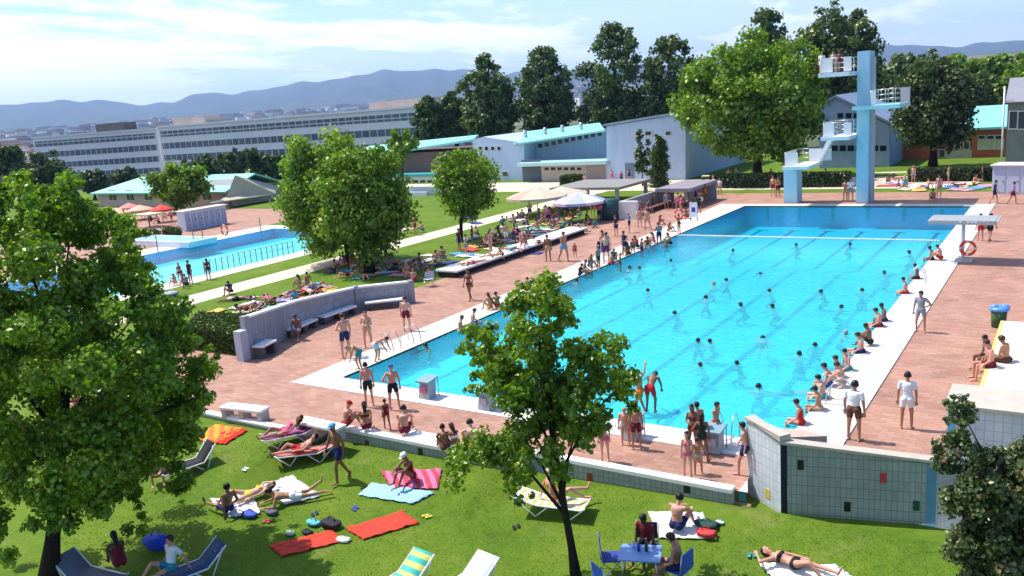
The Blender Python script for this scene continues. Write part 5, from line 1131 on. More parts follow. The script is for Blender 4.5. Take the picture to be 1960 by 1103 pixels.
# curved bench wall
wp = [P(480, 686), P(575, 634), P(685, 593), P(790, 579)]; tops = [ZAT(wp[0], 607), ZAT(wp[1], 575), ZAT(wp[2], 549), ZAT(wp[3], 538)]
r = thing('curved_wall', 'curved grey plank wall with white coping and benches along the left of the deck', 'wall', wp[1])
for i in range(3):
    a, b = wp[i], wp[i+1]; d = (b-a); d.z = 0; L_ = d.length; d.normalize(); nr = V(-d.y, d.x, 0)
    if nr.x > 0: nr = -nr
    mb = MB(); mb.prism([(a.x, a.y), (b.x, b.y), ((b+nr*.2).x, (b+nr*.2).y), ((a+nr*.2).x, (a+nr*.2).y)], -.1, [tops[i]-.1, tops[i+1]-.1, tops[i+1]-.1, tops[i]-.1]); part(mb, 'panel', [tpale], r)
    q = nr*.27; s2 = -nr*.07
    mb = MB(); mb.prism([((a+s2).x, (a+s2).y), ((b+s2).x, (b+s2).y), ((b+q).x, (b+q).y), ((a+q).x, (a+q).y)], [tops[i]-.1, tops[i+1]-.1]*1+[tops[i+1]-.1, tops[i]-.1], [tops[i], tops[i+1], tops[i+1], tops[i]]); part(mb, 'coping', [M((.78, .77, .75), .6, .1, 3)], r)
for i in (0, 2, 3):
    a = wp[i]; mb = MB(); mb.box(a.x-.22, a.x+.1, a.y-.14, a.y+.14, -.1, tops[i]+.04, bev=.01); part(mb, 'post', [M((.30, .31, .34), .7, .1, 3)], r)
a = wp[0]; bx(r, 'end_wall', M((.42, .43, .50), .7, .08, 2), a.x-.25, a.x+.2, a.y-.55, a.y-.15, -.1, tops[0]*.72)
def bench(label, a, b, wdt=.55, h=.45, legm=dgrey, top=None, group=None, nleg=3):
    a = Vector(a); b = Vector(b); d = (b-a); d.z = 0; L_ = d.length; d.normalize(); n_ = V(-d.y, d.x, 0); g = (a+b)/2
    r = thing('bench', label, 'bench', (g.x, g.y, a.z), 0, group); Mx = Matrix(((d.x, n_.x, 0, a.x), (d.y, n_.y, 0, a.y), (0, 0, 1, a.z), (0, 0, 0, 1)))
    mb = MB(); mb.box(0, L_, -wdt/2, wdt/2, h-.09, h, 0, Mx, bev=.012); part(mb, 'seat', [top or M((.80, .79, .76), .55, .08, 3)], r)
    for k in range(nleg):
        x = .12+(L_-.24)*k/(nleg-1); mb = MB(); mb.box(x-.09, x+.09, -wdt/2+.06, wdt/2-.06, 0, h-.092, 0, Mx); part(mb, 'leg', [legm], r)
    return r
gb = 'benches along the curved wall'
def off(px, py, o_=.0): return P(px, py)
bench('white bench board at the near end of the curved wall', V(wp[0].x+.5, wp[0].y+.05, 0), V(wp[0].x+.2, wp[0].y+1.1, 0), .6, .6, dgrey, None, gb, 2)
bench('white bench under the curved wall where a bather with blue towel sits', P(555, 648)+V(0, 0, 0), P(603, 626), .5, .45, dgrey, None, gb)
bench('white bench under the middle of the curved wall', P(616, 622), P(678, 600), .5, .45, dgrey, None, gb)
bench('white bench under the far straight end of the curved wall', P(700, 594), P(775, 586), .5, .45, dgrey, None, gb)
cw = M((.42, .40, .40), .7, .1, 3)
bench('free standing white concrete bench left of the near pool corner', P(432, 797), P(510, 806), .55, .45, cw, None, 'white concrete benches by the retaining wall')
bench('white concrete bench behind the striped sun lounger', P(575, 825), P(655, 843), .55, .45, cw, None, 'white concrete benches by the retaining wall')
# long white platform
a, b = P(870, 533), P(1142, 447)
r = thing('lounging_platform', 'long low white platform with dark shadow gap between left lawn and brick deck', 'platform', (-8.1, 27, 0))
xw = (a.x+b.x)/2-.35; 
for (ya, yb) in ((a.y, a.y+6.1), (a.y+6.15, a.y+12.2), (a.y+12.25, b.y)): mb = MB(); mb.box(xw-1.6, xw+.1, ya, yb, .36, .48, bev=.015); part(mb, 'slab', [M((.78, .78, .78), .6, .08, 1)], r)
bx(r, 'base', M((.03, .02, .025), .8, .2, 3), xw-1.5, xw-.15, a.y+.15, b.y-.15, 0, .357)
# wall piece and benches at the walkway's far end, pergola
g = P(1208, 420); r = thing('shelter_wall', 'white end wall of a grey concrete shelter beside the far left deck', 'wall', g)
ztp = ZAT(g, 386); bx(r, 'end_wall', white, g.x-1.1, g.x+.5, g.y, g.y+.5, 0, ztp); bx(r, 'back_wall', M((.3, .3, .31), .8, .1, 2), g.x-1.1, g.x-.8, g.y+.503, g.y+11, 0, ztp); 
bench('long dark bench against the grey shelter wall crowded with bathers', V(g.x-.2, g.y+1, 0), V(g.x-.2, g.y+10, 0), .7, .45, dgrey, M((.25, .12, .09), .7, .2, 3), None, 5)
g = P(1145, 398); r = thing('grey_shelter', 'flat grey roofed shelter between the parasols and the gymnasium', 'shelter', g)
a = P(1090, 392); hz = ZAT(a, 362); bx(r, 'roof', M((.24, .23, .215), .8, .12, 2), -19.5, g.x+1.8, g.y+1, g.y+8.5, hz, hz+.25)
for (x, y) in ((-19, g.y+1.5), (g.x+1.3, g.y+1.5), (-19, g.y+8), (g.x+1.3, g.y+8)): bx(r, 'post', M((.35, .35, .35), .8, .1, 2), x-.15, x+.15, y-.15, y+.15, 0, hz-.003)
g = P(1205, 413); mb = MB(); q = P(1166, 420); r = thing('round_drum', 'dark green round tank beside the purple parasol', 'tank', q); mb.tube([q, q+V(0, 0, 1.7)], .85, 18); part(mb, 'drum', [M((.03, .08, .08), .5, .2, 3)], r)
# pergola
a = P(1262, 402); b = P(1350, 392); hz = ZAT(b, 360)
r = thing('pergola', 'purple grey roofed pergola with thin posts at the far left corner of the deck', 'pergola', a)
ya, yb = a.y+.6, a.y+7.5; xa, xb = a.x-.6, b.x-.3
bx(r, 'roof', M((.26, .22, .25), .7, .12, 2), xa, xb, ya, yb, hz, hz+.3)
for x in (xa+.2, (xa+xb)/2, xb-.2):
    for y in (ya+.2, yb-.2): bx(r, 'post', dgrey, x-.06, x+.06, y-.06, y+.06, 0, hz-.003)
bx(r, 'wall_panel', M((.28, .30, .34), .7, .1, 2), xa+.3, xa+3.5, yb-.9, yb-.8, 0, 1.5)
# parasols
def parasol(label, px, py, top, half, cols, name='parasol', nseg=8, drop=.35):
    g = P(px, py); h = ZAT(g, top); r = thing('parasol', label, 'parasol', g); rr = half
    mb = MB(); mb.tube([g, g+V(0, 0, h)], .04, 8); part(mb, 'pole', [white], r)
    mb = MB(); n = nseg*2
    rings = [(0.02, h), (.35*rr, h-drop*.45), (.7*rr, h-drop*.85), (rr, h-drop*1.3), (rr, h-drop*1.3-.22)]
    vs = [(g.x+math.cos(2*math.pi*k/n)*q*(1 if k % 2 == 0 else .955), g.y+math.sin(2*math.pi*k/n)*q*(1 if k % 2 == 0 else .955), z) for q, z in rings for k in range(n)]
    fs = []; mi = []
    for i in range(len(rings)-1):
        for k in range(n): fs.append((i*n+k, i*n+(k+1) % n, (i+1)*n+(k+1) % n, (i+1)*n+k)); mi.append((k//2) % len(cols))
    for f, m_ in zip(fs, mi): mb.f.append(f); mb.m.append(m_); mb.sm.append(False)
    mb.v = vs; part(mb, 'canopy', cols, r)
    mb = MB()
    for k in range(nseg): a = 2*math.pi*k/nseg; mb.tube([g+V(0, 0, h-drop-.6), g+V(math.cos(a)*rr*.6, math.sin(a)*rr*.6, h-drop*.85-.04)], .015, 5)
    part(mb, 'ribs', [metal], r); return r
bt = M((.56, .47, .35), .8, .08, 2); pk = M((.50, .32, .25), .8, .08, 2)
parasol('wide cream and salmon parasol, left one above the cafe crowd', 1030, 412, 358, 2.9, [bt, pk, bt, bt], drop=.65)
parasol('second cream parasol tucked behind the purple one', 1078, 400, 357, 2.5, [bt], drop=.55)
parasol('lilac blue parasol with pink and white fields over the crowd', 1110, 425, 367, 2.3, [M((.33, .36, .66), .8, .1, 2), M((.62, .40, .60), .8, .1, 2), M((.40, .42, .68), .8, .1, 2), M((.75, .62, .72), .8, .1, 2)], drop=.6)
for i, (px, py, tp, hw, cc, lb) in enumerate(((313, 425, 391, 1.3, (.65, .06, .03), 'small red parasol beside the bath house'), (272, 420, 392, 1.6, (.62, .40, .28), 'orange parasol near the pink bath house wall'), (227, 428, 398, 1.6, (.80, .45, .30), 'salmon parasol partly behind the left maple'), (250, 412, 388, 1.3, (.70, .25, .22), 'dull red parasol against the pink bath house'), (392, 412, 396, 1.0, (.8, .75, .3), 'pale yellow parasol behind the changing cabins'))): parasol(lb, px, py, tp, hw, [M(cc, .8, .08, 2)], drop=.45)
# cafe awning left
a, b = P(255, 437), P(318, 432); z = ZAT(a, 414); r = thing('awning', 'long cream awning strip over the planter beds beyond the small pool', 'awning', a)
bx(r, 'canopy', bt, a.x, b.x, a.y, a.y+2.2, z, z+.15); 
for x in (a.x+.2, b.x-.2): bx(r, 'post', dgrey, x-.05, x+.05, a.y+.2, a.y+.3, 0, z-.003)
a = P(245, 470); r = thing('paddling_basin', 'pale blue white low basin wall left of the changing cabins', 'basin', a); bx(r, 'rim', M((.66, .70, .78), .6, .1, 1), a.x, a.x+9, a.y, a.y+3, 0, .5); bx(r, 'water_surface', M((.35, .62, .80), .2, .1, 1), a.x+.3, a.x+8.7, a.y+.3, a.y+2.7, .501, .52)
for i, (px, py, lb) in enumerate(((330, 452, 'low dark planter box nearest the changing cabins'), (290, 458, 'low dark planter box at the middle of the row'), (265, 462, 'low dark planter box at the left end'))):
    g = P(px, py); r = thing('planter', lb, 'planter', g, 0, 'planter boxes beyond the small pool'); bx(r, 'box', M((.10, .07, .06), .8, .2, 3), g.x-1.1, g.x+1.1, g.y-.3, g.y+.3, 0, .45)
    me = leaves([(g.x+q, g.y, .52) for q in (-.9, -.6, -.3, 0, .3, .6, .9)], [.40]*7, 1400, .18, 'hedge'); o = nm('plants', me, r); o.matrix_parent_inverse = at0(r)
# fence along the near side of the small pool
fa, fb = P(392, 524), P(562, 484); r = thing('pool_fence', 'thin grey rail fence along the near side of the small pool', 'fence', fa)
n = 16
for k in range(n+1): p = fa.lerp(fb, k/n); mb = MB(); mb.tube([p, p+V(0, 0, .95)], .03, 6); part(mb, 'post', [dgrey], r)
for zz in (.93, .5): mb = MB(); mb.tube([fa+V(0, 0, zz), fb+V(0, 0, zz)], .022, 6); part(mb, 'rail', [metal], r)
fa, fb = P(560, 442), P(300, 500)
for k, (px, py) in enumerate(((303, 484), (372, 468), (500, 447), (390, 466))):
    g = P(px, py); r = thing('lamp_post', 'slim post on the far brick rim of the small pool, number %s from the left' % ('one', 'two', 'four', 'three')[k], 'post', g, 0, 'slim posts beyond the small pool'); mb = MB(); mb.tube([g, g+V(0, 0, 1.5)], .04, 6); part(mb, 'post', [dgrey], r)
lifering('red life ring at the far side of the small pool', P(432, 457)+V(0, 0, .8), 'y', .45)
# round bin at the left tree
g = P(331, 597); r = thing('litter_bin', 'dark round litter bin with grey lid at the end of the pale path', 'bin', g); h = ZAT(g, 562); mb = MB(); mb.tube([g, g+V(0, 0, h)], [.42, .45], 16); part(mb, 'bin_body', [M((.06, .07, .08), .6, .2, 4)], r)
mb = MB(); mb.ell(g+V(0, 0, h), (.47, .47, .12), 16, 6); part(mb, 'lid', [M((.32, .33, .40), .5, .1, 4)], r)

# ---------------------------------------------------------------- loungers, towels, bags on the front lawn
def towel(label, pts, c, c2=None, n=14, lawn=True, group=None, thick=.012, cat='towel', name='beach_towel', stripes=0):
    """pts: four ground pixels round the towel"""
    q = [PL(*p) if lawn else P(*p) for p in pts]; cen = sum(q, V(0, 0, 0))/4; cen.z = LZ(cen.x, cen.y) if lawn else 0
    mt = M(c, .95, .12, 3)
    if stripes:
        mt, t, b = newmat('striped_cloth'); tcn = t.nodes.new('ShaderNodeTexCoord'); wv = t.nodes.new('ShaderNodeTexWave'); t.links.new(tcn.outputs['Object'], wv.inputs['Vector']); wv.inputs['Scale'].default_value = stripes; wv.inputs['Distortion'].default_value = 1.2; wv.bands_direction = 'DIAGONAL'
        t.links.new(ramp(t, wv.outputs['Fac'], [(.42, c), (.58, c2)]), b.inputs['Base Color']); b.inputs['Roughness'].default_value = .95
    vs = []; fs = []
    for j in range(n+1):
        for i in range(n+1):
            u_, v_ = i/n, j/n; p = (q[0]*(1-u_)+q[1]*u_)*(1-v_)+(q[3]*(1-u_)+q[2]*u_)*v_
            wob = .018*math.sin(i*1.9+j*.7+q[0].x*3)+.016*math.sin(j*2.3-i*.5+q[0].y*2)+.012*math.sin(i*.8-j*3.1+q[1].x*5); z = (LZ(p.x, p.y) if lawn else p.z)+.035+abs(wob)*1.2
            ex = .02*math.sin(j*1.3+q[1].x) ; vs.append((p.x-cen.x+ex, p.y-cen.y+.02*math.sin(i*1.7), z-cen.z))
    m0 = len(vs); vs += [(x, y, z-thick) for x, y, z in vs]
    W_ = n+1
    for j in range(n):
        for i in range(n): a = j*W_+i; fs.append((a, a+1, a+W_+1, a+W_)); fs.append((m0+a, m0+a+W_, m0+a+W_+1, m0+a+1))
    bd = [i for i in range(W_)]+[j*W_+n for j in range(1, W_)]+[n*W_+i for i in range(n-1, -1, -1)]+[j*W_ for j in range(n-1, 0, -1)]
    for k in range(len(bd)): a, b_ = bd[k], bd[(k+1) % len(bd)]; fs.append((b_, a, a+m0, b_+m0))
    o = nm(name, mesh_np(name, vs, fs, (mt,), None, True)); o.location = cen; return setp(o, label, cat, group)
RED = (.62, .055, .03)
towel('orange striped towel on the lawn left of the red one, by the retaining wall', [(362, 843), (420, 850), (470, 822), (415, 815)], (.70, .30, .03), (.72, .16, .03), stripes=1.2)
towel('crumpled bright red towel beside the orange one near the retaining wall', [(398, 850), (432, 852), (475, 826), (445, 820)], (.70, .03, .015))
towel('light blue patterned towel between the walking man and the pink towel', [(686, 950), (790, 967), (832, 945), (712, 927)], (.22, .48, .68), (.40, .62, .75), stripes=5)
towel('red towel on the lawn, left one, with white cloth at its end', [(514, 1046), (538, 1068), (658, 1038), (636, 1018)], RED, group='plain red towels')
towel('red towel on the lawn, right one, empty and smooth', [(660, 1014), (696, 1035), (802, 1003), (768, 980)], RED, group='plain red towels')
towel('white towel with blue border under the sitting brown haired bather', [(500, 930), (545, 968), (615, 952), (560, 912)], (.72, .72, .76), (.55, .60, .72), stripes=.8)
towel('white towel under the reclining couple on the left lawn', [(403, 958), (440, 992), (500, 985), (480, 940)], (.74, .70, .68))
towel('pink and red towel under the woman in a white hat', [(728, 905), (748, 935), (838, 938), (845, 900)], (.70, .16, .30), (.45, .05, .08), stripes=1.4)
towel('large cream white towel under the bather with bare back', [(1240, 982), (1262, 1032), (1372, 1034), (1345, 985)], (.78, .75, .70))
towel('white towel under the sunbathing woman at the bottom edge', [(1450, 1080), (1478, 1108), (1640, 1112), (1600, 1085)], (.78, .76, .72))
def bag(label, px, py, size, c, lawn=True, squash=.5, name='bag', cat='bag', zc=None, rz=0):
    g = PL(px, py) if lawn else P(px, py); r = thing(name, label, cat, g)
    mb = MB(); mb.ell(V(0, 0, 0), (1, 1, 1), 22, 14, 0)
    me = mb.mesh('body', M(c, .75, .22, 9)); ph = px*.37
    for v_ in me.vertices:
        q = v_.co; k_ = (abs(q.x)**3.2+abs(q.y)**3.2+abs(q.z)**3.2)**(-1/3.2); q = q*k_
        wv_ = 1+.10*math.sin(q.x*5+ph)*math.cos(q.y*6-ph)+.07*math.sin(q.z*9+q.x*7+ph*2); sag = .80+.20*math.cos(q.x*2.6+ph)
        v_.co = V(q.x*size*.5*wv_, q.y*size*.30*wv_, max(0, size*squash*.42*(1+q.z*sag*wv_*(1-.25*abs(q.x)))))
    o = nm('body', me, r); o.rotation_euler = (0, 0, rz)
    mb = MB(); mb.tube([V(-size*.25, 0, size*squash*.6), V(-size*.16, size*.12, size*squash*.95), V(size*.10, size*.16, size*squash*.90), V(size*.22, size*.02, size*squash*.6)], .012, 6); o = mb.build('handle', M(tuple(x*.5 for x in c), .7, .1, 5), r); return r
bag('black duffel bag lying above the left red towel', 634, 1010, .62, (.02, .018, .025)); bag('turquoise and white beach bag next to the black duffel', 600, 1006, .42, (.12, .48, .52))
bag('small black pouch at the upper edge of the left red towel', 588, 1022, .34, (.02, .02, .03), squash=.4); bag('white plastic bag lying at the left of the pouches', 555, 1024, .3, (.45, .62, .40)); bag('white crumpled cloth at the right end of the left red towel', 657, 1036, .42, (.72, .72, .62), squash=.3, name='cloth', cat='cloth')
bag('red and white beach bag beside the bather with bare back', 1352, 1028, .5, (.60, .05, .05)); bag('dark green bag behind the red and white one', 1352, 1008, .6, (.02, .06, .05), squash=.3); bag('small white bottle bag at the tip of the cream towel', 1378, 1003, .22, (.55, .72, .72))
bag('blue white bag beside the reclining couple', 478, 990, .5, (.06, .10, .45), squash=.45); bag('grey black bag at the foot of the couple towel', 520, 985, .42, (.10, .10, .12), squash=.45)
bag('shiny blue bag in the tree shade at the lower left', 300, 1052, .75, (.02, .06, .50), squash=.75); bag('white plastic bag on the capping of the retaining wall', 961, 886, .42, (.78, .78, .78), lawn=False, squash=.55); bag('white blue bag under the left maple crown', 142, 958, .6, (.60, .70, .80), squash=.4)
bag('dark backpack beside the purple striped sun lounger', 640, 872, .45, (.04, .07, .06))
def lounger(label, px, py, heading, fabric, frame=(.80, .80, .78), back=25, s=1.0, group='sun loungers on the front lawn', on=None, z=None):
    """metal frame lounger; heading = direction of the head end in world degrees"""
    g = PL(px, py); r = thing('sun_lounger', label, 'sun lounger', g, R(heading), group); r.scale = (s, s, s)
    L1, L2, h, hw = 1.25, .68, .34, .33; fm = M(frame, .35, .06, 5, .5); cb = math.cos(R(back)); sb = math.sin(R(back))
    hx, hzz = L1/2+L2*cb, h+L2*sb; fx, fz = -L1/2-.12, h+.06
    for s_ in (-1, 1):
        mb = MB(); mb.tube([(fx, s_*hw, fz), (-L1/2, s_*hw, h), (L1/2, s_*hw, h), (hx, s_*hw, hzz)], .022, 8); o = mb.build('side_rail', fm, r)
        mb = MB(); mb.tube([(-L1/2-.1, s_*hw, h+.05), (-L1*.22, s_*hw, .02), (-.02, s_*hw, h)], .018, 7); mb.build('leg', fm, r)
        mb = MB(); mb.tube([(.30, s_*hw, h), (L1*.5+.05, s_*hw, .02), (hx-.1, s_*hw, hzz-.05)], .018, 7); mb.build('leg', fm, r)
    mb = MB(); prof = [(fx+.02, fz+.012)]+[(-L1/2+L1*k/6, h+.006-.02*math.sin(math.pi*k/6)) for k in range(7)]+[(L1/2+L2*cb*k/3, h+L2*sb*k/3+.006) for k in (1, 2, 3)]
    vs = [(x, y, z_) for x, z_ in prof for y in (-hw+.015, hw-.015)]+[(x, y, z_-.014) for x, z_ in prof for y in (-hw+.015, hw-.015)]; n = len(prof); fs = []
    for i in range(n-1): a = 2*i; fs += [(a, a+2, a+3, a+1), (2*n+a, 2*n+a+1, 2*n+a+3, 2*n+a+2), (a, 2*n+a, 2*n+a+2, a+2), (a+1, a+3, 2*n+a+3, 2*n+a+1)]
    mb.add(vs, fs, 0, True); mb.build('cloth', fabric, r); return r
def stripe(c, c2, sc_=6, d='Y'):
    mt, t, b = newmat('striped_cloth'); tcn = t.nodes.new('ShaderNodeTexCoord'); wv = t.nodes.new('ShaderNodeTexWave'); t.links.new(tcn.outputs['Object'], wv.inputs['Vector']); wv.inputs['Scale'].default_value = sc_; wv.bands_direction = d; wv.inputs['Distortion'].default_value = .6
    t.links.new(ramp(t, wv.outputs['Fac'], [(.4, c), (.6, c2)]), b.inputs['Base Color']); b.inputs['Roughness'].default_value = .9; return mt
def hd_(p, q): a, b = PL(*p), PL(*q); return math.degrees(math.atan2(b.y-a.y, b.x-a.x))
lounger('sun lounger with red and blue striped towel, farther one of the pair by the wall', 546, 850, hd_((490, 862), (600, 832)), stripe((.55, .03, .06), (.08, .10, .35), 3), back=22)
lounger('sun lounger with red and salmon striped towel, nearer one of the pair by the wall', 575, 884, hd_((505, 892), (625, 860)), stripe((.60, .05, .07), (.70, .35, .25), 3), back=22)
lounger('white framed sun lounger with pale blue and yellow cloth behind the slender trunk', 1078, 985, hd_((1130, 985), (1010, 975)), stripe((.55, .65, .72), (.70, .50, .15), 1.5, 'X'), back=14)
lounger('black cloth sun lounger standing in the shade edge at the left', 350, 912, hd_((320, 925), (385, 890)), M((.012, .012, .015), .8, .1, 5), back=48)
lounger('turquoise and yellow towelled sun lounger cut by the bottom edge', 748, 1150, hd_((720, 1125), (790, 1080)), stripe((.05, .42, .35), (.65, .62, .15), 1.3, 'X'), back=30)
lounger('plain white sun lounger cut by the bottom edge', 872, 1156, hd_((845, 1130), (925, 1078)), M((.80, .80, .84), .8, .05, 3), back=30)
lounger('dark blue sun lounger in the maple shade at the lower left', 345, 1122, hd_((300, 1100), (380, 1070)), M((.04, .08, .16), .8, .1, 5), back=40)
lounger('grey sun lounger beside the long haired woman at the lower left', 190, 1128, hd_((230, 1100), (150, 1080)), M((.16, .17, .22), .8, .1, 5), back=40)
# table with chairs
g = PL(1228, 1112); h = .72; r = thing('camping_table', 'pale blue square camping table with bottles beside the slender trunk', 'table', g, R(20))
mb = MB(); mb.box(-.48, .48, -.38, .38, h-.035, h, bev=.012); mb.build('tabletop', M((.20, .34, .62), .45, .08, 3), r)
for sx in (-1, 1):
    for sy in (-1, 1): mb = MB(); mb.tube([(sx*.42, sy*.32, 0), (sx*.36, sy*.28, h-.036)], .018, 6); mb.build('leg', metal, r)
def bottle(label, dx, dy, c, hh=.26, rr=.04):
    p = g+V(dx, dy, h); o = thing('bottle', label, 'bottle', p, 0, 'bottles on the camping table'); mb = MB(); mb.tube([(0, 0, 0), (0, 0, hh*.6), (0, 0, hh*.75), (0, 0, hh)], [rr, rr, rr*.45, rr*.4], 10); mb.build('body', M(c, .25, .08, 5, .5), o); mb = MB(); mb.tube([(0, 0, hh), (0, 0, hh+.02)], rr*.5, 8); mb.build('cap', white, o)
bottle('dark blue bottle on the camping table', -.06, .05, (.02, .06, .35)); bottle('dark green bottle behind the blue one on the camping table', .1, .12, (.02, .07, .04), .3); bottle('small pale jar at the left end of the camping table', -.25, .15, (.5, .6, .8), .14, .05)
def chair(label, p, rz, c):
    r = thing('folding_chair', label, 'chair', p, rz, 'chairs at the camping table'); cm_ = M(c, .7, .12, 5)
    mb = MB(); mb.box(-.24, .24, -.22, .22, .42, .45); mb.build('seat', cm_, r); mb = MB(); mb.box(-.24, .24, -.245, -.222, .50, .92); mb.build('backrest', cm_, r)
    for sx in (-1, 1):
        mb = MB(); mb.tube([(sx*.26, -.26, .95), (sx*.26, -.20, .44), (sx*.26, .24, 0)], .014, 6); mb.build('frame', metal, r)
        mb = MB(); mb.tube([(sx*.26, -.26, 0), (sx*.26, .22, .44)], .014, 6); mb.build('leg', metal, r)
chair('dark blue folding chair left of the camping table', PL(1170, 1098), R(-60), (.03, .06, .30)); chair('blue folding chair at the near left of the camping table', PL(1165, 1150), R(-30), (.06, .14, .50)); chair('folding chair under the man in the dark maroon shirt', PL(1240, 1075), R(200), (.05, .05, .08)); chair('blue folding chair under the blond bather at the right of the table', PL(1300, 1122), R(80), (.06, .14, .45))
# objects on the mid lawn
g = P(822, 548); chair('pale grey blue plastic chair on the middle lawn by the curved wall', g, 1.0, (.45, .50, .60))

for i, (px, py, c_, lb) in enumerate(((512, 1000, (.5, .05, .05), 'red sandals on the grass below the couple towel'), (680, 975, (.05, .1, .4), 'blue sandals near the lower edge of the light blue towel'), (818, 990, (.7, .6, .1), 'yellow sandals at the tip of the right red towel'), (988, 1010, (.02, .02, .03), 'black sandals left of the white framed lounger'), (1225, 1015, (.6, .2, .4), 'pink sandals left of the cream towel'), (1440, 1065, (.05, .3, .3), 'teal sandals beside the sunbathing woman at the bottom'), (470, 900, (.7, .7, .7), 'white sandals in front of the striped loungers'), (860, 920, (.3, .1, .05), 'brown sandals right of the pink towel'), (602, 985, (.02, .05, .1), 'navy sandals above the white green pouch'))):
    g = PL(px, py); r = thing('sandals', lb, 'sandals', g+V(0, 0, .02), i*1.3); r.scale = (.8, .8, .8)
    for s_ in (-1, 1):
        mb = MB(); pts = [(-.05, -.12), (.04, -.12), (.055, .02), (.045, .13), (-.03, .14), (-.055, .04)]; mb.prism([(x+s_*.08, y+s_*.03) for x, y in pts], .0, .03); mb.tube([(s_*.08-.05, .0+s_*.03, .03), (s_*.08, .06+s_*.03, .07), (s_*.08+.05, .0+s_*.03, .03)], .01, 5); mb.build('sandal', M(c_, .6, .1, 8), r)
# ---------------------------------------------------------------- people
S = 'bathers standing and walking on the deck'
W_ = 'swimmers in the pool'
# near deck and left walkway
person(664, 684, 'hips', 150, 'tall pale man in navy trunks standing between bench wall and pool', 'pink', 'brown', ('trunks:navy',), head=598, group=S)
person(706, 666, 'folded', 20, 'pinkish woman in beige swimsuit standing near the pool ladders', 'pink', 'brown', ('suit:beige',), head=594, group=S)
person(780, 634, 'stand', 200, 'person in dark maroon shorts standing at the end of the curved wall', 'pale', 'brown', ('trunks:maroon',), head=566, group=S)
person(900, 575, 'walk', 30, 'dark skinned walker alone on the brick walkway above the young maple', 'brown', 'black', ('bikini:maroon',), head=514, group=S)
person(708, 778, 'stand', 170, 'pale man in dark green trunks at the near left pool corner', 'pink', 'black', ('trunks:darkgreen',), head=692, group=S)
person(756, 784, 'hips', 180, 'bather in black trunks and blue cap seen from behind at the pool edge', 'pink', 'black', ('trunks:black', 'top' and 'briefs:black'), head=696, cap='blue', group=S)
person(690, 708, 'bend', 60, 'bather bending down at the near left corner of the pool', 'tan', 'grey', ('trunks:teal',), group=S, scale=.9)
person(722, 692, 'bend', -60, 'reddish bather stooping with bare back beside the pool ladder', 'pink', 'brown', ('trunks:white',), group=S, scale=.85)
person(556, 640, 'sitedge', 20, 'bather sitting on the bench of the curved wall wrapped in a blue towel', 'brown', 'black', ('trunks:skyblue', 'briefs:blue'), at=tuple(P(572, 650)), seat=.45, scale=.95)
G1 = 'bathers sitting on the capping of the retaining wall'
person(664, 826, 'sitknees', -100, 'bather in red shorts and red cap sitting on the wall capping', 'pink', 'black', ('trunks:red',), cap='red', group=G1, seat=.1)
person(703, 830, 'sitknees', 180, 'long haired bather seen from behind on the wall capping', 'tan', 'black', ('bikini:maroon',), group=G1, seat=.1)
person(742, 822, 'walk', 170, 'child with outstretched steps in maroon suit between the sitting bathers', 'brown', 'brown', ('suit:maroon',), head=763, long_=False, group=S)
person(776, 838, 'sitknees', 190, 'bather with broad pale back sitting right of the walking child', 'pink', 'black', ('trunks:maroon',), group=G1, seat=.1)
person(853, 868, 'sitknees', 170, 'dark skinned sitter left in the pair beside the maple branches', 'brown', 'black', ('trunks:brown',), group=G1, seat=.05, scale=.9)
person(873, 866, 'sitknees', 150, 'sitter with patterned top right in the pair beside the maple branches', 'brown', 'brown', ('bikini:white',), group=G1, seat=.05, scale=.9)
person(906, 862, 'sitknees', 170, 'black haired bather sitting alone half behind the maple leaves', 'pale', 'black', ('trunks:orange',), group=G1, scale=1.0)
person(1159, 884, 'stand', 160, 'slim woman in pink bikini walking between young maple and bathers', 'pink', 'black', ('bikini:pink',), head=797, group=S)
person(1198, 852, 'stand', 10, 'pale bather with orange skin left of the man in long maroon shorts', 'pink', 'blond', ('trunks:beige',), head=778, group=S)
person(1219, 860, 'stand', 175, 'man in long maroon shorts standing near the leaves of the young maple', 'tan', 'black', ('trunks:maroon',), head=772, group=S)
person(1226, 793, 'armsup', 120, 'child with raised arms standing on the block, left one', 'tan', 'black', ('trunks:orange',), head=706, group=S, seat=0)
person(1246, 790, 'bend', 200, 'child leaning forward beside the one with raised arms', 'brown', 'brown', ('trunks:red',), group=S, scale=.95)
gg = 'group of bathers at the near right corner of the pool'
person(1317, 915, 'stand', 20, 'girl in pink bikini in front of the corner group, leftmost', 'pink', 'black', ('bikini:pink',), head=824, group=gg)
person(1337, 908, 'folded', 160, 'bather with tan back and yellowish shorts next to the girl in pink', 'tan', 'brown', ('trunks:beige',), head=836, group=gg)
person(1345, 884, 'hips', 180, 'bather in dark green swimsuit behind the girl in pink', 'brown', 'black', ('suit:darkgreen',), head=790, group=gg)
person(1327, 868, 'folded', 30, 'bather with maroon top at the back of the corner group', 'brown', 'black', ('bikini:maroon',), head=772, group=gg)
person(1338, 862, 'stand', 140, 'dark haired tall bather hidden at the back of the corner group', 'tan', 'black', ('trunks:lilac',), head=768, group=gg)
person(1371, 852, 'walk', -60, 'bather in red trunks stepping toward the corner starting block', 'tan', 'black', ('trunks:red',), head=767, group=gg)
person(1427, 908, 'walk', 100, 'bather half hidden behind the left corner of the tiled enclosure', 'pink', 'black', ('trunks:navy',), head=806, group=S)
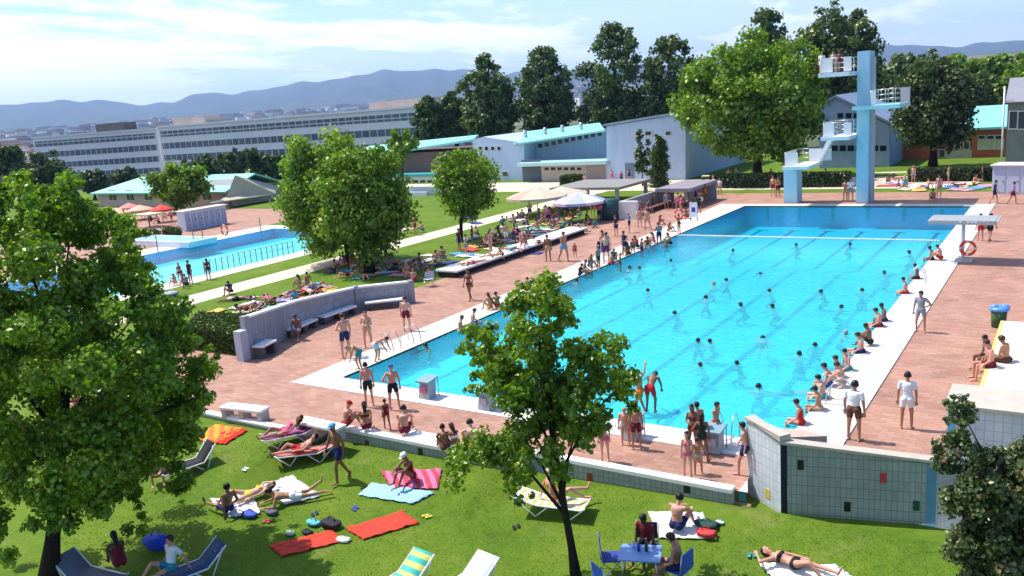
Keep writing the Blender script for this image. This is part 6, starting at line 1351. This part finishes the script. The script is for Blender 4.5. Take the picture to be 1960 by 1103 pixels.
# right side
person(1634, 843, 'stand', -160, 'man in white shirt and brown shorts standing on the right coping', 'tan', 'black', ('shirt:white', 'trunks:brown'), head=727, group='men in white shirts')
person(1735, 821, 'stand', 180, 'man in white shirt and long white shorts walking on the right deck', 'tan', 'black', ('shirt:white', 'trunks:white'), head=710, group='men in white shirts')
person(1762, 636, 'hips', 20, 'man in grey shirt and grey shorts standing halfway up the right coping', 'tan', 'black', ('shirt:grey', 'trunks:grey'), head=555, group=S)
person(1871, 702, 'sitedge', 60, 'person in grey top sitting first on the yellow terrace edge', 'brown', 'black', ('shirt:grey', 'trunks:black'), at=(21.95, 8.9, 0), seat=.45, head=None, group='people on the yellow terrace edge', scale=1.0)
person(1892, 715, 'sitedge', 70, 'big bather with maroon shorts leaning forward on the yellow terrace edge', 'pink', 'brown', ('trunks:maroon',), at=(22.1, 8.0, 0), seat=.45, scale=1.1, group='people on the yellow terrace edge')
person(1915, 700, 'sitedge', 110, 'tanned bather sitting behind the big one on the yellow terrace edge', 'tan', 'brown', ('trunks:brown',), at=(22.5, 8.7, 0), seat=.45, scale=1.05, group='people on the yellow terrace edge')
person(1876, 461, 'stand', 160, 'person in long red shorts under the lattice canopy', 'pink', 'black', ('trunks:red',), head=408, group=S)
person(1894, 462, 'walk', -150, 'person in dark trunks walking past the lattice canopy', 'tan', 'black', ('trunks:black',), head=408, group=S)
person(1903, 390, 'walk', -90, 'walker in dark top and black shorts before the far right cabins', 'tan', 'black', ('shirt:navy', 'trunks:black'), head=344, group=S)
person(1938, 391, 'walk', -80, 'walker in pale shirt and maroon shorts before the far right cabins', 'tan', 'black', ('shirt:lilac', 'trunks:maroon'), head=347, group=S)
person(1786, 384, 'sitknees', 10, 'person in grey sitting on the far pool edge right of the tower', 'tan', 'brown', ('trunks:grey',), group='people at the far pool edge')
person(1797, 380, 'stand', 30, 'person with bare chest standing on the far edge right of the tower', 'pink', 'brown', ('trunks:beige',), head=330, group='people at the far pool edge')
person(1628, 386, 'stand', 10, 'person in white shirt standing directly left of the tower column', 'pink', 'brown', ('shirt:white', 'trunks:grey'), head=340, group='people at the far pool edge')
person(1618, 384, 'folded', 40, 'person behind the white shirted one left of the tower column', 'tan', 'brown', ('trunks:beige',), head=342, group='people at the far pool edge')
person(1480, 376, 'stand', 30, 'brownish bather left of the small tower pillar', 'pink', 'brown', ('trunks:brown',), head=335, group='people at the far pool edge')
person(1489, 379, 'folded', -30, 'second bather close to the small tower pillar', 'tan', 'brown', ('trunks:maroon',), head=338, group='people at the far pool edge')
person(1378, 374, 'stand', 20, 'bather in white shirt walking near the pergola', 'pink', 'brown', ('shirt:white', 'trunks:beige'), head=340, group='people at the far pool edge')
person(1367, 372, 'walk', 60, 'thin bather in blue grey clothes left of the white shirted one by the pergola', 'pale', 'blond', ('shirt:lilac', 'trunks:grey'), head=336, group='people at the far pool edge')
# top of the tower
for px, x_, y_, lb, cl_, sk_ in ((1573, None, 0, 'bather in white shirt at the outer end of the top platform', ('shirt:white', 'trunks:white'), 'pink'), (1592, None, .5, 'pale bather in the middle of the top platform', ('trunks:beige',), 'pale'), (1606, None, .2, 'bather in dark maroon suit near the column on the top platform', ('suit:maroon',), 'brown')):
    xx = PY(px, 135, 50.2).x; person(0, 0, 'stand', 20, lb, sk_, 'brown', cl_, at=(xx, 50.2+y_, za), scale=1.0, group='people on the top platform', long_=False)
# left edge of the pool and walkway
E_ = 'bathers along the left pool edge'
row = [(939, 594, 'sitknees', 150, 'tan', 'brown', ('bikini:orange',), None, 'long haired bather sitting on the left coping just above the young maple'),
       (953, 592, 'sitknees', 160, 'brown', 'black', ('trunks:red',), None, 'black haired bather sitting next to the long haired one above the young maple'),
       (1012, 560, 'sitknees', 10, 'pink', 'black', ('trunks:maroon',), None, 'bather sitting just behind the top of the young maple'),
       (905, 622, 'sitedge', -90, 'pink', 'black', ('trunks:blue',), None, 'pale bather leaning on the left pool rim by the maple leaves'),
       (881, 636, 'sitedge', -90, 'tan', 'brown', ('trunks:beige',), None, 'brown haired bather at the left pool rim nearest the ladders'),
       (1118, 522, 'sitedge', -80, 'tan', 'brown', ('trunks:beige',), None, 'bather sitting with hanging legs on the left rim right of the maple top'),
       (1133, 520, 'stand', -60, 'brown', 'black', ('trunks:grey',), 486, 'slim standing bather at the left rim with a lean arm'),
       (1168, 506, 'sitedge', -90, 'pink', 'brown', ('trunks:red',), None, 'red skinned bather sitting low at the left rim'),
       (1188, 520, 'stand', -100, 'brown', 'black', ('trunks:darkgreen',), 484, 'dark haired bather standing at the left rim with feet in water'),
       (1203, 490, 'sitknees', 150, 'brown', 'brown', ('bikini:maroon',), None, 'crouching bather in maroon on the left coping'),
       (1212, 488, 'stand', 170, 'tan', 'black', ('trunks:brown',), 456, 'tanned bather standing behind the crouching one'),
       (1229, 492, 'stand', -120, 'brown', 'black', ('trunks:navy',), 456, 'bather in navy trunks at the water side of the left coping'),
       (1163, 490, 'hips', 140, 'pink', 'brown', ('trunks:red',), 443, 'bather in red trunks standing on the walkway left of a taller companion'),
       (1154, 478, 'stand', 100, 'tan', 'black', ('bikini:orange',), 440, 'woman in orange bikini on the walkway at the end of the white platform'),
       (1161, 505, 'stand', 10, 'pale', 'brown', ('trunks:purple',), 445, 'bather with lilac towel colours standing nearest on the walkway'),
       (1050, 500, 'stand', 20, 'brown', 'brown', ('trunks:beige',), 448, 'slender bather before the white platform, left of the tall pair'),
       (1080, 500, 'walk', -40, 'tan', 'black', ('trunks:skyblue',), 442, 'bather in light blue trunks walking past the white platform'),
       (1101, 492, 'stand', 0, 'brown', 'brown', ('trunks:red',), 466, 'small child in red trunks behind the walking bather'),
       (1283, 470, 'sitknees', 60, 'tan', 'black', ('trunks:maroon',), None, 'bather sitting on the left coping near the life ring'),
       (1338, 408, 'stand', 20, 'brown', 'black', ('shirt:darkgreen', 'trunks:black'), 372, 'person in dark shirt behind the information board'),
       (1315, 418, 'sitknees', 30, 'brown', 'brown', ('trunks:red',), None, 'reddish bather sitting beside the life ring rack')]
for (px, py, ps, f, sk_, hr_, cl_, hd__, lb) in row: person(px, py, ps, f, lb, sk_, hr_, cl_, head=hd__, group=E_, seat=0 if ps != 'sitedge' else .0, scale=None if hd__ else .95)
# right edge
E2 = 'bathers along the right pool edge'
row = [(1784, 498, 'sitedge', 90, 'brown', 'black', ('trunks:navy',), 'dark haired bather sitting at the right rim below the lattice canopy'), (1800, 499, 'sitknees', 100, 'pink', 'brown', ('trunks:red',), 'bather in red sitting on the right coping by the canopy post'),
       (1756, 534, 'sitedge', 90, 'brown', 'black', ('trunks:black',), 'dark bather at the right rim beside the far ladder'), (1734, 562, 'sitedge', 90, 'pink', 'black', ('trunks:red',), 'reddish bather leaning over the right rim'),
       (1693, 615, 'sitedge', 80, 'brown', 'black', ('trunks:navy',), 'farther one of two dark haired bathers on the right rim'), (1683, 625, 'sitedge', 80, 'pink', 'black', ('trunks:maroon',), 'nearer one of two dark haired bathers on the right rim'),
       (1665, 662, 'sitknees', 100, 'brown', 'black', ('trunks:darkgreen',), 'dark bather sitting right in the pair on the right coping'), (1649, 675, 'sitedge', 80, 'pink', 'black', ('trunks:navy',), 'reddish bather sitting left in the pair on the right coping'),
       (1623, 708, 'sitedge', 60, 'pink', 'black', ('trunks:teal',), 'upright bather sitting on the right rim below the pair'), (1607, 722, 'sitedge', 80, 'pink', 'brown', ('bikini:red',), 'pink skinned bather next down the right rim'),
       (1612, 742, 'sitknees', 100, 'pale', 'brown', ('bikini:beige',), 'pale bather sitting on the coping by the near right ladder'), (1586, 738, 'sitedge', 90, 'pink', 'black', ('trunks:blue',), 'bather in blue trunks at the right rim above the ladder'),
       (1575, 762, 'sitedge', 90, 'pale', 'black', ('trunks:teal',), 'bather in teal trunks at the right rim left of the ladder'), (1568, 785, 'sitedge', 90, 'tan', 'black', ('trunks:beige',), 'tanned bather at the right rim left of the man in white shirt'),
       (1533, 812, 'sitedge', 100, 'pink', 'black', ('suit:red',), 'bather in red suit at the near end of the right rim')]
for (px, py, ps, f, sk_, hr_, cl_, lb) in row: person(px, py, ps, f, lb, sk_, hr_, cl_, group=E2, scale=.95, long_=False)
# swimmers
sw = [(1357, 546, 'tread', 'blond', 'blond swimmer head in the middle left lanes'), (1351, 574, 'tread', 'black', 'dark head just below the blond swimmer'), (1427, 587, 'tread', 'brown', 'brown haired head in the centre of the pool'), (1488, 588, 'tread', 'black', 'dark head right of centre above the lane line'),
      (1580, 560, 'tread', 'black', 'dark head in the right half below the float line'), (1700, 524, 'tread', 'black', 'dark head on the rightmost lane line'), (1748, 486, 'tread', 'black', 'small dark head near the right canopy end of the pool'), (1396, 482, 'tread', 'brown', 'brown head right under the float line'),
      (1455, 520, 'swim', 'black', 'front crawl swimmer stretched out in the upper middle'), (1336, 652, 'tread', 'black', 'left one of two close dark heads in the near middle'), (1368, 658, 'tread', 'black', 'right one of two close dark heads in the near middle'), (1460, 655, 'swim', 'black', 'swimmer with visible feet right of the two close heads'),
      (1530, 684, 'tread', 'black', 'dark head with splash trail at the right'), (1607, 640, 'tread', 'grey', 'pale headed swimmer in the right lane'), (1452, 748, 'tread', 'black', 'large dark head with white shoulders nearest to the enclosure'), (1100, 608, 'swim', 'black', 'swimmer partly behind the right edge of the maple top'),
      (824, 662, 'tread', 'black', 'dark head at the left rim beyond the ladders'), (1197, 515, 'tread', 'black', 'dark head in the shade of the left wall'), (1224, 514, 'tread', 'black', 'blue black head left of the first lane line'), (1104, 541, 'tread', 'brown', 'head close to the left rim beside the maple top'), 
      (1276, 466, 'tread', 'black', 'small head along the left wall near the float line'), (1515, 745, 'swim', 'brown', 'swimmer under the splash close to the right rim'), (1602, 700, 'tread', 'black', 'head close under the rim below the sitting pair')]
for px, py, ps, hr_, lb in sw: person(px, py, ps, random.choice((0, 60, 120, 180, -90)), lb, random.choice(('tan', 'brown', 'pink')), hr_, ('trunks:navy',), z=-.05, group=W_, scale=.97)
# front lawn
FL = 'people on the front lawn'
person(653, 920, 'walk', 60, 'man in blue shorts and light cap walking across the front lawn', 'brown', 'grey', ('trunks:navy',), lawn=True, head=806, cap='skyblue', group=FL)
person(788, 922, 'sitknees', 60, 'woman in a white hat sitting on the pink towel', 'brown', 'brown', ('suit:maroon',), lawn=True, cap='white', seat=.04, group=FL, long_=False)
person(438, 985, 'sitlegs', 150, 'dark haired man with brown back sitting at the head of the couple towel', 'brown', 'black', ('trunks:navy',), lawn=True, seat=.04, group=FL)
person(478, 958, 'lieback', 70, 'pale woman in yellow bikini lying beside the dark haired man', 'pale', 'brown', ('bikini:yellow',), lawn=True, seat=.05, group=FL)
person(560, 962, 'liefront', 90, 'brown haired bather lying on the white towel with lifted legs', 'tan', 'black', ('trunks:white',), lawn=True, seat=.05, group=FL)
person(1064, 985, 'sitlegs', -100, 'pink shouldered bather sitting on the white framed lounger behind the trunk', 'pink', 'brown', ('suit:orange',), lawn=True, seat=.38, group=FL, cap='beige', long_=False)
person(1296, 1020, 'sitknees', -150, 'black haired bather with bare back sitting on the cream towel', 'pink', 'black', ('trunks:navy',), lawn=True, seat=.04, group=FL)
person(1238, 1072, 'sitedge', 30, 'man in dark maroon shirt sitting behind the camping table', 'dark', 'black', ('shirt:maroon', 'trunks:black'), at=tuple(PL(1240, 1075)), seat=.46, group=FL)
person(1300, 1118, 'sitedge', 100, 'blond bather with bare back sitting right of the camping table', 'tan', 'brown', ('trunks:navy',), at=tuple(PL(1300, 1122)), seat=.46, group=FL)
person(1520, 1092, 'lieback', -65, 'sunbathing woman in black bikini with bent knee at the bottom edge', 'pink', 'brown', ('bikini:black',), lawn=True, seat=.05, group=FL)
person(552, 858, 'lounge', 0, 'sunbather in pink suit on the farther striped lounger', 'tan', 'brown', ('suit:pink',), at=tuple(PL(549, 851)), seat=.31, group=FL, rzw=R(hd_((490, 862), (600, 832))+90))
person(572, 880, 'lounge', 0, 'sunbather in red trunks on the nearer striped lounger', 'pink', 'black', ('trunks:red',), at=tuple(PL(578, 885)), seat=.31, group=FL, rzw=R(hd_((505, 892), (625, 860))+90))
person(236, 1112, 'sitknees', 170, 'long haired dark woman sitting in the shade at the lower left', 'dark', 'black', ('suit:maroon',), lawn=True, seat=.35, group=FL, long_=True)
person(333, 1122, 'sitlegs', 60, 'pale bather in light top on the dark blue lounger at the lower left', 'pink', 'brown', ('shirt:white', 'trunks:teal'), lawn=True, seat=.36, group=FL)
person(303, 925, 'sitknees', 0, 'pale haired bather sitting left of the black lounger', 'tan', 'blond', ('bikini:beige',), lawn=True, seat=.1, group=FL)
person(22, 880, 'sitlegs', 60, 'bather in white top seen through the leaves at the far left', 'pink', 'blond', ('shirt:white', 'trunks:beige'), lawn=True, seat=.1, group=FL)
person(150, 790, 'sitknees', 0, 'bather in pinkish top seen through the leaves of the left maple', 'pink', 'brown', ('bikini:pink',), z=0, group=FL)
# crowds
def crowd(spots, group, place, poses, start=0, sc_=(.85, 1.05), lift=0, cl_=None):
    spots = sorted(spots); ordn = 'first second third fourth fifth sixth seventh eighth ninth tenth eleventh twelfth thirteenth fourteenth fifteenth sixteenth seventeenth eighteenth nineteenth twentieth twenty-first twenty-second twenty-third twenty-fourth twenty-fifth twenty-sixth twenty-seventh twenty-eighth twenty-ninth thirtieth'.split()
    for i, (px, py) in enumerate(spots):
        ps = random.choice(poses); c_ = random.choice(('navy', 'red', 'maroon', 'black', 'white', 'orange', 'skyblue', 'pink', 'beige', 'grey', 'teal')); k = random.choice(('trunks', 'trunks', 'bikini', 'suit', 'shirt'))
        cl__ = (f'{k}:{c_}',) if k != 'shirt' else (f'shirt:{c_}', 'trunks:navy')
        act = {'stand': 'standing', 'hips': 'standing', 'folded': 'standing', 'walk': 'walking', 'sitknees': 'sitting', 'sitlegs': 'sitting', 'sitedge': 'sitting', 'lieback': 'lying', 'lieflat': 'lying', 'liefront': 'lying', 'bend': 'bending'}[ps]
        person(px, py, ps, random.choice((0, 30, 60, 90, -90, 180, -60, 150)), f'{act} person in {c_}, {ordn[i]} from the left {place}', random.choice(('tan', 'brown', 'pink', 'pink')), random.choice(('black', 'brown', 'brown', 'blond')), cl__, group=group, scale=random.uniform(*sc_), seat=lift)
TW = [(.7, .7, .72), (.6, .06, .05), (.1, .3, .6), (.65, .4, .1), (.1, .35, .3), (.6, .25, .35), (.05, .06, .2), (.62, .55, .4), (.35, .3, .55)]
tno = {}
def towels(spots, group, place, w=(.8, 1.9)):
    nmz = {(.7, .7, .72): 'white', (.6, .06, .05): 'red', (.1, .3, .6): 'blue', (.65, .4, .1): 'orange', (.1, .35, .3): 'teal', (.6, .25, .35): 'pink', (.05, .06, .2): 'navy', (.62, .55, .4): 'sand', (.35, .3, .55): 'lilac'}
    ordn = 'first second third fourth fifth sixth seventh eighth ninth tenth eleventh twelfth thirteenth fourteenth fifteenth sixteenth seventeenth eighteenth nineteenth twentieth twenty-first twenty-second twenty-third twenty-fourth'.split()
    for i, (px, py) in enumerate(sorted(spots)):
        c_ = random.choice(TW); g = P(px, py); a = random.choice((0, .4, 1.2, 1.6, -.5)); mb = MB(); n = 8
        Mx = Matrix.Rotation(a, 4, 'Z'); vs = []; 
        for j in range(n+1):
            for k in range(5): u_, v_ = (j/n-.5)*w[1], (k/4-.5)*w[0]; vs.append(Mx @ V(u_, v_, .05+.02*math.sin(j*2+k*1.3+px)))
        top = len(vs); vs += [v_-V(0, 0, .035) for v_ in vs]
        fs = [(j*5+k, (j+1)*5+k, (j+1)*5+k+1, j*5+k+1) for j in range(n) for k in range(4)]; fs += [tuple(top+q for q in f[::-1]) for f in fs]
        mb.add(vs, fs, 0, True); o = mb.build('beach_towel', M(c_, .95, .12, 4)); o.location = (g.x, g.y, g.z); setp(o, f'{nmz[c_]} towel, {ordn[i]} from the left {place}', 'towel', group)
mid = 'people crowded on the middle lawn'
crowd([(880, 482), (893, 490), (905, 470), (915, 452), (932, 470), (940, 488), (958, 455), (962, 500), (970, 470), (985, 448), (990, 468), (1003, 482), (1012, 455), (1020, 470), (1030, 440), (1040, 462), (1050, 448), (1060, 432), (1068, 452), (1078, 440), (1090, 430), (1098, 448), (1108, 436), (1120, 444)], mid, 'among the sunbathers above the white platform', ['sitknees', 'sitlegs', 'lieback', 'lieflat', 'sitknees', 'liefront', 'stand'])
towels([(885, 487), (900, 478), (925, 490), (945, 478), (960, 462), (985, 472), (1000, 462), (1025, 452), (1045, 440), (1015, 485), (975, 488), (1070, 446)], 'towels of the middle lawn', 'above the white platform')
crowd([(985, 425), (1000, 418), (1015, 420), (1030, 416), (1045, 424), (1055, 412), (1068, 420), (1082, 415), (1095, 418), (1108, 412), (1122, 420), (1135, 414), (1148, 425), (1140, 436), (1050, 432), (1128, 430), (1010, 432)], 'people in the shade of the parasols', 'in the shade of the parasols', ['sitedge', 'stand', 'sitedge', 'folded'], lift=.0)
crowd([(648, 512), (660, 505), (676, 508), (690, 500), (722, 508), (742, 502), (757, 510), (775, 505), (800, 520), (640, 522), (786, 515)], 'people in the shade of the pair of maples', 'in the shade of the pair of maples', ['sitknees', 'sitlegs', 'sitknees', 'lieback'])
crowd([(442, 562), (575, 552), (588, 545), (600, 556), (570, 566), (612, 548), (520, 582), (496, 592)], 'people on the grass behind the curved wall', 'on the grass behind the curved wall', ['sitknees', 'lieback', 'liefront', 'sitlegs'])
bk = [(random.uniform(885, 1150), 0) for _ in range(28)]; bk = [(x, 505-(x-885)*.27-random.uniform(4, 62)) for x, _ in bk]; bk = [q for q in bk if P(*q).x < -10.2]
crowd(bk, 'people lying and sitting farther back on the middle lawn', 'at the back of the middle lawn', ['sitknees', 'sitlegs', 'lieback', 'lieflat', 'liefront', 'sitknees', 'bend'], sc_=(.8, 1.02))
towels([q for q in ((random.uniform(880, 1140), random.uniform(415, 500)) for _ in range(60)) if P(*q).x < -10.6][:24], 'towels in the back rows of the middle lawn', 'at the back of the middle lawn')
towels([(462, 572), (480, 595), (505, 590), (530, 588), (555, 575), (578, 560), (602, 552), (590, 572), (402, 600), (470, 585), (620, 556), (540, 598)], 'towels behind the curved wall', 'behind the curved wall')
towels([(650, 520), (700, 530), (755, 516), (790, 508), (815, 500), (850, 505), (830, 490), (770, 528)], 'towels around the pair of maples', 'around the pair of maples')
crowd([(336, 545), (346, 542), (358, 548), (366, 543), (352, 552), (400, 535)], 'people at the near corner of the small pool', 'at the near corner of the small pool', ['stand', 'sitknees', 'folded'], sc_=(.7, .95))
crowd([(1228, 412), (1234, 404), (1240, 408), (1244, 398), (1250, 400), (1256, 392), (1262, 394), (1238, 416)], 'people on the long dark bench', 'on the long dark bench', ['sitedge'], lift=.42)
crowd([(1276, 402), (1288, 398), (1298, 404), (1310, 396), (1320, 402), (1332, 394), (1342, 398), (1350, 390), (1304, 410), (1326, 410)], 'people under the pergola', 'under the pergola', ['stand', 'folded', 'sitknees', 'stand'])
crowd([(1700, 350), (1714, 345), (1732, 356), (1748, 350), (1770, 346), (1815, 350), (1832, 358), (1848, 346), (1864, 354), (1880, 348), (1722, 362), (1775, 362)], 'people on the lawn beyond the far pool edge', 'on the lawn beyond the far edge', ['sitknees', 'lieback', 'liefront', 'stand', 'sitlegs'])
towels([(1702, 356), (1718, 352), (1738, 362), (1756, 356), (1760, 364), (1820, 358), (1838, 364), (1856, 352), (1872, 360), (1886, 356), (1730, 348), (1800, 350)], 'towels beyond the far pool edge', 'beyond the far pool edge', (1.2, 2.2))
crowd([(1395, 352), (1410, 350), (1425, 354), (1440, 356), (1462, 352), (1476, 354), (1545, 352), (1560, 350), (1580, 354), (1592, 352), (1608, 350)], 'people in the shade behind the tower', 'in the dark shade behind the diving tower', ['sitknees', 'stand', 'sitlegs'])
crowd([(215, 432), (240, 428), (262, 430), (290, 425), (305, 428), (280, 418), (330, 430), (318, 420)], 'people at the cafe beyond the small pool', 'at the cafe beyond the small pool', ['stand', 'sitknees', 'walk'])
crowd([(1190, 352), (1205, 350), (1172, 353), (1120, 358), (1098, 356)], 'people before the gable building', 'before the gable building', ['stand', 'walk', 'folded'])
crowd([(905, 515), (925, 508), (948, 500), (1000, 470), (1020, 468)], 'people on the long white platform', 'on the long white platform', ['lieback', 'sitedge', 'liefront'], lift=.42) if False else None
pl_ = [(905, 520), (945, 506), (980, 494), (1008, 484), (1032, 478)]
crowd(pl_, 'people on the long white platform', 'on the long white platform', ['lieback', 'lieflat', 'sitknees'], lift=.48)
crowd([(1110, 530), (1128, 512), (1146, 516), (1152, 500), (1176, 500), (1196, 490), (1220, 476), (1240, 478), (1252, 466), (1262, 470), (1240, 440), (1262, 430), (1225, 436), (1205, 446), (1280, 444), (1180, 452), (1300, 448)], 'bathers on the far stretch of the left walkway', 'on the far stretch of the left walkway', ['stand', 'sitknees', 'folded', 'walk', 'hips', 'sitknees'], sc_=(.8, 1.02))
crowd([(716, 520), (735, 525), (760, 520), (782, 530), (800, 508), (818, 512), (836, 505), (850, 498), (700, 532), (680, 522), (663, 530), (820, 535), (792, 540)], 'people around the trunks of the maple pair', 'around the trunks of the maple pair', ['sitknees', 'lieback', 'sitlegs', 'liefront', 'lieflat'])
crowd([(455, 575), (488, 586), (512, 575), (535, 590), (548, 565), (565, 580), (590, 562), (605, 566), (625, 552), (470, 596)], 'sunbathers lying behind the curved wall', 'among those lying behind the curved wall', ['lieback', 'lieflat', 'liefront', 'sitlegs'])
crowd([(740, 455), (752, 448), (765, 452), (780, 446), (795, 450), (810, 444), (730, 462)], 'people beyond the pale path behind the maple pair', 'beyond the pale path', ['stand', 'sitknees', 'sitedge', 'walk'])
sw2 = [(1240, 560), (1300, 600), (1290, 500), (1390, 540), (1530, 470), (1620, 470), (1600, 590), (1480, 560), (1420, 700), (1560, 660), (1650, 560), (1350, 700)]
for i, (px, py) in enumerate(sorted(sw2)): person(px, py, 'tread', random.choice((0, 60, 120, 180, -90)), 'small swimmer head low in the water, %s of the scattered ones counted from the left' % ('first second third fourth fifth sixth seventh eighth ninth tenth eleventh twelfth'.split()[i]), random.choice(('tan', 'brown')), random.choice(('black', 'brown')), ('trunks:navy',), z=-.07, group='scattered swimmers with only the head showing', scale=.9)
# benches in the shade beyond the deck
for i, (px, py, lb) in enumerate(((1375, 345, 'cream bench in front of the huge maple, leftmost'), (1460, 346, 'cream bench right of the huge maple trunk'), (1560, 344, 'pale bench behind the tower, between pillar and column'), (1820, 336, 'long cream bench under the dark tree'), (1888, 335, 'short cream bench before the red brick building'), (1710, 340, 'pale low wall bench right of the tower column'))):
    g = P(px, py); bench(lb, V(g.x-1.9, g.y, 0), V(g.x+1.9, g.y, 0), .7, .55, dgrey, M((.72, .66, .48), .7, .1, 1), 'cream benches beyond the deck')
hedge('long low dark hedge added for the band of shade behind the diving tower', [(P(1385, 352).x, 63.5), (P(1632, 352).x, 63.5), (P(1632, 352).x, 65), (P(1385, 352).x, 65)], 1.3, 9000, 'dark', .22)  # hedge added to draw the dark band of shade there
hedge('low dark hedge before the red brick building', [(P(1745, 345).x, 67), (P(1905, 345).x, 67), (P(1905, 345).x, 68.2), (P(1745, 345).x, 68.2)], 1.2, 6000, 'dark', .22)
hedge('clipped round green bush in front of the changing wing', [(P(1085, 356).x, 66), (P(1115, 356).x, 66), (P(1115, 356).x, 67.5), (P(1085, 356).x, 67.5)], 1.3, 2500, 'hedge', .22)
